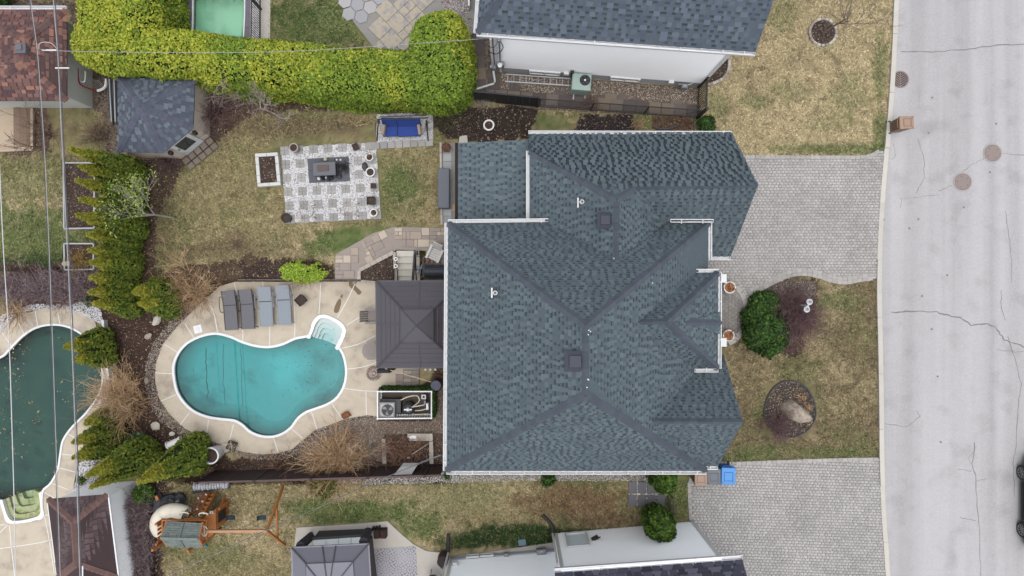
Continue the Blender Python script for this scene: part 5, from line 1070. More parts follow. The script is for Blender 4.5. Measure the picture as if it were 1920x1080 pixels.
# western neighbour's pool and deck
LIN2 = M('green_liner', v=.16, s=.7, fine=.1, rough=.8, ncols=[C(38, 66, 62), C(66, 98, 88), C(58, 88, 80), C(42, 72, 70)])
DECK2 = PP([(-700, 480), (-60, 600), (0, 608), (35, 592), (80, 578), (130, 576), (165, 590), (178, 603), (206, 690), (206, 712), (214, 770), (205, 790), (165, 815), (150, 850), (140, 900), (132, 945), (118, 1120), (90, 1400), (-700, 1400)], ZP)
dk2 = MB().prism(DECK2, ZP - 1.0, ZP + .012, [WPOOL]).build('pool_deck', DECKC); dk2['kind'] = 'structure'
for l in ([(107, 580), (113, 610)], [(71, 579), (72, 612)][0:0] or [(138, 578), (133, 613)], [(145, 582), (132, 613)][0:0] or [(30, 596), (47, 630)], [(3, 622), (26, 655)], [(65, 578), (72, 616)], [(188, 703), (208, 703)], [(180, 755), (196, 765)][0:0] or [(176, 758), (190, 768)], [(190, 735), (210, 740)], [(125, 812), (142, 822)], [(112, 851), (140, 854)], [(104, 875), (140, 885)], [(93, 905), (128, 918)], [(83, 923), (102, 934)], [(0, 985), (10, 983)], [(-5, 1004), (14, 984)], [(18, 985), (22, 1030), (29, 1090)], [(83, 966), (92, 1010), (102, 1075)], [(-20, 1031), (60, 1020), (97, 1012)], [(78, 967), (92, 965)]): joint(l, dk2, ZP + .012)
WAT2 = water('dark_pool_water', (.5, .8, .78, 1), .6, murk=None)
pl2 = pool('dark green neighbouring pool littered with leaves', WPOOL, LIN2, ZP, .9, WHITE, .07, WAT2, .4, None)
R = np.random.default_rng(6); px = R.uniform(-10, 195, 900); py = R.uniform(610, 930, 900); w_ = fbm(px, py, 40, 3) > .5; xy = np.array([P2(a, b, ZP - .095) for a, b in zip(px, py)]); k = inside(WPOOL, xy[:, 0], xy[:, 1]) & w_; k[np.where(k)[0][330:]] = False
leafmesh('floating_leaf', np.c_[xy[k], np.full(k.sum(), ZP - .088)], np.tile([0, 0, 1.], (k.sum(), 1)), .05, M('dead_leaf', icols=[C(150, 110, 70), C(180, 150, 110), C(110, 80, 56), C(196, 176, 140)], v=.1), pl2, kind='stuff', lean=.15, aspect=1.0, seed=4)
o2 = PP(smooth_open([(0, 936), (8, 962), (14, 978), (30, 981), (60, 977), (80, 968), (81, 945), (79, 920)], 4), ZP); i2 = PP(smooth_open([(6, 937), (13, 960), (20, 973), (32, 976), (58, 972), (76, 964), (77, 945), (74, 925)], 4), ZP); n = len(o2)
b = MB(); b.add([(p[0], p[1], ZP + .01) for p in o2] + [(p[0], p[1], ZP + .06) for p in o2] + [(p[0], p[1], ZP + .06) for p in i2] + [(p[0], p[1], ZP - .4) for p in i2], [(r * n + i, r * n + i + 1, (r + 1) * n + i + 1, (r + 1) * n + i) for r in range(3) for i in range(n - 1)]); b.build('step_shell', SHW, pl2)
MOSS = M('mossy_step', v=.2, s=2.5, fine=.3, fs=16, rough=.8, ncols=[C(136, 142, 90), C(206, 208, 164), C(178, 186, 124), C(104, 112, 72)])
A_ = np.array(i2); c0 = np.array(P2(40, 925, ZP))
for k, (f0, zz) in enumerate(((1.0, -.14), (.80, -.26), (.55, -.4), (.3, -.6))): MB().prism([tuple(c0 + (p - c0) * f0) for p in A_] + ([tuple(c0 + (p - c0) * ((.80, .55, .3)[k] + .004)) for p in A_[::-1]] if k < 3 else []), ZP - .95, ZP + zz).build('pool_step', MOSS, pl2)
def skimmer(px, py, lab, s=.36, rz=.2):
    a = P(px, py, ZP + .02); t = T('skimmer_lid', lab, 'lid', a); MB().box(a.x, a.y, a.z, s, s, .02, rz, bev=.008).build('lid', WHITE, t); MB().lathe([(.1, .02), (.1, .03), (0, .03)], a.x, a.y, a.z, 14).build('knob', GUTW, t)
skimmer(371, 617, 'square white skimmer lid on the turquoise pool deck', rz=.25); skimmer(193, 752, 'white skimmer lid beside the dark green pool', .32, -.4)
a = P(57, 609, ZP + .012); t = T('deck_drain', 'round ring drain cover in the dark pool deck', 'drain', a); q = MB(); q.lathe([(.15, 0), (.15, .012), (.1, .014), (.09, .004), (.05, .012), (0, .012)], a.x, a.y, a.z, 18); q.build('cover', CONC, t)
# gravel and stones round the pool
ring = PP([(290, 640), (272, 680), (270, 715), (280, 760), (300, 790), (335, 815), (380, 832), (430, 850), (480, 862), (530, 862), (560, 850), (590, 830), (640, 810), (660, 800), (708, 795), (708, 781), (690, 778), (640, 788), (590, 806), (548, 842), (490, 852), (422, 836), (347, 803), (298, 745), (291, 712), (306, 645), (372, 573), (385, 545), (350, 575), (320, 600)], ZP)
gravel('gravel', 'mixed grey pebbles along the outer rim of the pool deck', ring, ZP + .0, 1100, .026, GRC, 1)
gb = PP([(600, 812), (650, 790), (707, 783), (708, 790), (812, 790), (814, 692), (832, 692), (832, 812), (720, 815), (722, 868), (690, 860), (560, 860), (570, 835)], ZP)
gb_base = MB().prism(gb, ZP - .3, ZP - .004).build('gravel_bed', M('gravel_base', C(112, 100, 92), v=.2)); gb_base['kind'] = 'structure'
gravel('gravel', 'brownish pebbles between pool deck, equipment pen and house', gb, ZP + .008, 900, .028, [C(150, 136, 124), C(122, 106, 94), C(176, 160, 146), C(98, 84, 74), C(134, 112, 96)], 2)
ss = PP([(630, 893), (700, 888), (830, 885), (1240, 888), (1235, 902), (1000, 901), (840, 904), (690, 908), (630, 906)], 0)
gravel('gravel', 'pale mixed stones in the strip along fence and house', ss, .01, 1300, .026, [C(190, 188, 186), C(150, 148, 146), C(214, 212, 210), C(110, 106, 104), C(170, 160, 150)], 3)
wst = PP([(0, 596), (40, 585), (80, 575), (160, 578), (190, 592), (195, 612), (180, 604), (160, 592), (130, 578), (80, 580), (30, 596), (0, 622)], -.3)
gravel('gravel', 'white stones between purple hedge and dark pool deck', [P2(a, b, ZP) for a, b in ((-20, 600), (5, 590), (60, 570), (130, 572), (160, 562), (188, 580), (198, 612), (178, 602), (150, 585), (110, 577), (60, 582), (20, 600), (0, 625))], ZP + .04, 1500, .028, WHC, 4)
gravel('gravel', 'white stones in the bed corner by the brown shed', PP([(150, 868), (190, 850), (215, 862), (175, 905), (190, 925), (132, 940)], ZP), ZP + .03, 1500, .028, WHC, 5)
gravel('gravel', 'black and white pebbles behind the white retaining strip', PP([(200, 688), (212, 690), (222, 770), (212, 775)], ZP), ZP + .02, 1200, .03, [C(60, 60, 62), C(200, 200, 200), C(230, 230, 230), C(40, 40, 42)], 6)
q = MB(); q.bar(P(196, 600, ZP + .15), P(198, 622, ZP + .15), .1, .3); tag(q.build('retaining_edge', WHITE, loc=P(197, 610, ZP)), 'short white edge at the white stones below the last row cedar', 'edging'); q = MB(); q.bar(P(204, 690, ZP + .15), P(216, 775, ZP + .15), .09, .3); tag(q.build('retaining_edge', WHITE, loc=P(204, 690, ZP)), 'white retaining edge along the dark pool deck', 'edging')
def boulder(px, py, z, r, lab, sc=(1, .7, .5), rz=0, seed=0, mat=None):
    a = P(px, py, z); o = MB().blob((a.x, a.y, a.z + r * sc[2] * .4), r, .35, seed, 9, 6, 0, sc, rz).build('boulder', mat or STONE, loc=a); tag(o, lab, 'boulder')
STONE = M('field_stone', v=.15, s=4, fine=.15, fs=30, rough=.9, bump=.5, bs=15, ncols=[C(140, 128, 118), C(180, 168, 156), C(160, 148, 138)])
PALES = M('pale_stone', C(206, 200, 188), v=.12, s=6, fine=.1, rough=.9, bump=.4)
boulder(296, 600, ZP, .24, 'pale grey boulder below the cedar pair', (1.2, .75, .6), 1.0, 1, PALES); boulder(279, 630, ZP, .17, 'small beige boulder left of the pool', (1.1, .7, .5), .6, 2, STONE); boulder(292, 799, ZP, .19, 'flat round cream boulder in the mulch', (1.1, 1, .4), 0, 3, PALES); boulder(323, 813, ZP, .13, 'small cream stone beside the white pedestal', (1.1, .8, .4), 0, 4, PALES); boulder(275, 714, ZP, .13, 'small stone at the pool gravel edge', (.7, 1.1, .5), 0, 5, STONE); boulder(665, 530, ZP, .1, 'grey stone on the wet deck corner', (1, .8, .5), 0, 6, STONE)
# patio wall, planter, stairs
PATC = M('patio_paver', v=.1, s=2, ob=.10, fine=.08, fs=60, rough=.9, ocols=[C(176, 162, 150), C(164, 152, 144), C(184, 170, 156), C(158, 146, 140), C(170, 156, 142), C(190, 178, 162)])
PATIO = PP([(628, 478), (700, 437), (740, 425), (800, 427), (850, 428), (850, 524), (800, 524), (799, 470), (742, 468), (740, 472), (674, 507), (674, 523), (628, 523)])
pt = MB().prism(PATIO, -.9, .0).build('patio', M('patio_base', C(158, 148, 140), v=.15, s=4)); pt['kind'] = 'structure'
def packed(poly, z, parent, mat, ang, u=.2, sizes=((2, 2), (2, 1), (1, 1), (3, 2), (1, 2)), g=.012, name='paver', seed=0, tol=.0, h=.05, origin=None):
    """ashlar pattern of square-cut pavers, each one an object, clipped to the area"""
    R = random.Random(seed); c, s = math.cos(ang), math.sin(ang); o = origin or poly[0]
    loc2 = [((p[0] - o[0]) * c + (p[1] - o[1]) * s, -(p[0] - o[0]) * s + (p[1] - o[1]) * c) for p in poly]
    i0, i1 = math.floor(min(p[0] for p in loc2) / u), math.ceil(max(p[0] for p in loc2) / u); j0, j1 = math.floor(min(p[1] for p in loc2) / u), math.ceil(max(p[1] for p in loc2) / u)
    used = set(); meshes = {}; cnt = 0
    for j in range(j0, j1):
        for i in range(i0, i1):
            if (i, j) in used: continue
            for (a, b) in R.sample(sizes, len(sizes)) + [(1, 1)]:
                cells = [(i + x, j + y) for x in range(a) for y in range(b)]
                if any(q in used for q in cells): continue
                used.update(cells); cx, cy = (i + a / 2) * u, (j + b / 2) * u; X, Y = o[0] + cx * c - cy * s, o[1] + cx * s + cy * c
                ok = inside(poly, X, Y) and all(inside(poly, X + (sx_ * c - sy_ * s) * u * .3, Y + (sx_ * s + sy_ * c) * u * .3) for sx_ in (-a, a) for sy_ in (-b, b))
                if ok:
                    if (a, b) not in meshes: meshes[(a, b)] = MB().box(0, 0, -h, a * u - g, b * u - g, h, bev=.008).mesh(name, mat)
                    piece(name, meshes[(a, b)], parent, (X, Y, z + R.uniform(-.003, .003)), ang); cnt += 1
                break
    return cnt
packed(PP([(698, 446), (742, 424), (852, 426), (852, 520), (800, 522), (800, 468), (738, 468), (736, 430)]), .035, pt, PATC, 0, .17, seed=1, origin=P2(740, 427))
packed(PP([(673, 458), (722, 431), (738, 464), (690, 494)]), .035, pt, PATC, math.radians(27), .17, seed=2, origin=P2(676, 470))
packed(PP([(629, 480), (672, 456), (690, 497), (672, 506), (672, 522), (629, 522)]), .035, pt, PATC, 0, .17, seed=3, origin=P2(629, 522))
LED = M('ledge_stone', C(186, 178, 168), v=.12, ob=.08, fine=.1, rough=.9)
rw = T('retaining_wall', 'low stone capped retaining wall framing the triangular planter', 'wall', P(674, 510, 0))
def capwall(p0, p1, w, z0, z1, parent, n=6, z1b=None):
    p0 = Vector((*p0, 0)); p1 = Vector((*p1, 0)); d = (p1 - p0) / n
    for k in range(n):
        a = p0 + d * (k + .02); b = p0 + d * (k + .98); MB().bar((a.x, a.y, (z0 + z1) / 2), (b.x, b.y, (z0 + z1) / 2), w, z1 - z0).build('wall_block', LED, parent)
capwall(P2(674, 507), P2(739, 473), .16, -.6, .12, rw, 6); capwall(P2(674, 507), P2(674, 524), .14, -.6, .11, rw, 2); capwall(P2(674, 527), P2(712, 530), .12, -.6, -.25, rw, 4); LED0 = LED; LED = M('dark_ledge', C(104, 94, 90), v=.15, ob=.1); capwall(P2(445, 524.5), P2(672, 524.5), .06, -.62, -.02, rw, 14); LED = LED0
pln = MB().prism(PP([(676, 508), (737, 475), (737, 525), (676, 525)]), -.7, .02).build('planter_soil', SOIL); pln['kind'] = 'structure'; chips(pln, PP([(678, 508), (735, 477), (735, 523), (678, 523)]), .025)
stt = T('stairs', 'pale concrete stairs going down from patio to pool deck', 'stairs', P(765, 500, ZP))
STC = M('stair_concrete', C(212, 208, 198), v=.10, s=4, fine=.08, rough=.9)
for k, (y0, y1) in enumerate(((470, 481), (481, 493), (493, 505), (505, 517), (517, 528))):
    x0, x1 = P2(743, y0), P2(776, y1); zt = -.02 - k * .13; MB().prism([(x0[0], x0[1] - (.0 if k == 0 else .004)), (x0[0], x1[1]), (x1[0], x1[1]), (x1[0], x0[1] - (.0 if k == 0 else .004))], -.9, zt).build('stair_step', STC, stt)
for k, (y0, y1, zt) in enumerate(((473, 487, .12), (487.5, 504, .0), (504.5, 527, -.2))): MB().prism(PP([(737.5, y0), (742.5, y0), (742.5, y1), (737.5, y1)]), -.9, zt).build('side_block', LED, stt)
for k, (y0, y1, zt) in enumerate(((470, 481, .18), (481.5, 504, .06), (504.5, 527, -.12))): MB().prism(PP([(781, y0), (787, y0), (787, y1), (781, y1)]), -.9, zt).build('side_block', LED, stt)
rl = T('stair_railing', 'black iron railing with rungs beside the pale stairs', 'railing', P(778, 500, -.3))
a0, a1 = P(779, 474, .8), P(775, 526, .3); b0_, b1_ = P(776.5, 474, .05), P(772.5, 526, -.5); q = MB(); q.tube([a0, a1], .025, 6); q.build('top_rail', BLACK, rl); q = MB(); q.tube([b0_, b1_], .022, 6); q.build('bottom_rail', BLACK, rl)
for k in range(14): f = (k + .3) / 14; MB().tube([a0.lerp(a1, f), b0_.lerp(b1_, f)], .012, 5).build('baluster', BLACK, rl)
MB().box(P(782, 475).x, P(782, 475).y, .0, .16, .16, .5).build('newel_post', DARK, rl)
q = MB()
for i in range(2): q.bar(P(787, 523, -.6 + .3 * i), P(800, 508, -.2 + .3 * i), .06, .06)
tag(q.build('wooden_rail', M('orange_wood', C(158, 108, 66), v=.2, stretch=(30, 3, 3)), loc=P(793, 515)), 'brown wooden rail below the covered barbecue', 'rail')
# pots
def pot(label, px, py, z, r, h, mat, soil=None, square=False, rz=0, taper=.78, rim=.03, plant=None, seed=0, group=None, foot=None, name='plant_pot'):
    a = P(px, py, z); t = T(name, label, 'plant pot', a, group); b = MB()
    if square:
        s = 2 * r; w = rim; c, n_ = math.cos(rz), math.sin(rz)
        b.box(a.x, a.y, a.z, s * taper, s * taper, .04, rz)
        for k in range(4):
            an = rz + k * math.pi / 2; d = Vector((math.cos(an), math.sin(an), 0)); e = Vector((-d.y, d.x, 0)); p0 = Vector(a); to, bo = r, r * taper
            vs = [p0 + d * bo + e * bo * sg + Vector((0, 0, 0)) for sg in (-1, 1)] + [p0 + d * to + e * to * sg + Vector((0, 0, h)) for sg in (1, -1)] + [p0 + d * (bo - w) + e * (bo - w) * sg for sg in (-1, 1)] + [p0 + d * (to - w) + e * (to - w) * sg + Vector((0, 0, h)) for sg in (1, -1)]
            b.add(vs, [(0, 1, 2, 3), (7, 6, 5, 4), (3, 2, 6, 7), (0, 3, 7, 4), (1, 5, 6, 2)])
        b.build('body', mat, t); MB().box(a.x, a.y, a.z + h * .8, (r - rim) * 1.9, (r - rim) * 1.9, .02, rz).build('soil', soil or SOIL, t)
    else:
        b.lathe([(r * taper, 0), (r * (taper + 1) / 2, h * .5), (r, h * .9), (r + .012, h * .9), (r + .012, h), (r - rim, h), (r - rim - .01, h * .7)], a.x, a.y, a.z, 20); b.build('body', mat, t, smooth=False)
        MB().lathe([(r - rim, h * .86), (r * .4, h * .9), (0, h * .9)], a.x, a.y, a.z, 16).build('soil', soil or SOIL, t)
    if plant: twigs((a.x, a.y, a.z + h * .85), plant[1], plant[2], 1.2, .6, .010, 1, seed, nb=2).build('dead_plant', plant[0], t)
    return t
WCER = M('white_ceramic', C(236, 236, 236), v=.04, rough=.4); BLKP = M('black_pot', C(44, 42, 42), v=.15, rough=.6); BRNP = M('brown_planter', C(74, 54, 48), v=.2, rough=.7); GRYP = M('grey_pot', C(170, 160, 156), v=.08, rough=.8)
pot('large pale grey pot at the top left of the pebble patio', 557, 281, 0, .19, .5, GRYP, rim=.035); pot('square dark brown planter at the top edge of the pebble patio', 669, 277, 0, .13, .3, BRNP, square=True, rz=.4)
pot('white pot with dried plant, topmost on the patio right edge', 695, 297, 0, .16, .3, WCER, plant=(TERRA, 10, .18), seed=1); pot('wide white pot full of dark soil on the patio right edge', 697, 325, 0, .19, .34, WCER, soil=SOIL)
pot('small reddish square planter on the patio right edge', 702, 350, 0, .11, .3, BRNP, square=True); pot('larger dark square planter with a white root in it', 698, 378, 0, .18, .35, BLKP, square=True, plant=(TERRA, 3, .1)); pot('white pot at the bottom right corner of the pebble patio', 703, 400, 0, .16, .3, WCER, plant=(TERRA, 6, .12), seed=2); pot('round black pot at the bottom left corner of the pebble patio', 541, 410, 0, .21, .35, BLKP)
pot('tiny white cup pot on the upper stair wall', 743, 486, .12, .075, .14, WCER); pot('tiny white cup pot on the lower stair wall', 743, 499, -.0, .075, .14, WCER)
pot('white ring pot standing alone in the dark mulch', 917, 238, 0, .23, .35, WCER, rim=.05, plant=(TERRA, 2, .15)); pot('tilted dark cube planter beside the loungers', 568, 563, ZP, .2, .42, BLKP, square=True, rz=.75, rim=.025)
pot('terracotta planted pot at the upper porch column', 1363, 539, .09, .25, .4, WCER, soil=M('dry_leaves', icols=[C(150, 90, 60), C(176, 120, 84), C(120, 70, 48)], v=.3, s=30), plant=(TERRA, 22, .3), seed=3); pot('planted pot with dry straw leaves at the lower porch column', 1361, 628, .09, .24, .4, WCER, soil=M('dry_leaves'), plant=(TERRA, 22, .3), seed=4)
pot('big white urn filled with soil by the brown fence', 410, 846, ZP, .36, .85, WCER, rim=.05); pot('black trough with white spiky dead plant by the pool deck', 438, 834, ZP, .2, .25, BLKP, square=True, rz=-.4, plant=(M('pale_straw', icols=[C(226, 214, 190), C(206, 190, 160)], v=.1), 16, .4), seed=6)
a = P(415, 838, ZP); tag(MB().box(a.x + .25, a.y, a.z, .4, .4, .12, .4, bev=.02).build('pedestal_slab', CONC, loc=a), 'grey square slab behind the big white urn', 'slab')
a = P(328, 828, ZP); t = T('garden_pedestal', 'fallen white fluted pedestal lying in the mulch', 'pedestal', a); q = MB(); d = Vector((.5, .22, 0)); c0_ = a + Vector((-.2, -.12, .16)); q.tube([c0_, c0_ + d * .12, c0_ + d * .13, c0_ + d * .85, c0_ + d * .86, c0_ + d], .15, 14); q.build('shaft', WCER, t); MB().tube([c0_ - d * .1, c0_], .19, 14).build('base', WCER, t); MB().tube([c0_ + d, c0_ + d * 1.12], .18, 14).build('capital', WCER, t)
# ================================================================ pebble patio with slabs
CHK = PP([(527, 277), (600, 273), (704, 268), (709, 330), (714, 409), (620, 414), (537, 418)])
ck = MB().prism(CHK, -.1, .008).build('pebble_patio', M('white_base', C(196, 194, 192), v=.1)); ck['kind'] = 'structure'
def chk(i, j): return P2((382 + 162.5 * i + 13.3 * j) / 6 + 470, (195 - 8.5 * i + 155 * j) / 6 + 250)
SLB = M('slab_grey', C(164, 162, 160), v=.1, s=5, ob=.14, fine=.1, rough=.9)
sb = MB()
for x in (-1, 1):
    for y in (-1, 1): sb.box(x * .093, y * .093, -.03, .176, .176, .045, bev=.006)
sme = sb.mesh('slab', SLB); sholes = []
for i in range(7):
    for j in range(6):
        if (1.4 < i < 4.6 and .6 < j < 2.4): continue
        c = chk(i, j); piece('slab', sme, ck, (c[0], c[1], .02), math.radians(2.6) + random.uniform(-.02, .02)); sholes.append([(c[0] - .19, c[1] - .19), (c[0] + .19, c[1] - .19), (c[0] + .19, c[1] + .19), (c[0] - .19, c[1] + .19)])
gravel('pebbles', 'white pebbles filling the checkerboard between slabs', CHK, .018, 1900, .026, WHC, 11, sholes)
plat = PP([(576.5, 298), (653.5, 293.7), (657, 340), (580.3, 343.7)])
pf = T('stone_platform', 'dark grey slab platform in the middle of the pebble patio', 'platform', P(617, 319, 0))
for i in range(3):
    for j in range(2):
        A = [np.array(p) for p in plat]; f = lambda u, v: tuple((A[0] * (1 - u) + A[1] * u) * (1 - v) + (A[3] * (1 - u) + A[2] * u) * v)
        MB().prism([f(i / 3 + .003, j / 2 + .004), f((i + 1) / 3 - .003, j / 2 + .004), f((i + 1) / 3 - .003, (j + 1) / 2 - .004), f(i / 3 + .003, (j + 1) / 2 - .004)], 0, .06).build('slab', M('charcoal_slab', C(96, 98, 106), v=.08, fine=.08), pf)
ft = T('fire_table', 'dark rectangular gas fire table with brown lid', 'fire table', P(615, 321, .06)); rz = math.radians(3); FTM = M('fire_table_dark', C(58, 60, 68), v=.1, rough=.5); FTL = M('fire_table_top', C(92, 94, 104), v=.1, rough=.4)
c = P(615, 321, 0); MB().box(c.x, c.y, .06, .85, .5, .5, rz).build('body', FTM, ft); MB().box(c.x, c.y, .05, .98, .6, .1, rz).build('base', FTM, ft); MB().box(c.x, c.y, .56, .98, .58, .06, rz, bev=.015).build('top', FTL, ft); MB().box(c.x - .05, c.y + .02, .62, .5, .26, .03, rz, bev=.01).build('burner_lid', M('rust_lid', C(104, 90, 86), v=.2), ft)
for dx in (-.43, .43): MB().box(c.x + dx, c.y - .26, .1, .05, .03, .42, rz).build('trim', FTL, ft)
LANT = M('dark_ornament', C(50, 52, 58), v=.2, rough=.5)
for k, (px, py, r, m, lb) in enumerate(((599, 335, .075, WCER, 'white ball ornament below the fire table'), (612, 333, .05, WCER, 'small white ornament on the slab platform'), (611, 299.5, .075, M('cream', C(220, 205, 170), v=.1), 'cream round candle lantern above the fire table'), (632, 300, .045, WCER, 'little white candle right of the cream lantern'), (639, 300, .045, WCER, 'second little white candle at the platform edge'))):
    a = P(px, py, .06); t = tag(MB().lathe([(r * .6, 0), (r, r * .6), (r, r * 1.4), (r * .5, r * 2), (0, r * 2.05)], a.x, a.y, a.z, 12).build('garden_ornament', m, loc=a), lb, 'ornament')
for k, (px, py, lb) in enumerate(((606, 336, 'dark lantern left of the ornament row'), (618, 337, 'dark lantern in the middle of the ornament row'), (623, 334, 'dark lantern right of the ornament row'))):
    a = P(px, py, .06); t = T('lantern', lb, 'lantern', a, 'dark lanterns on the slab platform'); q = MB(); q.box(a.x, a.y, a.z, .12, .12, .03)
    for sx in (-1, 1):
        for sy in (-1, 1): q.box(a.x + sx * .05, a.y + sy * .05, a.z + .03, .012, .012, .16)
    q.build('frame', LANT, t); MB().box(a.x, a.y, a.z + .19, .13, .13, .07, tx=.2, ty=.2).build('cap', LANT, t); MB().box(a.x, a.y, a.z + .03, .08, .08, .14).build('glass', GLASS, t)
bare_bush('dark dead plant on the slab platform by the fire table', 645, 314, .06, 50, .36, 1.0, .6, twigmat('dark_twigs', [C(52, 50, 52), C(70, 66, 64)]), .008, 1, 61, cat='plant', name='dead_plant')
a = P(637, 332, .06); tag(MB().box(a.x, a.y, a.z, .2, .14, .1, .05, bev=.02).build('storage_tin', FTM, loc=a), 'small dark box beside the fire table', 'box')
a = P(685.5, 314, 0); tag(MB().blob((a.x, a.y, .13), .17, .1, 4, 12, 7, 0, (.75, 1.3, .8), .2).build('stone_turtle', DARK, loc=a), 'dark oval stone ornament between two white pots', 'ornament')
def wire_chair(px, py, rz, lab):
    t = T('wire_chair', lab, 'chair', (0, 0, 0), 'wire bucket chairs on the pebble patio'); WM = M('pale_wire', C(176, 160, 150), v=.1, rough=.5)
    ring = lambda r, z, ry=.9, y0=0: [(r * math.cos(a), r * ry * math.sin(a) + y0, z) for a in np.linspace(0, 6.283, 25)[:-1]]
    MB().tube(ring(.3, .42), .012, 5, closed=True).build('seat_ring', WM, t); back = [(.38 * math.cos(a), .34 * math.sin(a) - .05, .55 + .28 * (math.sin(a) < 0) * abs(math.sin(a))) for a in np.linspace(math.pi * 1.0, math.pi * 2.0, 14)]; MB().tube(back, .014, 5).build('back_hoop', WM, t)
    q = MB()
    for k in range(7): x = (k - 3) * .08; yy = .27 * math.sqrt(max(0, 1 - (x / .3) ** 2)); q.tube([(x, -yy, .42), (x, yy, .42)], .005, 3)
    for k in range(9): a = math.pi * (1 + k / 8); q.tube([(.3 * math.cos(a), .27 * math.sin(a), .42), (.38 * math.cos(a), .34 * math.sin(a) - .05, .55 + .28 * max(0, -math.sin(a)))], .005, 3)
    q.build('wire_mesh', WM, t, kind=None)
    for sx in (-1, 1):
        for sy in (-1, 1): MB().tube([(sx * .22, sy * .2, .42), (sx * .3, sy * .3, 0)], .011, 5).build('leg', DARK, t)
    t.location = P(px, py, .02); t.rotation_euler = (0, 0, rz)
wire_chair(580, 398, math.radians(5), 'pale wire bucket chair at the left of the pebble patio'); wire_chair(661, 393, math.radians(-5), 'pale wire bucket chair at the right of the pebble patio')
# raised soil bed with white blocks
rbt = T('raised_bed', 'raised bed of brown soil framed by white blocks', 'planter bed', P(505, 319, 0)); rb_ = PP([(481.5, 290), (524, 287.5), (529.5, 348.5), (486.5, 351.5)])
WBL = M('white_block', C(214, 214, 212), v=.08, ob=.04, fine=.06)
for i in range(4):
    a, b = Vector((*rb_[i], 0)), Vector((*rb_[(i + 1) % 4], 0)); d = (b - a); n = max(2, round(d.length / .5)); nn_ = Vector((d.y, -d.x, 0)).normalized(); cen = P(505, 319, 0); nn_ = nn_ if nn_.dot(cen - a) > 0 else -nn_
    for k in range(n):
        p0 = a + d * ((k + .015) / n) + nn_ * .07; p1 = a + d * ((k + .985) / n) + nn_ * .07
        if i % 2 and k == 0: p0 += d.normalized() * .15
        if i % 2 and k == n - 1: p1 -= d.normalized() * .15
        MB().bar((p0.x, p0.y, .1), (p1.x, p1.y, .1), .14, .26).build('edging_block', WBL, rbt)
chips(MB().prism(offset_poly(rb_, -.14), -.1, .14).build('soil', SOIL, rbt), offset_poly(rb_, -.16), .145)
# swing strip
sg = PP([(706, 214), (812, 212), (812, 266), (706, 268)]); o = MB().prism(sg, -.1, .004).build('swing_gravel_bed', M('white_base')); o['kind'] = 'structure'
gravel('pebbles', 'white pebbles under the blue garden swing', sg, .01, 1700, .024, WHC, 12)
strip = bpy.data.objects.new('paver_strip', None); COL.objects.link(strip); strip['kind'] = 'structure'; me = MB().box(0, 0, -.05, .31, .29, .075, bev=.008).mesh('paver', SLB)
for k in range(9): f = k / 8; piece('paver', me, strip, P(691 + 114 * f, 274 - 6.3 * f, .02), math.radians(3.2))
for l in ((-.3, 0),): pass
# garden swing
sw = T('garden_swing', 'blue cushioned garden swing with black frame', 'swing', P(758, 245, 0)); BLUE = M('blue_cushion', C(46, 72, 146), v=.1, s=10, fine=.08, rough=.9, bump=.3); TANC = M('tan_cushion', C(176, 158, 138), v=.08, rough=.9)
for k in range(2):
    x0, x1 = (718, 745.5) if k == 0 else (746.5, 789)
    a, b = P(x0, 255, .5), P(x1, 237, .5); MB().box((a.x + b.x) / 2, (a.y + b.y) / 2, .42, b.x - a.x, b.y - a.y + .02, .13, .03, bev=.03).build('seat_cushion', BLUE, sw)
    p0, p1 = P(x0, 236, .55), P(x1, 236, .55); q = MB(); zb = [(p0.y - .02, .52), (p0.y + .16, .98), (p0.y + .26, .94), (p0.y + .1, .48)]; q.add([(p0.x, y, z) for y, z in zb] + [(p1.x, y, z) for y, z in zb], [(0, 1, 2, 3), (7, 6, 5, 4), (0, 4, 5, 1), (1, 5, 6, 2), (2, 6, 7, 3), (3, 7, 4, 0)]); q.build('back_cushion', BLUE, sw)
for px, rr in ((720, -.15), (787, .15)): a = P(px, 244, .62); MB().box(a.x, a.y, .56, .14, .42, .3, rr, bev=.05, tx=.9).build('arm_cushion', TANC, sw)
for s, px in ((-1, 709), (1, 801)):
    tp = P(px - s * 2, 226, 1.55); f = P(px + s * 2, 264, .02); bk = P(px + s * 2, 229, .02); q = MB(); q.tube(smooth_open([f, f.lerp(tp, .6) + Vector((0, .06, .1)), tp], 4), .028, 7); q.build('front_leg', BLACK, sw); q = MB(); q.tube(smooth_open([bk, bk.lerp(tp, .6) + Vector((0, -.02, .1)), tp], 4), .028, 7); q.build('rear_leg', BLACK, sw); q = MB(); q.tube([f + Vector((0, .35, .3)), bk + Vector((0, -.1, .3))], .02, 6); q.tube([tp + Vector((0, 0, -.02)), P(px + s * -5, 246, .5)], .012, 5); q.build('hanger', BLACK, sw)
q = MB(); q.tube([P(707, 224, 1.56), P(803, 221, 1.56)], .03, 8); q.build('top_rail', BLACK, sw); q = MB(); q.tube([P(712, 219, 1.5), P(800, 216, 1.5)], .02, 6); q.build('canopy_rail', BLACK, sw)
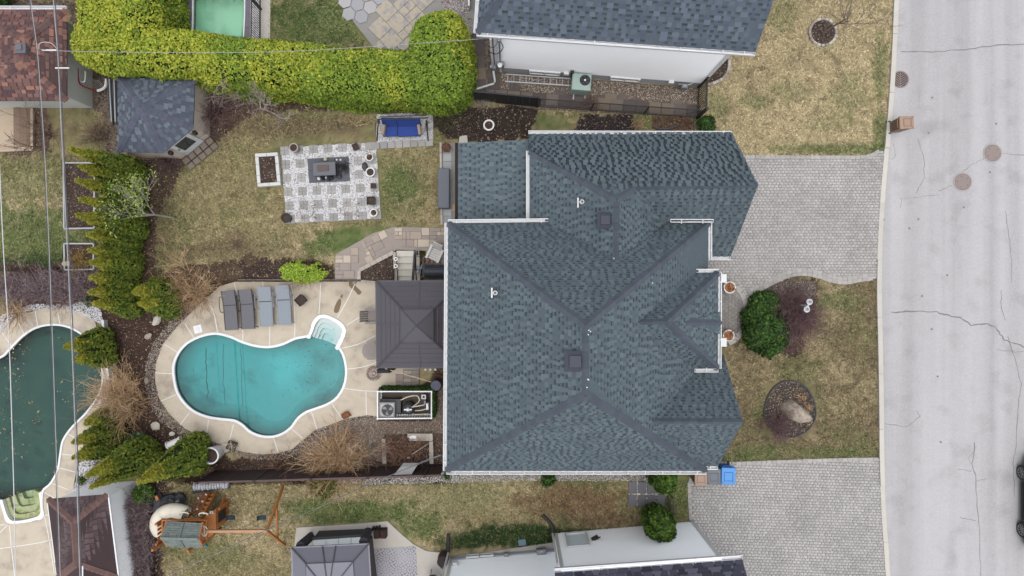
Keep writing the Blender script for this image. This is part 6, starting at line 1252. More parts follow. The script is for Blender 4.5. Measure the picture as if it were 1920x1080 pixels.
# bench cover, side strip and basket by the low roof
tag(MB().box(P(834, 356).x, P(834, 356).y, .02, .5, 1.72, .5, 0, bev=.03).build('covered_bench', M('grey_cover', C(108, 112, 122), v=.06, s=2, rough=.7), loc=P(834, 356)), 'long grey covered bench beside the low porch roof', 'bench cover')
sp_ = MB().prism(PP([(826, 268), (990, 266), (990, 418), (828, 422)]), -.1, .0).build('side_patio', JOINT); sp_['kind'] = 'structure'
packed(PP([(830, 270), (846, 270), (848, 422), (831, 422)]), .03, sp_, M('cool_paver', C(172, 174, 176), v=.1, ob=.1, fine=.08), 0, .2, ((2, 2),), seed=5, origin=P2(830, 422)); packed(PP([(846, 285), (990, 285), (990, 420), (848, 420)]), .03, sp_, M('tan_paver', v=.1, fine=.08, ocols=[C(178, 150, 116), C(156, 128, 104), C(190, 166, 132), C(150, 136, 126)]), 0, .3, ((1, 1), (2, 1)), seed=6, origin=P2(847, 421)); packed(PP([(960, 258), (990, 258), (990, 268), (960, 268)]), .03, sp_, M('tan_paver'), 0, .3, ((1, 1), (2, 1)), seed=7)
capwall(P2(826.5, 268), P2(828.5, 422), .09, -.1, .12, rw, 8)
o = MB().prism(PP([(863, 256), (876, 254), (877, 268), (861, 268), (861, 259)]), 0, .06).build('stepping_stone', CONC, loc=P(868, 262)); tag(o, 'pale five sided stone slab above the low porch roof', 'stone')
pot('round brown wicker basket of dry stems at the porch corner', 838, 279, .03, .2, .3, M('wicker_brown', C(106, 72, 56), v=.3, s=30, rough=.9), soil=BROWNT, plant=(BROWNT, 90, .12), seed=9, name='wicker_basket')
# ================================================================ loungers
def lounger(label, head, foot, fab, fr, seed):
    t = T('sun_lounger', label, 'sun lounger', (0, 0, 0), 'loungers on the pool deck'); L, W2 = 1.75, .27
    brk = L * .36
    def sling(y0, z0, y1, z1):
        q = MB(); q.add([(-W2, y0, z0), (W2, y0, z0), (W2, y1, z1), (-W2, y1, z1), (-W2, y0, z0 - .02), (W2, y0, z0 - .02), (W2, y1, z1 - .02), (-W2, y1, z1 - .02)], [(0, 1, 2, 3), (7, 6, 5, 4), (0, 4, 5, 1), (1, 5, 6, 2), (2, 6, 7, 3), (3, 7, 4, 0)]); return q
    sling(0, .50, -brk, .34).build('backrest', fab, t); sling(-brk - .03, .33, -L, .30).build('seat_sling', fab, t)
    q = MB(); q.box(0, -brk - .015, .31, W2 * 2, .05, .02); q.build('hinge_bar', BLACK, t)
    for s in (-1, 1):
        q = MB(); x = s * (W2 + .02); q.tube([(x, 0, .5), (x, -brk, .33), (x, -L, .29)], .018, 6); q.build('side_rail', fr, t)
        q = MB(); x2 = s * (W2 + .12); q.tube(smooth_open([(x, -brk + .35, .40), (x2, -brk + .32, .48), (x2, -brk - .25, .48), (x, -brk - .3, .33)], 4), .016, 6); q.build('armrest', fr, t)
        for y in (-.5, -L + .12): q = MB(); q.tube([(x, y, .36 if y > -1 else .29), (x + s * .06, y - .06 * (1 if y < -1 else -1), 0)], .016, 6); q.build('leg', fr, t)
    h = P(*head, ZP + .5); f = P(*foot, ZP + .3); d = f - h; t.location = (h.x, h.y, ZP + .02); t.rotation_euler = (0, 0, math.atan2(d.y, d.x) + math.pi / 2)
FD = M('charcoal_sling', C(112, 112, 117), v=.1, fine=.15, fs=90, stretch=(4, 1, 1), rough=.9); FB = M('bluegrey_sling', C(146, 154, 163), v=.06, fine=.12, fs=90, stretch=(4, 1, 1), rough=.9); FRP = M('pale_frame', C(150, 156, 162), v=.05, rough=.4)
lounger('leftmost charcoal lounger with black frame', (427, 545), (435, 619), FD, BLACK, 1); lounger('second lounger, charcoal with black frame beside a joint line', (459, 543), (466, 617), FD, BLACK, 2); lounger('third lounger, blue grey with pale frame', (494, 538), (500, 611), FB, FRP, 3); lounger('rightmost blue grey lounger, next to the cube planter', (528, 535), (534, 607), FB, FRP, 4)
# ================================================================ metal roofed gazebo by the house
def gazebo(label, corners, ze, za, capc, zc, seam, mat, matd, zg, ncap=True, name='gazebo', post=.12, seams=6):
    c = [P(px, py, ze) for px, py in corners]; ctr = sum(c, Vector()) / 4; t = T(name, label, 'gazebo', (ctr.x, ctr.y, zg)); return c, t
GZM = M('gazebo_metal', C(84, 81, 88), v=.05, s=1, fine=.03, rough=.5, metal=.0, spec=.4); GZD = M('gazebo_seam', C(66, 64, 72), v=.05, rough=.5)
zeg = 1.9
c = [P(705, 527, zeg), Vector((-2.02, P2(705, 527, zeg)[1], zeg)), Vector((-2.02, P2(709, 689, zeg)[1], zeg)), P(707, 689, zeg)]
t = T('gazebo', 'hardtop gazebo with dark grey ribbed metal roof against the house', 'gazebo', (-4, -1.5, ZP)); ax = P(783, 607, 2.85); ctr = Vector((ax.x, (c[0].y + c[3].y) / 2, 3.0)); hs_ = .56
cap0 = [Vector((ctr.x + sx * hs_, ctr.y + sy * hs_, 2.72)) for sx, sy in ((-1, 1), (1, 1), (1, -1), (-1, -1))]
gz_pl = []
b = MB()
for i in range(4):
    j = (i + 1) % 4; vs = [c[i], c[j], cap0[j], cap0[i]]; vs = vs + [v - Vector((0, 0, .05)) for v in vs]; MB().add(vs, [(0, 1, 2, 3), (7, 6, 5, 4), (0, 4, 5, 1), (2, 6, 7, 3)]).build('roof_panel', GZM, t)
    e0, e1 = c[i], c[j]; n = 6; n_ = nrm([c[i], c[j], cap0[j]])
    for k in range(1, n):   # ribs parallel to the eaves
        f = k / n; p0 = e0.lerp(cap0[i], f) + n_ * .008; p1 = e1.lerp(cap0[j], f) + n_ * .008; MB().bar(p0, p1, .022, .025).build('rib', GZD, t)
    m0, m1 = (e0 + e1) / 2 + n_ * .015, (cap0[i] + cap0[j]) / 2 + n_ * .015; MB().bar(m0, m1, .05, .03).build('panel_joint', GZM, t)
    MB().bar(c[i] + Vector((0, 0, .02)), cap0[i] + Vector((0, 0, .02)), .07, .05).build('hip_bar', GZD, t)
    MB().bar(c[i] - Vector((0, 0, .03)), c[j] - Vector((0, 0, .03)), .06, .1).build('eave_beam', GZD, t)
cap1 = [Vector((ctr.x + sx * (hs_ + .08), ctr.y + sy * (hs_ + .08), 2.88)) for sx, sy in ((-1, 1), (1, 1), (1, -1), (-1, -1))]; apx = Vector((ctr.x, ctr.y, 3.22)); q = MB(); q.add(cap1 + [apx] + [v - Vector((0, 0, .04)) for v in cap1], [(0, 1, 4), (1, 2, 4), (2, 3, 4), (3, 0, 4), (8, 7, 6, 5), (0, 5, 6, 1), (1, 6, 7, 2), (2, 7, 8, 3), (3, 8, 5, 0)]); cp = q.build('roof_cap', GZM, t)
for v in cap1: MB().bar(v + Vector((0, 0, .01)), apx + Vector((0, 0, .01)), .03, .025).build('hip_bar', GZD, cp)
for i in range(4): v = c[i] + (ctr - c[i]) * .08; MB().box(v.x, v.y, ZP, .14, .14, zeg - ZP - .02).build('post', GZD, t)
tag(MB().box(P(725, 692, .2).x, P(725, 692, .2).y, ZP + .02, .55, .16, 1.6, 0, bev=.04).build('curtain', M('dark_curtain', C(52, 50, 58), v=.15, rough=.95), loc=P(725, 692)), 'dark gathered curtain at the gazebo south post', 'curtain')
# things under / around the gazebo
a = P(702, 655, ZP); t = T('round_table', 'round grey slatted table half under the gazebo', 'table', a)
for k in range(9):
    y = (k - 4) * .088; w = 2 * math.sqrt(max(.02, .40 ** 2 - y * y)); MB().box(a.x, a.y + y, ZP + .68, w, .08, .03, 0).build('slat', WOODG, t)
MB().lathe([(.3, 0), (.05, .04), (.05, .66), (.25, .68)], a.x, a.y, ZP + .02, 12).build('pedestal', WOODG, t)
def slat_chair(lab, px, py, z, rz, mat, sz=.5, name='garden_chair', cat='chair'):
    t = T(name, lab, cat, (0, 0, 0)); 
    for k in range(5): MB().box(0, -.2 + k * .1, .36 + .01 * k, sz, .085, .022).build('seat_slat', mat, t)
    for k in range(5):
        x = (k - 2) * sz / 5; MB().add([(x - .04, -.22, .36), (x + .04, -.22, .36), (x + .045, -.46, .95), (x - .045, -.46, .95), (x - .04, -.25, .36), (x + .04, -.25, .36), (x + .045, -.49, .95), (x - .045, -.49, .95)], [(0, 1, 2, 3), (7, 6, 5, 4), (0, 4, 5, 1), (1, 5, 6, 2), (2, 6, 7, 3), (3, 7, 4, 0)]).build('back_slat', mat, t)
    for s in (-1, 1):
        MB().box(s * (sz / 2 + .05), -.02, .56, .1, .6, .025).build('armrest', mat, t)
        for y in (.22, -.26): MB().box(s * (sz / 2 + .03), y, 0, .05, .07, .56).build('leg', mat, t)
    t.location = P(px, py, z); t.rotation_euler = (0, 0, rz)
slat_chair('grey slatted armchair half under the gazebo roof', 703, 592, ZP + .02, math.radians(-90), WOODG); slat_chair('white slatted armchair on the patio by the house', 817, 478, .035, math.radians(155), M('weathered_white', C(208, 206, 204), v=.1), .42)
a = P(803, 489, .035); t = T('umbrella_base', 'round rusty iron umbrella base with a pole lying on it', 'umbrella base', a); q = MB(); q.tube([(a.x + .24 * math.cos(k), a.y + .24 * math.sin(k), a.z + .05) for k in np.linspace(0, 6.283, 20)[:-1]], .02, 6, closed=True); RI = M('rose_iron', C(150, 118, 114), v=.2); q.build('ring', RI, t); q = MB()
for k in range(8): q.tube([(a.x, a.y, a.z + .06), (a.x + .24 * math.cos(k * .785), a.y + .24 * math.sin(k * .785), a.z + .05)], .012, 5)
q.lathe([(.12, 0), (.1, .05), (.04, .08), (.04, .2), (0, .2)], a.x, a.y, a.z, 12); q.build('spokes', RI, t); q = MB(); q.tube([(a.x - .35, a.y + .02, a.z + .1), (a.x, a.y, a.z + .1)], .02, 6); q.build('pole', BLACK, t)
a = P(818, 510, .035); t = T('covered_barbecue', 'barbecue under a dark blue grey cover beside the stairs', 'barbecue', a); BQC = M('bbq_cover', C(44, 48, 58), v=.2, s=6, rough=.6, bump=.5, bs=6); MB().box(a.x + .05, a.y, a.z, 1.15, .6, .8, 0, bev=.05).build('cover', BQC, t); q = MB(); q.tube([(a.x - .4, a.y, a.z + .82), (a.x + .5, a.y, a.z + .82)], .24, 14); q.build('hood', BQC, t)
for k, (px, py) in enumerate(((787, 503), (786, 510), (795, 500))): a = P(px, py, .03); t = T('garden_lamp', ('grey metal lamp at the stair wall, upper one', 'grey metal lamp at the stair wall, lower one', 'pale lamp between railing and barbecue')[k], 'lamp', a); MB().lathe([(.08, 0), (.08, .02), (.02, .03), (.02, .35)], a.x, a.y, a.z, 10).build('stand', GALV, t); MB().lathe([(.02, .35), (.1, .37), (.03, .45), (0, .46)], a.x, a.y, a.z, 10).build('shade', GALV, t)
# round brick circle, pavers, pole, bin
rcb = T('brick_circle', 'round fire ring of pinkish bricks set in the pool deck', 'brick circle', P(701, 700, ZP)); a = P(701, 700, ZP + .02)
BRK = M('pink_brick', v=.12, fine=.1, ocols=[C(160, 140, 134), C(138, 120, 116), C(176, 158, 150), C(126, 112, 110)])
for ri, (r, n) in enumerate(((.29, 16), (.2, 11), (.1, 5))):
    for k in range(n):
        a0_, a1_ = 6.283 * k / n + .03, 6.283 * (k + 1) / n - .03; rr0, rr1 = r - .04, r + .04; MB().prism([(a.x + rr0 * math.cos(a0_), a.y + rr0 * math.sin(a0_)), (a.x + rr1 * math.cos(a0_), a.y + rr1 * math.sin(a0_)), (a.x + rr1 * math.cos(a1_), a.y + rr1 * math.sin(a1_)), (a.x + rr0 * math.cos(a1_), a.y + rr0 * math.sin(a1_))], a.z, a.z + (.06 if ri == 0 else .03)).build('brick', BRK, rcb)
pv = MB().prism(PP([(741, 690), (786, 690), (786, 731), (741, 731)], ZP), -1, ZP).build('paver_path', JOINT); pv['kind'] = 'structure'; packed(PP([(742, 690), (786, 690), (786, 731), (742, 731)], ZP), ZP + .035, pv, PATC, 0, .175, ((2, 2), (2, 1)), seed=8, origin=P2(742, 731, ZP))
q = MB(); q.tube([P(722, 691, 1.0), P(815, 718, -.1)], .022, 6); tag(q.build('white_pole', M('cream', C(220, 205, 170)), loc=P(722, 691, 1.0)), 'long cream pole leaning from gazebo to blue bin', 'pole')
a = P(821, 718, ZP); t = T('blue_barrel', 'dark blue barrel against the house under the eave', 'barrel', a); MB().lathe([(.22, 0), (.26, .3), (.26, .6), (.22, .85), (.2, .85)], a.x, a.y, a.z, 16).build('body', M('navy_plastic', C(34, 40, 78), v=.1, rough=.4), t); MB().lathe([(.2, .86), (0, .88)], a.x, a.y, a.z, 16).build('lid', M('navy_plastic'), t)
for k in range(3):
    a = P(801 + k * 9, 690, ZP); t = T('solar_lamp', ('left', 'middle', 'right')[k] + ' white ball lamp of three along the gazebo south side', 'lamp', a, 'white ball lamps by the gazebo'); MB().lathe([(.015, 0), (.015, .5)], a.x, a.y, a.z, 6).build('stake', GALV, t); MB().blob((a.x, a.y, a.z + .55), .055, 0, 0, 10, 6).build('globe', WHITE, t)
bare_bush('brown dead shrub in the gravel behind the gazebo', 823, 702, ZP, 36, .4, 1.0, .6, BROWNT, .01, 1, 33)
# pool equipment pen
pen = T('equipment_pen', 'white railed pen around the pool equipment', 'fence', P(758, 760, ZP)); A, B_, Cc, D = [P(px, py, ZP + 1.0) for px, py in ((708, 734), (809, 734), (809, 784), (708, 785))]
for i, (p, q_) in enumerate(((A, B_), (B_, Cc), (Cc, D), (D, A))):
    MB().bar(p, q_, .05, .05).build('top_rail', WHITE, pen); dz = Vector((0, 0, -.85)); MB().bar(p + dz, q_ + dz, .05, .05).build('bottom_rail', WHITE, pen)
    if i in (2, 3):
        n = int((q_ - p).length / .11)
        for k in range(1, n): m = p.lerp(q_, k / n); MB().box(m.x, m.y, ZP + .15, .035, .035, .83).build('baluster', WHITE, pen)
for p in (A, B_, Cc, D): MB().box(p.x, p.y, ZP, .07, .07, 1.04).build('post', WHITE, pen)
fl = MB().prism([(A.x, A.y), (B_.x, B_.y), (Cc.x, Cc.y), (D.x, D.y)], ZP - .1, ZP + .03).build('pen_floor', M('pen_floor', C(96, 88, 80), v=.2), None); fl['kind'] = 'structure'
TURF = leafmat('turf_leaf', [CF(46, 70, 32), CF(58, 84, 36), CF(38, 58, 28), CF(66, 94, 40)], 2); gs = T('artificial_hedge', 'dark green artificial leaf screen on the pen back and side', 'screen', P(758, 732, ZP)); R = np.random.default_rng(9)
for (p, q_, o) in ((A, B_, Vector((0, 1, 0))), (B_, Cc, Vector((1, 0, 0)))):
    m = 1600; f = R.random(m); zz = R.uniform(0, 1.0, m); pts = np.stack([p.x + (q_.x - p.x) * f + o.x * R.uniform(.03, .13, m), p.y + (q_.y - p.y) * f + o.y * R.uniform(.03, .13, m), ZP + zz], 1); leafmesh('leaves', pts, np.tile(np.array(o) + [0, 0, .5], (m, 1)), .05, TURF, gs, kind='stuff', seed=3)
    e0 = p + o * .05; e1 = q_ + o * .05; MB().bar((e0.x, e0.y, ZP + .48), (e1.x, e1.y, ZP + .48), .04, .92).build('backing', CORE, gs)
a = P(731, 763, ZP); t = T('heat_pump', 'light grey pool heat pump with black fan', 'heat pump', a); HPG = M('heatpump_grey', C(186, 184, 184), v=.04, rough=.5); MB().box(a.x, a.y, a.z + .05, .68, .66, .75, 0, bev=.05).build('cabinet', HPG, t)
def fan(x, y, z, r, parent, blade, hub, nb=3):
    MB().lathe([(r, 0), (r, .012), (r * .93, .012), (r * .93, .002), (0, .002)], x, y, z, 24).build('fan_well', BLACK, parent)
    f = MB().lathe([(r * .2, .01), (r * .2, .03), (0, .035)], x, y, z, 12).build('fan_hub', hub, parent)
    for k in range(nb):
        a_ = 6.283 * k / nb + .5; pts = [(r * .18 * math.cos(a_ - .4), r * .18 * math.sin(a_ - .4)), (r * .6 * math.cos(a_ - .5), r * .6 * math.sin(a_ - .5)), (r * .88 * math.cos(a_ - .3), r * .88 * math.sin(a_ - .3)), (r * .88 * math.cos(a_ + .35), r * .88 * math.sin(a_ + .35)), (r * .5 * math.cos(a_ + .25), r * .5 * math.sin(a_ + .25))]
        q = MB(); q.add([(x + u, y + v, z + .012 + .006 * i) for i, (u, v) in enumerate(pts)], [(0, 1, 2, 3, 4)]); q.build('fan_blade', blade, parent)
    q = MB()
    for rr in (.35, .55, .75): q.tube([(x + r * rr * math.cos(k), y + r * rr * math.sin(k), z + .04) for k in np.linspace(0, 6.283, 20)[:-1]], .003, 3, closed=True)
    q.build('fan_guard', BLACK, parent)
fan(a.x + .04, a.y, a.z + .80, .26, t, M('fan_blade_grey', C(150, 152, 156), v=.1, rough=.5), DARK); MB().box(a.x + .12, a.y + .12, a.z, .9, .62, .5, 0).build('base_coil', DARK, t)
a = P(770, 762, ZP); t = T('pool_filter', 'black round pool filter tank with white valves', 'filter', a); MB().lathe([(.22, 0), (.28, .2), (.28, .5), (.18, .68), (.08, .72), (0, .72)], a.x, a.y, a.z, 20).build('tank', DARK, t); v = MB(); v.lathe([(.07, .72), (.09, .8), (.05, .88), (0, .9)], a.x, a.y, a.z, 10); v.box(a.x, a.y, a.z + .76, .34, .06, .07); v.build('valve', WHITE, t)
PVC = M('cream_pipe', C(216, 208, 190), v=.06, rough=.4)
for lb, pts in (('curved cream hose over the filter tank', [(752, 750, .6), (765, 744, .6), (782, 742, .6), (786, 752, .55), (776, 761, .75)]), ('straight cream pipe from the filter valve', [(772, 763, .75), (785, 761, .7), (796, 758, .6), (797, 752, .5)]), ('low cream pipe along the pen bottom', [(758, 763, .6), (760, 770, .5), (768, 775, .5), (780, 777, .4), (805, 776, .4)]), ('cream pipe running to the pen side post', [(778, 770, .5), (790, 769, .5), (804, 765, .5)])):
    q = MB(); q.tube(smooth_open([P(x, y, ZP + z) for x, y, z in pts], 5), .028, 7); tag(q.build('pipe', PVC, loc=P(*pts[0][:2], ZP)), lb, 'pipe', 'cream pipes in the equipment pen')
a = P(797, 741, ZP); t = T('pool_pump', 'black pool pump with white square lid', 'pump', a); MB().box(a.x, a.y - .25, a.z, .22, .55, .35, 0, bev=.04).build('motor', DARK, t); MB().box(a.x, a.y, a.z + .3, .2, .2, .2, 0, bev=.02).build('lid', WHITE, t); MB().box(a.x, a.y, a.z + .5, .11, .11, .01).build('lid_window', DARK, t)
a = P(805, 757, ZP); tag(MB().box(a.x, a.y, a.z + .35, .1, .28, .4, 0, bev=.02).build('control_box', WHITE, loc=a), 'white control box on the pen right side', 'box')
a = P(650, 777, ZP); t = T('firewood_crate', 'rusty brown log stump lying at the deck edge', 'log', a); q = MB(); q.blob((a.x, a.y, a.z + .14), .22, .5, 8, 8, 5, 0, (1.1, .75, .65), .5); q.build('log_body', M('rusty_bark', v=.3, s=12, fine=.2, ncols=[C(96, 62, 44), C(150, 96, 60), C(120, 84, 62)]), t)
# stone edged bed
sbd = T('stone_bed_edge', 'bed edged with stacked grey blocks near the house corner', 'planter bed', P(770, 840, ZP))
for (p0, p1, n) in (((765, 815), (812, 815), 7), ((768, 822), (812, 822), 6), ((809, 826), (810, 868), 6), ((720, 822), (722, 868), 6)): capwall(P2(*p0, ZP), P2(*p1, ZP), .17, ZP, ZP + (.14 if p0[1] == 822 else .2), sbd, n)
so_ = MB().prism(PP([(723, 824), (808, 826), (808, 868), (723, 870)], ZP), ZP - .2, ZP + .05).build('bed_soil', SOIL); so_['kind'] = 'structure'; chips(so_, PP([(725, 826), (806, 828), (806, 866), (725, 868)], ZP), ZP + .055)
q = MB(); q.tube([P(803, 832, ZP + .1), P(772, 852, ZP + .5)], .018, 6); tag(q.build('garden_stake', M('bleached_wood', C(208, 196, 182), v=.1), loc=P(790, 842, ZP)), 'bleached wooden stick lying in the stone edged bed', 'stick'); boulder(766, 858, ZP + .1, .06, 'small white stone at the stick end', (1.4, .8, .6), 0, 9, WHITE); tag(MB().blob((P(775, 818, ZP).x, P(775, 818, ZP).y, ZP + .2), .13, .4, 3, 9, 4, 0, (1.3, .6, .15)).build('snow_patch', WHITE, loc=P(775, 818, ZP)), 'white lime patch spilled on the block edging', 'spill')
# white lattice and brown fence
lt = T('lattice_panel', 'white lattice panel leaning on the brown fence', 'lattice', P(760, 884, 0)); A, B_, Cc, D = P(757, 868, .3), P(785, 868, .3), P(770, 892, 1.0), P(737, 892, 1.0); MB().add([A, B_, Cc, D] + [v - Vector((0, 0, .02)) for v in (A, B_, Cc, D)], [(0, 1, 2, 3), (7, 6, 5, 4), (0, 4, 5, 1), (1, 5, 6, 2), (2, 6, 7, 3), (3, 7, 4, 0)]).build('panel', M('lattice_white', C(204, 204, 204), v=.06), lt)
for k in range(9): f = k / 8; MB().bar(A.lerp(B_, f) + Vector((0, 0, .015)), (D.lerp(Cc, f)) * .28 + A.lerp(B_, f) * .72 + Vector((0, 0, .015)), .02, .015).build('lattice_slat', M('lattice_grey', C(150, 148, 148)), lt)
q = MB(); q.tube([P(785, 868, .3), P(826, 853, .8)], .014, 6); q.build('prop_pole', GALV, lt)
FN = M('brown_fence_board', C(66, 50, 50), v=.12, s=6, ob=.12, fine=.12, rough=.8); FNC = M('fence_cap', C(92, 84, 86), v=.1)
def board_fence(label, p0, p1, h, z, step=.42, mat=None, cap=None, name='wooden_fence', th=.035, post=True):
    a, b = P(*p0, z), P(*p1, z); d = (b - a); L = d.length; d.normalize(); t = T(name, label, 'fence', (a + b) / 2); n = max(1, round(L / step)); rz = math.atan2(d.y, d.x); me = MB().box(0, 0, 0, L / n - .012, th, h).mesh('fence_board', mat or FN)
    for k in range(n): piece('fence_board', me, t, a + d * (L * (k + .5) / n), rz)
    MB().bar(a + Vector((0, 0, h + .02)), b + Vector((0, 0, h + .02)), .08, .04).build('cap_rail', cap or FNC, t)
    if post:
        for k in range(int(L / 2.4) + 1): q = a + d * min(L, k * 2.4) + Vector((0, 0, 0)); MB().box(q.x, q.y, z, .1, .1, h + .1, rz).build('fence_post', mat or FN, t)
    return t
board_fence('dark brown board fence between pool yard and south lawn', (404, 884), (834, 871), 1.75, ZP, .42, cap=M('fence_cap_dark', C(96, 78, 76), v=.1))
# ---------------- north side: black fences, passage
psg = MB().prism(PP([(892, 60), (925, 70), (930, 135), (1310, 165), (1312, 220), (1004, 205), (893, 186)]), -.2, .0).build('side_passage', M('passage_base', C(104, 94, 86), v=.2)); psg['kind'] = 'structure'
gravel('gravel', 'brown river pebbles along the white house wall', PP([(942, 138), (1310, 166), (1310, 198), (1260, 196), (1258, 190), (1240, 190), (1238, 193), (1210, 192), (1206, 186), (1165, 183), (1160, 178), (1128, 178), (1060, 178), (1012, 174), (940, 166)]), .01, 1300, .026, [C(150, 134, 118), C(112, 96, 82), C(184, 170, 154), C(90, 76, 66), C(206, 196, 184), C(128, 108, 92)], 21)
gravel('gravel', 'brown pebbles beside the downspout corner', PP([(907, 80), (922, 76), (926, 130), (907, 130)]), .01, 1200, .024, [C(150, 134, 118), C(112, 96, 82), C(184, 170, 154), C(90, 76, 66)], 22)
PSG = M('passage_slab', v=.1, fine=.1, ocols=[C(112, 102, 98), C(100, 92, 90), C(122, 112, 104), C(94, 86, 84), C(132, 118, 104)])
me = MB().box(0, 0, -.05, .52, .5, .07, bev=.008).mesh('slab', PSG); ang = math.radians(-4.5)
for k in range(17):
    f = k / 16; c = P(915 + 385 * f, 178 + 30 * f, .02); piece('slab', me, psg, c, ang)
    if k % 3 != 1: c2 = P(913 + 385 * f, 199 + 30 * f - (21 if False else 0), .02) if False else None
for px, py in ((905, 158), (925, 178 - 21), (1145, 186), (1168, 188), (1268, 198), (965, 168), (1050, 178)): piece('slab', me, psg, P(px, py, .012), ang)
for k in range(6): piece('slab', me, psg, P(898 + .8 * k, 72 + k * 22, .02), math.radians(-88))
CL = M('black_chain', (.015, .015, .016, 1), v=.1, rough=.6)
f1 = T('privacy_fence', 'black solid privacy fence panel at the hedge end', 'fence', P(945, 190, 0)); a, b = P(890, 189, 0), P(1005, 200, 0); n = 9; d = (b - a) / n
for k in range(n): p, q_ = a + d * (k + .01), a + d * (k + .99); MB().bar(p + Vector((0, 0, .72)), q_ + Vector((0, 0, .72)), .03, 1.38).build('fence_board', CL, f1)
MB().bar(a + Vector((0, 0, 1.44)), b + Vector((0, 0, 1.44)), .06, .05).build('top_rail', M('grey_black', C(58, 60, 64)), f1); MB().box(b.x + .04, b.y, 0, .09, .09, 1.55).build('fence_post', CL, f1)
f2 = T('chain_link_fence', 'black chain link fence along the gravel passage', 'fence', P(1155, 210, 0)); a, b = P(1008, 200, 0), P(1306, 221, 0)
zt = 1.25
for k in range(4): p = a.lerp(b, (k + .0) / 3.0) if k else a.lerp(b, .01); MB().tube([p, p + Vector((0, 0, zt))], .03, 8).build('fence_post', CL, f2)
for k in (.24, .58): pass
MB().tube([a + Vector((0, 0, zt)), b + Vector((0, 0, zt))], .026, 6).build('top_rail', CL, f2); MB().tube([a + Vector((0, 0, .06)), b + Vector((0, 0, .06))], .012, 6).build('bottom_wire', CL, f2)
cm = MB(); n = int((b - a).length / .09)
for k in range(n):
    p = a.lerp(b, k / n)
    for s in (-1, 1): e = a.lerp(b, min(1, max(0, (k + s * 13) / n))); cm.tube([p + Vector((0, 0, .05)), e + Vector((0, 0, zt))], .0022, 3, cap=False)
cm.build('chain_mesh', CL, f2, kind='stuff')
gt = T('metal_gate', 'black metal slat gate across the passage end', 'gate', P(1312, 190, 0)); a, b = P(1309, 164, 0), P(1307, 221, 0)
for z in (.12, 1.45): MB().bar(a + Vector((0, 0, z)), b + Vector((0, 0, z)), .05, .06).build('gate_rail', CL, gt)
n = 13
for k in range(1, n): p = a.lerp(b, k / n); MB().box(p.x, p.y, .12, .035, .03, 1.33).build('gate_bar', CL, gt)
for p in (a, b): MB().box(p.x, p.y, 0, .1, .1, 1.6).build('gate_post', CL, gt)
q = MB(); q.tube([P(1301, 222, 0), P(1301, 222, 1.2)], .03, 8); q.tube([P(1301, 222, 1.15), P(1301, 249, 1.15)], .026, 6); q.tube([P(1301, 249, 0), P(1301, 249, 1.15)], .03, 8); tag(q.build('gate_frame', M('grey_black', C(58, 60, 64)), loc=P(1301, 236)), 'thin dark pipe frame between gate post and house', 'gate frame')
q = MB(); q.tube(smooth_open([P(1225, 238, .03), P(1240, 242, .03), P(1258, 240, .03), P(1272, 236, .03)], 5), .045, 6); tag(q.build('garden_edging', DARK, loc=P(1250, 240)), 'curved black rubber edging in the narrow bed', 'edging')
# ladder and air conditioner
ld = T('ladder', 'aluminium ladder lying along the white house wall', 'ladder', P(1005, 150, .1)); ALU = M('aluminium', C(196, 198, 202), v=.05, metal=.3, rough=.45); a0, a1, b0_, b1_ = P(947, 139.5, .12), P(1072, 148, .12), P(947, 153, .12), P(1072, 161, .12)
MB().bar(a0, a1, .05, .09).build('ladder_rail', ALU, ld); MB().bar(b0_, b1_, .05, .09).build('ladder_rail', ALU, ld)
for k in range(11): f = (k + .45) / 11; MB().tube([a0.lerp(a1, f), b0_.lerp(b1_, f)], .02, 6).build('rung', ALU, ld)
a = P(1087, 164, 0); t = T('air_conditioner', 'pale green air conditioner unit with black fan by the wall', 'air conditioner', a); ACM = M('pale_green_metal', C(166, 188, 180), v=.05, rough=.5); MB().box(a.x, a.y, .1, .82, .72, .75, ang, bev=.03).build('cabinet', ACM, t); fan(a.x + .14, a.y + .06, .855, .23, t, DARK, WHITE, 5)
for s in (-1, 1): MB().box(a.x + s * .25, a.y, 0, .06, 1.1, .1, ang).build('mounting_rail', GALV, t)
q = MB(); p = along(1070, 140, .08); q.tube([p + Vector((0, 0, .9)), p + Vector((0, 0, .3)), Vector((a.x - .38, a.y + .2, .3))], .03, 6); q.build('refrigerant_line', BLACK, t); MB().box(p.x, p.y, .85, .16, .1, .14, ang).build('isolator_switch', BLACK, t)
# ---------------- north neighbour's garden
np_ = MB().prism(PP([(632, -60), (662, 40), (700, 88), (720, 98), (800, 105), (905, 55), (905, -60)]), -.1, .0).build('garden_patio', JOINT); np_['kind'] = 'structure'
NPV = M('ochre_slab', v=.1, s=3.5, fine=.06, ncols=[C(150, 148, 150), C(168, 163, 160), C(188, 176, 154), C(160, 158, 160)], rough=.85)
packed(PP([(672, 54), (690, 38), (726, 4), (760, -40), (880, -40), (812, 12), (838, 36), (845, 50), (800, 105), (720, 100), (698, 84)]), .035, np_, NPV, math.radians(43), .37, ((2, 1), (1, 1), (2, 1), (2, 2)), seed=11, origin=P2(700, 86), g=.015)
FLG = M('flagstone', v=.08, s=2, ob=.06, fine=.06, ocols=[C(172, 172, 176), C(182, 180, 182), C(164, 164, 170), C(188, 186, 184)])
hexr = .33; me = MB().prism([(hexr * .95 * math.cos(k * math.pi / 3 + .3) * random.uniform(.92, 1.04), hexr * .95 * math.sin(k * math.pi / 3 + .3) * random.uniform(.92, 1.04)) for k in range(6)], -.05, 0).mesh('flagstone', FLG); org = P(640, -20); hp = PP([(630, -40), (655, 30), (672, 54), (690, 38), (726, 4), (760, -40)])
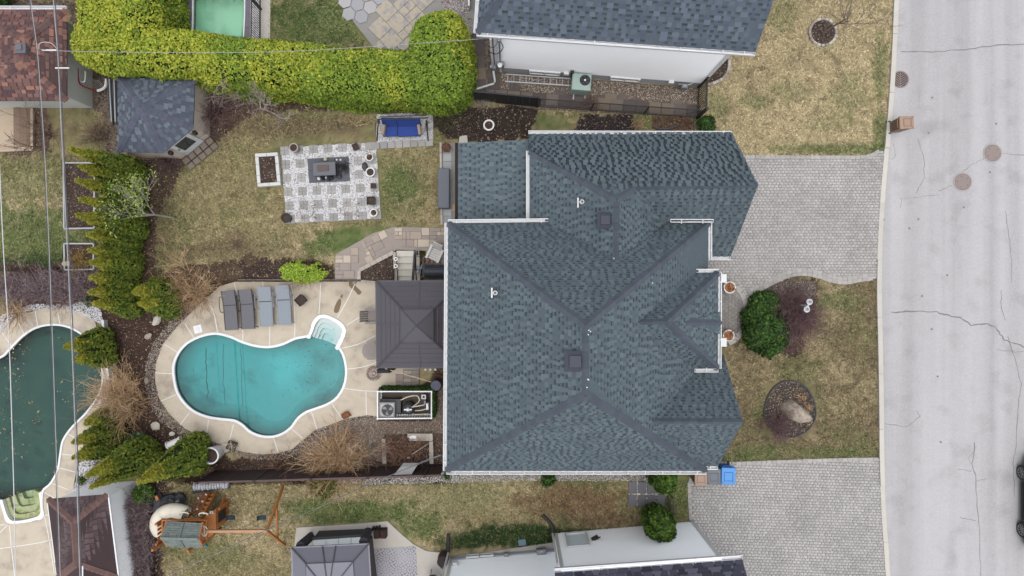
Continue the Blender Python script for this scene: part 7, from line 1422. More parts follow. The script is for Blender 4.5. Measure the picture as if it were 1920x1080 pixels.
for i in range(-4, 14):
    for j in range(-8, 8):
        u = i * hexr * 1.5; v = (j + (i % 2) * .5) * hexr * 1.732; x = org.x + u * math.cos(.3) - v * math.sin(.3); y = org.y + u * math.sin(.3) + v * math.cos(.3)
        if inside(hp, x, y): piece('flagstone', me, np_, (x, y, .03 + random.uniform(-.003, .003)), 0)
gravel('gravel', 'pinkish grey pebbles by the north garden patio', PP([(812, -40), (838, 30), (850, 34), (880, 25), (880, -40)]), .02, 1300, .032, [C(190, 182, 180), C(150, 140, 140), C(216, 210, 208), C(110, 102, 104), C(170, 156, 152)], 23)
q = MB(); q.bar(P(878, -30, .3), P(880, 15, .3), .06, .5); tag(q.build('garden_screen', WHITE, loc=P(879, 0)), 'white low panel beside the north garden pebbles', 'panel')
nd = MB().prism(PP([(292, -90), (292, 90), (500, 90), (500, -90)]), -.3, .0, [NPOOL]).build('pool_terrace', JOINT); nd['kind'] = 'structure'
LSL = M('light_slab', v=.08, s=2, fine=.05, ocols=[C(206, 204, 206), C(196, 194, 198), C(212, 210, 210)]); DSL = M('dark_coping', C(116, 112, 124), v=.06, ob=.05, fine=.05)
packed(PP([(300, -80), (346, -80), (344, 88), (298, 88)]), .03, nd, LSL, 0, .3, ((2, 2), (1, 2), (2, 1), (1, 1)), seed=12, origin=P2(300, 90)); packed(PP([(470, -80), (489, -80), (488, 90), (468, 90)]), .03, nd, LSL, 0, .22, ((2, 2), (1, 2), (1, 1)), seed=13, origin=P2(469, 90))
for x0, x1 in ((345.5, 359), (458, 469), (291, 298.5)):
    for k in range(5): MB().prism(PP([(x0, 78 - k * 26), (x1, 78 - k * 26), (x1, 53 - k * 26), (x0, 53 - k * 26)]), -.05, .035).build('coping_stone', DSL, nd)
for k in range(3): MB().prism(PP([(357 + k * 35, 75), (391 + k * 35, 75), (391 + k * 35, 86), (357 + k * 35, 86)]), -.05, .033).build('coping_stone', DSL, nd)
pool('rectangular mint green pool beyond the long hedge', NPOOL, M('mint_liner', v=.08, s=.8, fine=.05, ncols=[C(134, 196, 160), C(168, 226, 194), C(160, 220, 186)]), 0, .9, WHITE, .03, water('mint_water', (.7, .95, .85, 1), .12, murk=None), .1, None, water_drop=.25)
pfn = T('pool_fence', 'black picket pool fence beside the north lawn', 'fence', P(497, 40, 0)); a, b = P(489.5, 95, 0), P(490, -60, 0)
for z in (.15, 1.15): MB().bar(a + Vector((0, 0, z)), b + Vector((0, 0, z)), .04, .04).build('fence_rail', CL, pfn)
for k in range(36): p = a.lerp(b, k / 36); MB().box(p.x, p.y, .05, .022, .022, 1.15).build('picket', CL, pfn)
for f in (.0, .5, .98): p = a.lerp(b, f); MB().box(p.x, p.y, 0, .07, .07, 1.3).build('fence_post', CL, pfn)
o = MB().prism(PP([(489, 92), (506, 92), (508, -60), (490, -60)]), -.05, .012).build('fence_kerb', CONC); o['kind'] = 'structure'
# ================================================================ west neighbours' beds, deck, odds and ends
FRM = M('bed_frame_grey', C(178, 180, 182), v=.08, rough=.6)
def framed_bed(lab, pts, z=0.0):
    t = T('garden_bed', lab, 'planter bed', P(*pts[0], z)); n = len(pts)
    for i in range(n): MB().bar(P(*pts[i], z + .12), P(*pts[(i + 1) % n], z + .12), .06, .24).build('frame_board', FRM, t)
    chips(MB().prism(PP(pts, z), -.1, .1).build('soil', SOIL, t), offset_poly(PP(pts, z), -.05), .105); return t
framed_bed('upper narrow grey framed soil bed beside the cedar row', [(122, 306), (180, 306), (179, 428), (123, 429)]); framed_bed('lower square grey framed bed with dry plants', [(123, 457), (178, 457), (178, 505), (124, 506)])
bare_bush('dry yellow plants in the lower framed bed', 150, 488, .1, 40, .5, 1.1, .5, twigmat('yellow_twigs', [C(176, 150, 80), C(150, 120, 60), C(196, 170, 100), C(130, 96, 60)]), .01, 2, 41)
for k, (px, lb) in enumerate(((136, 'left upright grey log in the lower framed bed'), (143, 'right upright grey log in the lower framed bed'))): a = P(px, 495, .1); q = MB(); q.tube([a, a + Vector((-.05, 0, .5))], .11, 12); tag(q.build('log', M('weathered_log', C(160, 150, 140), v=.15, s=10), loc=a), lb, 'log', 'grey logs in the lower framed bed')
o = MB().prism(PP([(-80, 188), (28, 188), (27, 284), (-80, 284)]), -.1, .03).build('shed_apron', M('tan_concrete', C(190, 172, 150), v=.1, s=2, fine=.06)); o['kind'] = 'structure'
t = T('wooden_deck', 'brown plank deck with a pale frame south of the red brown shed', 'deck', P(42, 240))
DKP = M('deck_plank', C(140, 118, 102), v=.15, ob=.1, fine=.1)
for k in range(12): a, b = P(27 + k * 2.75, 202, .1), P(27 + k * 2.75, 274, .1); MB().bar(a, b, .058, .04).build('plank', DKP, t)
for p, q_ in (((25, 199), (61, 201)), ((61, 201), (61, 280)), ((61, 280), (0, 283)), ((25, 275), (61, 277))): MB().bar(P(*p, .1), P(*q_, .1), .1, .12).build('frame_board', M('pale_frame_wood', C(188, 170, 150), v=.1), t)
t = T('steel_post_bundle', 'bundle of long dark metal posts leaning by the grey shed', 'posts', P(208, 190))
for k in range(7): MB().bar(P(202 + k * 3.0, 148, .5), P(207 + k * 2.4, 222 + (k % 3) * 6, .05), .045, .045).build('post', (DARK, GALV, M('grey_black', C(58, 60, 64)))[k % 3], t)
t = T('sports_goal', 'red and white tubular goal frame behind the hedge end', 'goal', P(172, 155)); REDP = M('red_paint', C(150, 34, 52), v=.1, rough=.4)
q = MB(); q.tube(smooth_open([P(146, 128, 1.0), P(147, 150, 1.0), P(153, 160, .9), P(170, 167, .6), P(182, 170, .4)], 5), .03, 6); q.build('post', REDP, t); q = MB(); q.tube(smooth_open([P(182, 170, .4), P(192, 167, .35), P(198, 160, .35), P(199, 148, .35)], 5), .06, 6); q.build('base_bar', WHITE, t); q = MB(); q.tube(smooth_open([P(150, 151, .9), P(155, 154, .9), P(159, 151, .9), P(160, 134, .9)], 5), .03, 6); q.build('centre_bar', WHITE, t)
nm = MB()
for k in range(14): f = k / 13; nm.tube([P(147 + 36 * f, 140 + 10 * f, .9 - .5 * f), P(150 + 48 * f, 168 - 4 * f, .5 - .2 * f)], .004, 3)
nm.build('net', WHITE, t)
# ================================================================ playset
PW = M('orange_cedar', v=.12, fine=.08, s=6, ob=.08, rough=.7, ncols=[C(166, 98, 48), C(190, 122, 64), C(178, 108, 54)], stretch=(3, 3, 3))
PW2 = M('brown_cedar', v=.15, fine=.1, s=6, ob=.1, rough=.75, ncols=[C(136, 82, 50), C(160, 102, 64)])
ps = T('playset', 'wooden playset with grey shingle board roof and cream tube slide', 'playset', P(345, 985))
zd = 1.35
d0 = [P(305, 985, zd), P(336, 963, zd), P(392, 968, zd), P(392, 1012, zd), P(305, 1012, zd)]
MB().prism([(p.x, p.y) for p in (P(305, 974, zd), P(388, 974, zd), P(388, 1012, zd), P(305, 1012, zd))], zd - .06, zd, bottom=True).build('deck', PW2, ps)
for px, py, h in ((305, 975, 1.9), (305, 1012, 1.9), (346, 972, 2.0), (376, 974, 2.5), (376, 1014, 2.5), (310, 1014, 2.4), (388, 974, 2.0), (388, 1012, 2.0)): a = P(px, py, zd); MB().box(a.x, a.y, 0, .09, .09, h).build('post', PW, ps)
for p, q_, z in (((305, 975), (388, 975), 2.0), ((388, 974), (388, 1012), 2.0), ((305, 975), (305, 1012), 1.95), ((346, 972), (376, 972), 1.8)): MB().bar(P(*p, z), P(*q_, z), .05, .1).build('rail', PW, ps)
for k in range(5): a = P(308, 978 + k * 7.5, zd); MB().box(a.x, a.y, zd, .02, .1, .55).build('rail_board', PW, ps)
for k in range(6): a = P(350 + k * 7.4, 975, zd); MB().box(a.x, a.y, zd, .1, .02, .5).build('rail_board', PW, ps)
# roof of two slopes with overlapping grey boards
RFB = M('grey_roof_board', v=.14, fine=.2, fs=25, s=5, ob=.1, rough=.9, ncols=[C(92, 104, 102), C(124, 134, 130), C(104, 116, 112)])
zr, zlo = 2.95, 2.45
rA, rB = P(301, 1008.5, zr), P(372, 1010.5, zr)
for (eA, eB_) in ((P(312, 977, zlo), P(379, 981, zlo)), (P(313, 1025, zlo), P(380, 1027, zlo))):
    for h_ in range(2):
        f0, f1 = (0, .49) if h_ == 0 else (.495, 1.0); n = 7
        for k in range(n):
            u0, u1 = k / n, (k + 1.15) / n; u1 = min(1, u1); p = [rA.lerp(rB, f0).lerp(eA.lerp(eB_, f0), u0), rA.lerp(rB, f1).lerp(eA.lerp(eB_, f1), u0), rA.lerp(rB, f1).lerp(eA.lerp(eB_, f1), u1), rA.lerp(rB, f0).lerp(eA.lerp(eB_, f0), u1)]
            p[0].z -= .02; p[1].z -= .02; p[2].z += .012; p[3].z += .012; MB().add(p + [v - Vector((0, 0, .02)) for v in p], [(0, 1, 2, 3), (7, 6, 5, 4), (0, 4, 5, 1), (1, 5, 6, 2), (2, 6, 7, 3), (3, 7, 4, 0)]).build('roof_board', RFB, ps)
MB().bar(rA + Vector((0, 0, .03)), rB + Vector((0, 0, .03)), .09, .04).build('ridge_board', RFB, ps)
m0 = rA.lerp(rB, .49); 
for e in (P(312, 977, zlo).lerp(P(379, 981, zlo), .49), P(313, 1025, zlo).lerp(P(380, 1027, zlo), .49)): MB().bar(m0 + Vector((0, 0, .035)), e + Vector((0, 0, .035)), .07, .025).build('roof_batten', RFB, ps)
for e in ((P(379, 981, zlo), rB), (P(380, 1027, zlo), rB), (P(312, 977, zlo), rA), (P(313, 1025, zlo), rA)): MB().bar(e[0] - Vector((0, 0, .06)), e[1] - Vector((0, 0, .06)), .06, .08).build('rafter', PW, ps)
# lower play house side with openings
W0, W1, W2_, W3 = P(392, 975, 1.4), P(408, 950, 1.4), P(423, 950, 1.4), P(424, 985, 1.4)
MB().prism([(p.x, p.y) for p in (P(380, 974, 1.4), P(394, 958, 1.4), P(404, 956, 1.4), P(405, 990, 1.4), P(398, 1004, 1.4), P(385, 1012, 1.4))], 1.34, 1.4, bottom=True).build('side_roof', PW, ps)
for k in range(6): a = P(382, 972, 1.3).lerp(P(403, 957, 1.3), k / 5); MB().box(a.x, a.y, .0, .09, .06, 1.32).build('wall_board', PW, ps)
for k in range(5): a = P(404, 958, 1.3).lerp(P(404, 990, 1.3), k / 4); MB().box(a.x, a.y, .0, .06, .165, 1.32).build('wall_board', PW, ps)
def panel(q4, mat, name, th=.03):
    q4 = [Vector(v) for v in q4]; return MB().add(q4 + [v - Vector((0, 0, th)) for v in q4], [(0, 1, 2, 3), (7, 6, 5, 4), (0, 4, 5, 1), (1, 5, 6, 2), (2, 6, 7, 3), (3, 7, 4, 0)]).build(name, mat, ps)
a = P(404, 974, 1.3); MB().box(a.x + .035, a.y, .35, .03, .42, .75).build('opening', BLACK, ps); panel([P(391, 961, 1.42), P(401, 957, 1.42), P(403, 960, 1.42), P(393, 965, 1.42)], DARK, 'tic_tac_toe_panel', .01)
for k in range(4): a = P(394.5 + 3 * (k % 2) * 1.4, 960 + (k // 2) * 1.6, 1.43); MB().box(a.x, a.y, 1.425, .06, .05, .02).build('game_tile', WHITE, ps)
panel([P(378, 923, .35), P(393, 923, .35), P(383, 944, .85), P(363, 944, .85)], PW2, 'climbing_board'); panel([P(362, 947, .9), P(380, 947, .9), P(372, 963, 1.3), P(351, 963, 1.3)], PW2, 'climbing_board')
HOLD = [M('hold_white', C(220, 214, 206)), M('hold_grey', C(140, 132, 136))]
for k, (px, py, z) in enumerate(((387, 927, .45), (377, 929, .5), (372, 934, .62), (373, 937, .7), (380, 940, .78), (363, 948, .93), (370, 954, 1.1), (365, 957, 1.15), (357, 958, 1.2), (371, 949, .98))): a = P(px, py, z); MB().blob((a.x, a.y, a.z + .02), .055, .3, k, 7, 4, 0, (1, .8, .6)).build('climbing_hold', HOLD[k % 2], ps)
for s, (p, q_) in enumerate(((P(406, 923, .1), P(383, 963, 1.4)), (P(394, 925, .1), P(375, 963, 1.4)))): MB().bar(p, q_, .05, .1).build('ladder_rail', PW, ps)
for k in range(5): f = .1 + k * .2; MB().bar(P(394, 925, .1).lerp(P(375, 963, 1.4), f), P(406, 923, .1).lerp(P(383, 963, 1.4), f), .09, .04).build('ladder_step', PW, ps)
MB().bar(P(423, 929, .5), P(411, 955, 1.45), .05, .07).build('handrail', PW, ps)
CRM = M('cream_plastic', C(246, 238, 220), v=.05, rough=.45)
for px, py in ((343, 967), (379, 968)): a = P(px, py, 1.9); q = MB(); q.tube([(a.x + .2 * math.cos(k), a.y + .12 * math.sin(k), 1.75 + .1 * math.sin(k)) for k in np.linspace(.4, 3.4, 10)], .03, 6); q.build('grab_handle', CRM, ps)
a = P(384, 995, 2.1); q = MB(); q.tube([(a.x + .12 * math.cos(k), a.y + .2 * math.sin(k), 2.15) for k in np.linspace(0, 6.283, 16)[:-1]], .025, 6, closed=True); q.tube([(a.x, a.y - .2, 2.15), (a.x, a.y + .2, 2.15)], .02, 5); q.build('steering_wheel', CRM, ps)
sl = smooth_open([P(349, 964, 1.45), P(338, 959, 1.4), P(322, 957, 1.25), P(307, 962, 1.05), P(297, 973, .85), P(295, 986, .6), P(300, 996, .35)], 4); TB = MB(); TB.tube(sl, .3, 18, cap=False); sld = TB.build('tube_slide', CRM, ps, smooth=True)
for k in (0, 6, 11, 16, 22): q = MB(); q.tube([sl[min(k, len(sl) - 2)], sl[min(k, len(sl) - 2)].lerp(sl[min(k, len(sl) - 2) + 1], .15) if isinstance(sl[0], Vector) else tuple(np.array(sl[min(k, len(sl) - 2)]) * .85 + np.array(sl[min(k, len(sl) - 2) + 1]) * .15)], .32, 18, cap=False); q.build('slide_flange', CRM, sld)
q = MB(); q.tube([P(303, 1013, .2), P(297, 1027, .05)], .03, 6); q.build('anchor_pole', M('pale_pole', C(200, 190, 176)), ps); MB().blob(tuple(P(386, 1023, .3)), .09, .3, 4, 8, 5).build('flag', M('teal_plastic', C(70, 130, 130)), ps)
# swing beam, A frame, two swings
bm0, bm1 = P(386, 996, 2.2), P(501, 995, 2.2); MB().bar(bm0, bm1, .1, .14).build('swing_beam', M('weathered_beam', C(190, 146, 112), v=.15, fine=.1), ps)
l0, l1 = P(531, 911, 0), P(534, 1022, 0); top = P(500, 995, 2.15); MB().bar(l0, top, .09, .09).build('frame_leg', PW, ps); MB().bar(l1, top, .09, .09).build('frame_leg', PW, ps); MB().bar(l0.lerp(top, .42), l1.lerp(top, .42), .07, .09).build('cross_bar', PW, ps)
for k, px in enumerate((434, 492)):
    c = P(px, 971, .5); sw_ = T('swing', ('left', 'right')[k] + ' black belt swing hanging from the wooden beam', 'swing', c, 'belt swings of the playset'); pts = [(c.x - .2, .62), (c.x - .14, .5), (c.x, .45), (c.x + .14, .5), (c.x + .2, .62)]; q = MB(); q.add([(x, c.y + s, z) for s in (-.1, .1) for x, z in pts] + [(x, c.y + s, z - .02) for s in (-.1, .1) for x, z in pts], [(i, i + 1, 6 + i, 5 + i) for i in range(4)] + [(10 + i, 11 + i, 16 + i, 15 + i)[::-1] for i in range(4)]); q.build('seat', M('swing_rubber', C(44, 60, 68), v=.1), sw_)
    for x in (c.x - .2, c.x + .2): MB().tube([(x, c.y, .62), (x, bm0.y + (bm1.y - bm0.y) * .5, 2.13)], .008, 4).build('chain', GALV, sw_)
# black bags and white stones along the fence
for k, (px, py, r, lb, sc) in enumerate(((298, 943, .4, 'black crumpled tarp bag nearest the slide', (1, 1.2, .6)), (322, 938, .42, 'black tarp heap in the middle by the fence', (1.2, .8, .5)), (338, 934, .3, 'black tarp heap at its right end', (1, 1, .5)))): a = P(px, py, 0); tag(MB().blob((a.x, a.y, .12), r, .45, 20 + k, 9, 6, 0, sc).build('tarp_bag', M('black_tarp', C(52, 54, 62), v=.2, s=5, bump=.6, bs=8, rough=.5), loc=a), lb, 'tarp')
t = T('stone_row', 'row of pale wrapped stones on dark membrane below the brown fence', 'stones', P(402, 910)); MB().prism(PP([(360, 916), (432, 906), (433, 914), (362, 926)]), 0, .03).build('membrane', M('black_tarp'), t)
for k in range(13): a = P(368 + k * 5, 911 - k * .3, 0); MB().blob((a.x, a.y, .14), .14, .4, k, 8, 5, 0, (.55, 1.25, .9)).build('stone', M('silver_stone', C(196, 200, 206), v=.2, ob=.1, s=8), t)
tag(MB().box(P(340, 935).x, P(340, 935).y, .3, .16, .1, .1, .4, bev=.02).build('grey_brick', GALV, loc=P(340, 935)), 'pale grey brick on the black tarp heap', 'brick'); tag(MB().box(P(302, 929).x, P(302, 929).y, .3, .12, .2, .08, .4).build('wood_offcut', PW, loc=P(302, 929)), 'orange wood offcut on the black tarp', 'wood')
bare_bush('sprawling dark roots along the fence foot', 520, 872, ZP, 20, .7, 1.2, .4, BROWNT, .012, 2, 42)
# ================================================================ south patio, rug and gazebo
SPT = PP([(556, 989), (640, 984), (727, 977), (735, 985), (757, 1005), (775, 1020), (800, 1033), (838, 1037), (845, 1045), (838, 1140), (540, 1140)]); o = MB().prism(SPT, -.1, .03).build('south_patio', CONC); o['kind'] = 'structure'
RUG = bpy.data.materials.new('rug_star'); RUG.use_nodes = True; N = RUG.node_tree.nodes; L = RUG.node_tree.links; bs = N['Principled BSDF']; bs.inputs['Roughness'].default_value = .95; g = N.new('ShaderNodeNewGeometry')
def vm(op, a, b=None):
    k = N.new('ShaderNodeVectorMath'); k.operation = op; L.new(a, k.inputs[0])
    if b is not None: k.inputs[1].default_value = b
    return k.outputs[0]
def mm(op, a, b=None, c=None):
    k = N.new('ShaderNodeMath'); k.operation = op
    for i, q in enumerate((a, b, c)):
        if q is None: continue
        if isinstance(q, (int, float)): k.inputs[i].default_value = q
        else: L.new(q, k.inputs[i])
    return k.outputs[0]
fr_ = vm('SUBTRACT', vm('FRACTION', vm('SCALE', g.outputs['Position'])), (.5, .5, .5)); N[[n.name for n in N if n.type == 'VECT_MATH' and n.operation == 'SCALE'][0]].inputs['Scale'].default_value = 1.9
sx = N.new('ShaderNodeSeparateXYZ'); L.new(fr_, sx.inputs[0]); an = mm('ARCTAN2', sx.outputs[1], sx.outputs[0]); rd = mm('SQRT', mm('ADD', mm('MULTIPLY', sx.outputs[0], sx.outputs[0]), mm('MULTIPLY', sx.outputs[1], sx.outputs[1])))
st_ = mm('GREATER_THAN', mm('ADD', mm('SINE', mm('MULTIPLY', an, 12.0)), mm('MULTIPLY', mm('SINE', mm('MULTIPLY', rd, 26.0)), .7)), .25); nzt = N.new('ShaderNodeTexNoise'); nzt.inputs['Scale'].default_value = 1.3; L.new(g.outputs['Position'], nzt.inputs['Vector']); f_ = mm('MULTIPLY', st_, mm('MULTIPLY_ADD', nzt.outputs['Fac'], 1.6, -.15))
mx = N.new('ShaderNodeMix'); mx.data_type = 'RGBA'; L.new(f_, mx.inputs[0]); mx.inputs[6].default_value = C(182, 180, 186); mx.inputs[7].default_value = C(120, 118, 124); L.new(mx.outputs[2], bs.inputs['Base Color'])
a = PP([(700, 1029), (780, 1024), (786, 1140), (704, 1140)]); tag(MB().prism(a, .03, .045).build('outdoor_rug', RUG, loc=P(740, 1060)), 'pale grey outdoor rug with star pattern on the concrete patio', 'rug')
t = T('gazebo', 'grey gazebo with flat panelled roof on the south concrete patio', 'gazebo', P(620, 1070)); SGM = M('gazebo_grey', C(128, 128, 140), v=.06, s=1.5, fine=.03, rough=.5); SGD = M('gazebo_grey_seam', C(86, 84, 92), v=.05)
ze2, zi2 = 2.1, 2.75; c = [P(547, 1027, ze2), P(691, 1020, ze2), P(700, 1180, ze2), P(552, 1190, ze2)]; inn_ = [P(574, 1057, zi2), P(662, 1053, zi2), P(668, 1150, zi2), P(578, 1155, zi2)]
for i in range(4):
    j = (i + 1) % 4; vs = [c[i], c[j], inn_[j], inn_[i]]; MB().add(vs + [v - Vector((0, 0, .04)) for v in vs], [(0, 1, 2, 3), (7, 6, 5, 4), (0, 4, 5, 1), (2, 6, 7, 3)]).build('roof_panel', SGM, t); MB().bar(c[i] + Vector((0, 0, .02)), inn_[i] + Vector((0, 0, .02)), .06, .04).build('hip_bar', SGD, t); MB().bar(inn_[i] + Vector((0, 0, .03)), inn_[j] + Vector((0, 0, .03)), .05, .04).build('ring_bar', SGD, t)
    MB().bar(c[i] - Vector((0, 0, .02)), c[j] - Vector((0, 0, .02)), .06, .08).build('eave_beam', M('gazebo_pale_edge', C(150, 150, 158)), t)
    for f in (.4, .575): MB().bar(c[i].lerp(c[j], f) + Vector((0, 0, .02)), inn_[i].lerp(inn_[j], f) + Vector((0, 0, .02)), .05, .035).build('rib', SGD, t)
ap_ = sum(inn_, Vector()) / 4 + Vector((0, 0, .35))
for i in range(4): j = (i + 1) % 4; MB().add([inn_[i] + Vector((0, 0, .05)), inn_[j] + Vector((0, 0, .05)), ap_], [(0, 1, 2)]).build('top_panel', SGM, t); MB().bar(inn_[i] + Vector((0, 0, .06)), ap_ + Vector((0, 0, .02)), .05, .04).build('hip_bar', SGD, t)
for f in (.4, .575): MB().bar(inn_[0].lerp(inn_[1], f) + Vector((0, 0, .07)), ap_, .04, .03).build('rib', SGD, t)
for px, py in ((565, 1022), (683, 1016), (690, 1160), (568, 1165)): a = P(px, py, 1.4); MB().box(a.x, a.y, 0, .12, .12, 2.1).build('post', DARK, t)
MB().bar(P(583, 1010, 1.2), P(688, 1003, 1.2), .1, .12).build('crossbeam', DARK, t); q = MB(); q.bar(P(691, 1012, .5), P(700, 1090, .5), .14, 1.0); q.build('side_screen', M('side_screen', C(88, 80, 80), v=.15), t)
for p, q_, lb in (((583, 1006), (563, 1024), 'dark gathered curtain at the left of the grey gazebo'), ((690, 996), (682, 1016), 'dark gathered curtain at the right of the grey gazebo')): q = MB(); q.tube([P(*p, 1.0), P(*q_, 1.9)], .18, 9, r1=.2); tag(q.build('curtain', M('dark_curtain'), loc=P(*p)), lb, 'curtain')
q = MB(); q.tube([P(692, 999, 1.2), P(686, 1014, 1.6)], .05, 8); tag(q.build('curtain_tie', WHITE, loc=P(690, 1005)), 'white strap tied round the right curtain', 'strap')
t = T('hot_tub', 'hot tub with white panelled cover partly under the grey gazebo', 'hot tub', P(635, 1030)); a, b = P(588, 1008, .85), P(682, 1004, .85); MB().prism([(p.x, p.y) for p in (a, b, P(684, 1060, .85), P(590, 1062, .85))], .03, .8).build('shell', DARK, t)
for k in range(4): f0, f1 = k / 4 + .004, (k + 1) / 4 - .004; MB().prism([(v.x, v.y) for v in (a.lerp(b, f0), a.lerp(b, f1), P(590, 1062, .85).lerp(P(684, 1060, .85), f1), P(590, 1062, .85).lerp(P(684, 1060, .85), f0))], .8, .9).build('cover_panel', M('cover_white', CV(226, 232, 232), v=.05), t)
for k in range(2): a = P(706 + k * 12.2, 1002, .4); t = T('wicker_stool', ('left', 'right')[k] + ' cube of the two dark brown wicker stools on the patio', 'stool', a, 'wicker stools'); MB().box(a.x, a.y, .03, .26, .36, .38, .03, bev=.02).build('frame', M('wicker_dark', C(56, 44, 42), v=.3, s=40), t); MB().box(a.x, a.y - .03, .41, .24, .3, .03, .03, bev=.012).build('cushion', M('brown_cushion', C(62, 38, 34), v=.15), t)
for k in range(3): a = P(701 + k * 5.5, 988 - k * .8, .03); tag(MB().lathe([(.05, 0), (.06, .3), (.05, .3), (.045, .05), (0, .05)], a.x, a.y, a.z, 12).build('lamp_cylinder', BLACK, loc=a), ('left', 'middle', 'right')[k] + ' one of three small black cylinders on the patio edge', 'lamp', 'black cylinders on the patio')
a = P(833, 1040, 0); t = T('rain_barrel', 'round dark brown lidded barrel at the siding corner', 'barrel', a); MB().lathe([(.2, 0), (.25, .3), (.22, .75)], a.x, a.y, a.z, 16).build('body', BRNP, t); MB().lathe([(.24, .75), (.24, .79), (.1, .83), (0, .83)], a.x, a.y, a.z, 16).build('lid', M('dark_lid', C(50, 42, 42)), t)
a = P(815, 1078, 0); t = T('kettle_grill', 'black kettle grill at the bottom edge by the siding wall', 'grill', a); MB().blob((a.x, a.y, .75), .32, 0, 0, 16, 8, 0, (1, 1, .8)).build('bowl', DARK, t)
for k in range(3): MB().tube([(a.x + .2 * math.cos(k * 2.1), a.y + .2 * math.sin(k * 2.1), .6), (a.x + .3 * math.cos(k * 2.1), a.y + .3 * math.sin(k * 2.1), 0)], .015, 5).build('leg', BLACK, t)
q = MB(); q.tube(smooth_open([P(825, 1062, .1), P(830, 1066, .3), P(834, 1060, .35)], 4), .035, 6); tag(q.build('garden_hose', M('teal_plastic', C(70, 130, 130)), loc=P(828, 1063)), 'teal garden hose end hanging by the siding corner', 'hose')
o = MB().box(P(979, 1017).x, P(979, 1017).y, 0, .34, .27, .05, .1, bev=.02).build('utility_lid', M('blue_grey_lid', C(118, 148, 158), v=.08), loc=P(979, 1017)); tag(o, 'blue grey square utility lid in the dark green grass', 'lid')
# stepping slabs beside the house
stp_ = T('stepping_slabs', 'two rows of dark pavers with pebble joints by the globe shrubs', 'pavers', P(1211, 926)); me = MB().box(0, 0, -.03, .36, .5, .06, bev=.01).mesh('slab', M('charcoal_paver', C(112, 110, 116), v=.08, ob=.08, fine=.08))
for i in range(4):
    for j in range(2): piece('slab', me, stp_, P(1186 + 17.6 * i, 914 + 24.5 * j, .02), random.uniform(-.02, .02))
gravel('pebbles', 'white pebbles in the joints of the dark stepping pavers', PP([(1193, 903), (1196.5, 903), (1196.5, 948), (1193, 948)]), .015, 1200, .02, WHC, 31, parent=stp_); gravel('pebbles', 'white pebbles in joints two', PP([(1211, 903), (1214, 903), (1214, 948), (1211, 948)]), .015, 1200, .02, WHC, 32, parent=stp_); gravel('pebbles', 'white pebbles in joints three', PP([(1228.5, 903), (1232, 903), (1232, 948), (1228.5, 948)]), .015, 1200, .02, WHC, 33, parent=stp_); gravel('pebbles', 'white pebbles in joints four', PP([(1178, 924), (1248, 924), (1248, 928), (1178, 928)]), .015, 1200, .02, WHC, 34, parent=stp_)
t = T('chain_link_fence', 'short black chain link fence between the two globe shrubs', 'fence', P(1252, 945)); a, b = P(1250, 918, 0), P(1252, 968, 0); cm = MB(); n = 22
for p in (a, b): MB().tube([p, p + Vector((0, 0, 1.2))], .025, 6).build('fence_post', CL, t)
MB().tube([a + Vector((0, 0, 1.2)), b + Vector((0, 0, 1.2))], .02, 6).build('top_rail', CL, t)
for k in range(n):
    for s in (-1, 1): cm.tube([a.lerp(b, k / n) + Vector((0, 0, .03)), a.lerp(b, min(1, max(0, (k + s * 14) / n))) + Vector((0, 0, 1.2))], .004, 3, cap=False)
cm.build('chain_mesh', CL, t, kind='stuff')
# ================================================================ wheelie bins
def bin_(lab, px, py, rz, mat, matl, z=0.0, w=.52, d=.6, h=1.0, group=None):
    t = T('wheelie_bin', lab, 'wheelie bin', (0, 0, 0), group); q = MB(); q.box(0, 0, .1, w, d * .92, h - .1, 0, tx=1.0); b = MB()
    vs = [(sx * w * .40, sy * d * .38, .06) for sx, sy in ((-1, -1), (1, -1), (1, 1), (-1, 1))] + [(sx * w * .48, sy * d * .47, h - .06) for sx, sy in ((-1, -1), (1, -1), (1, 1), (-1, 1))] + [(sx * w * .5, sy * d * .5, h - .05) for sx, sy in ((-1, -1), (1, -1), (1, 1), (-1, 1))] + [(sx * w * .5, sy * d * .5, h) for sx, sy in ((-1, -1), (1, -1), (1, 1), (-1, 1))]
    b.add(vs, [(3, 2, 1, 0)] + [(4 * r + i, 4 * r + (i + 1) % 4, 4 * r + 4 + (i + 1) % 4, 4 * r + 4 + i) for r in range(3) for i in range(4)] + [(12, 13, 14, 15)]); b.build('body', mat, t)
    l = MB(); l.box(0, -.01, h, w * 1.03, d * 1.03, .05, bev=.02); l.build('lid', matl, t); 
    l = MB(); iw, idp = w * .62, d * .52; y0 = -.03
    for x, y, sx, sy in ((0, y0 - idp / 2, iw, .02), (0, y0 + idp / 2, iw, .02), (-iw / 2, y0, .02, idp), (iw / 2, y0, .02, idp)): l.box(x, y, h + .05, sx, sy, .014)
    l.build('lid_rim', mat, t)
    for s in (-1, 1): l = MB(); l.box(s * w * .38, -d * .42, h + .05, .08, .04, .02); l.build('lid_lug', matl, t)
    q = MB(); q.tube([(-w * .36, d * .5 + .06, h - .02), (w * .36, d * .5 + .06, h - .02)], .018, 7); q.tube([(-w * .36, d * .5 - .02, h - .02), (-w * .36, d * .5 + .06, h - .02)], .016, 6); q.tube([(w * .36, d * .5 - .02, h - .02), (w * .36, d * .5 + .06, h - .02)], .016, 6); q.build('handle', mat, t)
    for s in (-1, 1): wh = MB(); wh.tube([(s * w * .44, d * .42, .1), (s * (w * .44 + .06), d * .42, .1)], .1, 14); wh.build('wheel', BLACK, t)
    t.location = P(px, py, 0) * 1; c = P(px, py, z + h); t.location = (c.x, c.y, z); t.rotation_euler = (0, 0, rz); return t
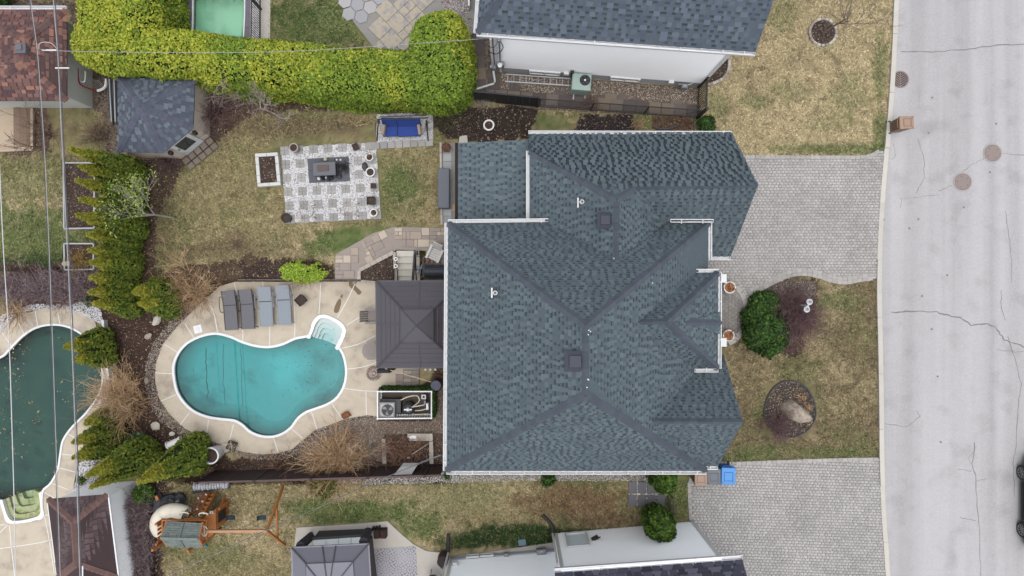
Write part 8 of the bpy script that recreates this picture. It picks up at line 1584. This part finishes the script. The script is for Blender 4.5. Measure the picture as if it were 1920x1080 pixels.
BB = M('brown_bin', C(138, 110, 94), v=.08, rough=.55); BL = M('brown_bin_lid', C(166, 138, 120), v=.08, rough=.5); GB_ = M('grey_bin', C(84, 90, 100), v=.06, rough=.5); GL_ = M('grey_bin_lid', C(104, 110, 120), v=.06, rough=.5); UB = M('blue_bin', C(40, 96, 180), v=.06, rough=.5); UL = M('blue_bin_lid', C(76, 150, 222), v=.06, rough=.45)
bin_('brown wheelie bin standing alone on the road by the kerb', 1699, 230, math.radians(92), BB, BL, -.1); bin_('brown wheelie bin half under the house eave', 1314, 896, 0, BB, BL, .0); bin_('grey wheelie bin between the brown and the blue one', 1338.5, 893, 0, GB_, GL_, .0, .55, .64); bin_('bright blue wheelie bin at the end of the row', 1365.5, 892, math.radians(-1), UB, UL, .0, .58, .7)
# ================================================================ front garden
a = P(1542, 61); t = T('stone_ring', 'ring of pale stones round the leafless front tree', 'stone ring', a)
for k in range(20): an = 6.283 * k / 20; rr = .58; s = random.uniform(.85, 1.15); MB().box(a.x + rr * math.cos(an), a.y + rr * math.sin(an), -.02, .11, .165 * s, .12, an, bev=.02).build('edge_stone', M('ring_stone', v=.15, fine=.1, ocols=[C(190, 182, 172), C(170, 158, 150), C(204, 196, 186), C(158, 146, 140)]), t)
MB().prism([(a.x + .52 * math.cos(k), a.y + .52 * math.sin(k)) for k in np.linspace(0, 6.283, 20)[:-1]], -.02, .03).build('soil', SOIL, t); chips(t.children[-1], [(a.x + .5 * math.cos(k), a.y + .5 * math.sin(k)) for k in np.linspace(0, 6.283, 16)[:-1]], .035)
t = T('corner_bed_edge', 'curved low stone edge of the bed at the white house corner', 'edging', P(1350, 145)); pts = smooth_open(PP([(1366, 112), (1365, 130), (1358, 145), (1345, 154), (1326, 161)]), 8); nst = 0
for k in range(0, len(pts) - 2, 2): MB().bar((*pts[k], .07), ((np.array(pts[k + 2]) * .92 + np.array(pts[k]) * .08)[0], (np.array(pts[k + 2]) * .92 + np.array(pts[k]) * .08)[1], .07), .12, .18).build('edge_stone', M('ring_stone'), t)
o = MB().prism(PP([(1364, 112), (1362, 130), (1355, 144), (1340, 152), (1322, 158), (1345, 125)]), -.05, .02).build('corner_bed', SOIL); o['kind'] = 'structure'
bed = PP([(1481 + 48 * math.cos(k) * (1 + .04 * math.sin(3 * k)), 767 + 53 * math.sin(k)) for k in np.linspace(0, 6.283, 32)[:-1]]); bd = MB().prism(bed, -.1, .02).build('boulder_bed', M('dark_mulch', v=.3, s=5, fine=.4, fs=25, rough=.95, ncols=[C(46, 44, 48), C(78, 72, 68), C(56, 54, 58)], bump=.8)); bd['kind'] = 'structure'
q = MB(); q.tube([(*p, .04) for p in bed], .035, 6, closed=True); tag(q.build('bed_edging', DARK, loc=P(1481, 767)), 'black plastic edging round the boulder bed', 'edging')
gravel('gravel', 'brown and black chippings in the boulder bed', bed, .025, 900, .022, [C(58, 56, 60), C(42, 42, 46), C(150, 122, 96), C(196, 172, 140), C(70, 66, 66), C(110, 88, 70), C(60, 58, 60)], 41)
a = P(1488, 769, .0); RK = M('grey_boulder', v=.12, s=3, fine=.18, fs=22, rough=.9, bump=.8, bs=12, ncols=[C(138, 126, 114), C(184, 171, 156), C(160, 148, 136)])
q = MB(); out = [(-.55, .35), (-.2, .48), (.15, .25), (.5, -.08), (.62, -.3), (.5, -.46), (.1, -.5), (-.35, -.32), (-.58, .05)]; rg = [(1.0, 0), (1.02, .22), (.86, .5), (.55, .72), (.25, .82)]; n = len(out); rr_ = random.Random(5); vs = [(a.x + x * s * 1.0 + rr_.gauss(0, .02) + z_ * .12, a.y + y * s + rr_.gauss(0, .02) - z_ * .03, z_ + rr_.gauss(0, .02)) for s, z_ in rg for x, y in out]; q.add(vs, [(r * n + i, r * n + (i + 1) % n, (r + 1) * n + (i + 1) % n, (r + 1) * n + i) for r in range(4) for i in range(n)] + [tuple(4 * n + i for i in range(n))]); tag(q.build('boulder', RK, loc=a), 'large pale grey boulder standing in the round dark bed', 'boulder')
for px, py, lb in ((1502, 745, 'tan tuft of dead grass above the boulder'), (1515, 762, 'tan dead tuft right of the boulder'), (1509, 791, 'pale dead tuft below the boulder')): bare_bush(lb, px, py, .02, 26, .2, 1.2, .5, TAN, .008, 1, px)
mb_ = MB().prism(PP(smooth_closed([(1408, 550), (1440, 536), (1475, 524), (1510, 524), (1530, 534), (1526, 560), (1510, 585), (1490, 640), (1450, 662), (1410, 640)], 3)), -.1, .012).build('shrub_bed', M('shrub_mulch', v=.3, s=5, fine=.35, fs=25, rough=.95, ncols=[C(70, 62, 60), C(112, 98, 88), C(88, 78, 72)], bump=.8)); mb_['kind'] = 'structure'
gravel('gravel', 'grey chippings at the top of the purple shrub bed', PP([(1440, 540), (1475, 526), (1510, 526), (1529, 535), (1525, 560), (1508, 580), (1490, 560), (1460, 550)]), .02, 900, .022, [C(90, 86, 90), C(60, 58, 64), C(150, 140, 132), C(190, 176, 156), C(76, 72, 74)], 42)
t = T('lamp_post', 'white garden lamp post with two round globes above the purple bush', 'lamp post', P(1486, 572)); c0_ = P(1515, 573, 1.5); base_ = Vector((c0_.x, c0_.y, 0)); q = MB(); q.tube([base_, c0_], .035, 8); q.build('pole', WHITE, t)
for s, (px, py) in ((1, (1517, 566)), (-1, (1512, 580))):
    g_ = P(px, py, 1.6); q = MB(); q.tube(smooth_open([c0_, (c0_ + g_) / 2 + Vector((.1, 0, -.08)), g_ + Vector((.02, 0, -.08))], 4), .018, 6); q.build('arm', WHITE, t); gl = MB(); gl.blob((g_.x, g_.y, g_.z + .03), .115, 0, 0, 14, 8); gl.build('globe', M('opal_glass', C(226, 232, 238), v=.03, rough=.2, spec=.5), t, smooth=True); MB().lathe([(.06, .13), (.06, .16), (.03, .19), (0, .2)], g_.x, g_.y, g_.z, 12).build('globe_cap', GALV, t); MB().lathe([(.12, .04), (.13, .05), (.12, .06)], g_.x, g_.y, g_.z, 16).build('globe_ring', WHITE, t)
# ================================================================ parked car at the right edge
car = T('parked_car', 'dark car at the right edge of the photo on the road', 'car', (23.05, -9.3, -.1)); CP = M('dark_car_paint', (.018, .018, .022, 1), v=.1, rough=.25, spec=.6); z0 = -.1
prof = [(-2.05, .35), (-2.0, .62), (-1.85, .78), (-1.1, .9), (1.9, .95), (2.05, .8), (2.08, .4)]
q = MB(); secs = [(-2.1, .5, .62, .60), (-1.9, .75, .75, .8), (-1.0, .84, .9, .88), (0, .86, .95, .9), (1.2, .86, .97, .9), (1.85, .8, .95, .84), (2.1, .62, .8, .66)]; vs = []; n = 10
for y, hw, zt_, hw2 in secs:
    for x, z in ((-hw, .22), (-hw - .03, .45), (-hw, zt_ - .12), (-hw * .92, zt_), (0, zt_ + .02), (hw * .92, zt_), (hw, zt_ - .12), (hw + .03, .45), (hw, .22), (0, .2)): vs.append((23.0 + x, -9.3 - y, z0 + z))
q.add(vs, [(r * n + i, r * n + (i + 1) % n, (r + 1) * n + (i + 1) % n, (r + 1) * n + i) for r in range(len(secs) - 1) for i in range(n)] + [tuple(range(n)), tuple((len(secs) - 1) * n + i for i in range(n))[::-1]]); q.build('body', CP, car)
q = MB(); sc = [(-1.0, .78, .95), (-.35, .66, 1.42), (1.0, .64, 1.45), (1.8, .7, 1.0)]; vs = []
for y, hw, z in sc: vs += [(23.0 - hw, -9.3 - y, z0 + z), (23.0 + hw, -9.3 - y, z0 + z)]
vs2 = [(23.0 - .8, -9.3 + 1.0, z0 + .9), (23.0 + .8, -9.3 + 1.0, z0 + .9), (23.0 - .8, -9.3 - 1.8, z0 + .9), (23.0 + .8, -9.3 - 1.8, z0 + .9)]
q.add(vs + vs2, [(0, 1, 3, 2), (4, 5, 7, 6), (0, 2, 4, 6), (1, 7, 5, 3)]); q.build('window', GLASS, car); MB().add([vs[2], vs[3], vs[5], vs[4]] + [Vector(v) - Vector((0, 0, .03)) for v in (vs[2], vs[3], vs[5], vs[4])], [(0, 1, 2, 3), (0, 4, 5, 1), (2, 6, 7, 3)]).build('roof', CP, car)
for sx_ in (-1, 1):
    for yy in (-8.06, -10.55):
        xo = 23.0 + sx_ * .74; xi = 23.0 + sx_ * .97; q = MB(); q.tube([(xo, yy, z0 + .33), (xi - sx_ * .03, yy, z0 + .33), (xi, yy, z0 + .33)], .33, 24, cap=True); wv = MB(); tw = MB(); tw.tube([(xo, yy, z0 + .33), (xi, yy, z0 + .33)], .33, 26, cap=False)
        ringp = lambda r, x: [(x, yy + r * math.cos(k), z0 + .33 + r * math.sin(k)) for k in np.linspace(0, 6.283, 27)[:-1]]
        o_ = ringp(.33, xi); i_ = ringp(.23, xi + sx_ * .01); tw.add(o_ + i_, [(i, (i + 1) % 26, 26 + (i + 1) % 26, 26 + i) for i in range(26)]); wh = tw.build('wheel', M('tyre', (.02, .02, .02, 1), v=.1, rough=.9), car)
        rm = MB(); i2_ = ringp(.2, xi - sx_ * .04); rm.add(ringp(.23, xi + sx_ * .012) + ringp(.21, xi), [(i, (i + 1) % 26, 26 + (i + 1) % 26, 26 + i) for i in range(26)]); rm.add(i2_, [tuple(range(26))], 1)
        for k in range(10): an = 6.283 * k / 10; rm.bar((xi - sx_ * .01, yy + .04 * math.cos(an), z0 + .33 + .04 * math.sin(an)), (xi - sx_ * .005, yy + .21 * math.cos(an + .15), z0 + .33 + .21 * math.sin(an + .15)), .03, .025)
        rm.build('rim', [M('alloy', C(190, 192, 196), metal=.7, rough=.35), BLACK], wh)
for sx_ in (-1, 1):
    MB().bar((23.0 + sx_ * .87, -8.5, z0 + .25), (23.0 + sx_ * .87, -10.1, z0 + .25), .06, .1).build('sill', BLACK, car); MB().box(23.0 + sx_ * .98, -8.65, z0 + .95, .16, .12, .12, bev=.02).build('wing_mirror', CP, car); MB().box(23.0 + sx_ * .55, -7.3, z0 + .58, .3, .12, .12, bev=.02).build('headlight', GLASS, car); MB().box(23.0 + sx_ * .6, -11.33, z0 + .7, .25, .1, .14, bev=.02).build('tail_light', REDP, car)
car.location.x += .2
# ================================================================ overhead wires
WLT = M('pale_wire_sheath', C(170, 170, 174), v=.25, s=2, rough=.5); WDK = M('dark_wire_sheath', C(84, 84, 90), v=.4, s=1.2, rough=.5)
def wire(lab, pts, r=.03, mat=WLT, twist=None, name='overhead_wire'):
    q = [P(*p) for p in pts]; q = [Vector(v) for v in smooth_open([tuple(v) for v in q], 8)]; t = T(name, lab, 'wire', q[len(q) // 2], 'overhead wires'); b = MB(); b.tube(q, r * .43, 6); b.build('cable', mat, t)
    if twist:
        d = []
        for i in range(len(q) - 1):
            for j in range(10): f = j / 10; k = 2.6; d.append(q[i].lerp(q[i + 1], f) + Vector((r * 1.2 * math.cos(k), 0, r * 1.2 * math.sin(k))))
        b = MB(); b.tube(d, r * .45, 4); b.build('messenger_wire', twist, t)
    return t
wire('leftmost white overhead wire crossing the dark green pool', [(-8, 100, 7.5), (-2, 280, 7.3), (6, 460, 7.2), (17, 640, 7.2), (23, 820, 7.3), (28, 1000, 7.4), (30, 1160, 7.6)], .035, M('white_wire_sheath', C(214, 214, 218), v=.05), None)
wire('middle overhead wire over the red brown shed ridge side', [(52, -60, 7.5), (60, 20, 7.5), (70, 96, 7.4), (78, 200, 7.35), (86, 330, 7.3), (95, 540, 7.2), (104, 800, 7.3), (113, 1080, 7.5), (116, 1160, 7.6)], .028, WLT, WDK)
wire('thick dark overhead cable along the bed frames and brown shed', [(100, -60, 6.5), (104, 10, 6.4), (112, 110, 6.3), (118, 240, 6.25), (126, 400, 6.2), (134, 560, 6.2), (141, 720, 6.2), (147, 900, 6.3), (153, 1080, 6.5), (156, 1160, 6.6)], .042, WDK, WLT)
wire('long horizontal service wire above the yellow green hedge', [(70, 92, 7.3), (130, 96, 7.0), (260, 98, 6.4), (400, 98.5, 5.9), (520, 97, 5.4), (640, 91, 5.0), (760, 83, 4.7), (860, 76, 4.4), (922, 71, 4.1)], .022, WLT)
wire('diagonal service wire over the south lawn to the house corner', [(832, 852, 4.7), (770, 876, 4.6), (700, 905, 4.7), (600, 950, 5.0), (500, 994, 5.4), (400, 1040, 5.9), (310, 1081, 6.4), (180, 1145, 7.0)], .024, WLT, WDK)
for px, py, z, lb in ((95, 94, 7.2, 'white splice fitting on the horizontal service wire'), (119, 127.5, 6.3, 'small white clamp with an arm on the thick cable'), (155, 1072, 6.5, 'white splice fitting on the thick cable at the bottom')):
    a = P(px, py, z); q = MB(); q.tube([a - Vector((.28, 0, 0)), a + Vector((.2, 0, 0))] if py < 1000 else [a - Vector((0, .2, 0)), a + Vector((0, .2, 0))], .024, 7); tag(q.build('wire_clamp', WHITE, loc=a), lb, 'wire clamp')
a = P(72, 93, 7.35); q = MB(); q.tube(smooth_open([a, a + Vector((.1, .2, .05)), a + Vector((.4, .22, 0)), a + Vector((.62, .02, 0))], 5), .016, 5); tag(q.build('wire_loop', WLT, loc=a), 'looped tap wire above the red brown shed', 'wire')
# ================================================================ wood chips and dead leaves on the bare soil
n = 220000; gx = RNG.uniform(-23, 17, n); gy = RNG.uniform(-13, 13, n); ok = soilat(gx, gy) & ~inside(DECK, gx, gy) & ~inside(DECK2, gx, gy)
for pl in (DRIVE_N, DRIVE_S, PATIO, CHK): ok &= ~inside(pl, gx, gy)
gx, gy = gx[ok], gy[ok]; i = np.clip(((gy + 16) / .1).round().astype(int), 0, GZ.shape[0] - 1); j = np.clip(((gx + 26) / .1).round().astype(int), 0, GZ.shape[1] - 1); gz = GZ[i, j] + .02
k = gz > -1; gx, gy, gz = gx[k], gy[k], gz[k]
ch = leafmesh('mulch_chips', np.c_[gx, gy, gz], np.tile([0, 0, 1.], (len(gx), 1)), .05, M('wood_chip', v=.15, icols=[C(84, 68, 60), C(62, 52, 48), C(112, 92, 78), C(140, 118, 100), C(72, 58, 54), C(50, 42, 40), C(98, 78, 66), C(172, 152, 132)]), None, kind='stuff', lean=.35, aspect=1.3, seed=12); ch['label'] = 'brown wood chips and dead leaves scattered over the bare beds'; ch['category'] = 'mulch'
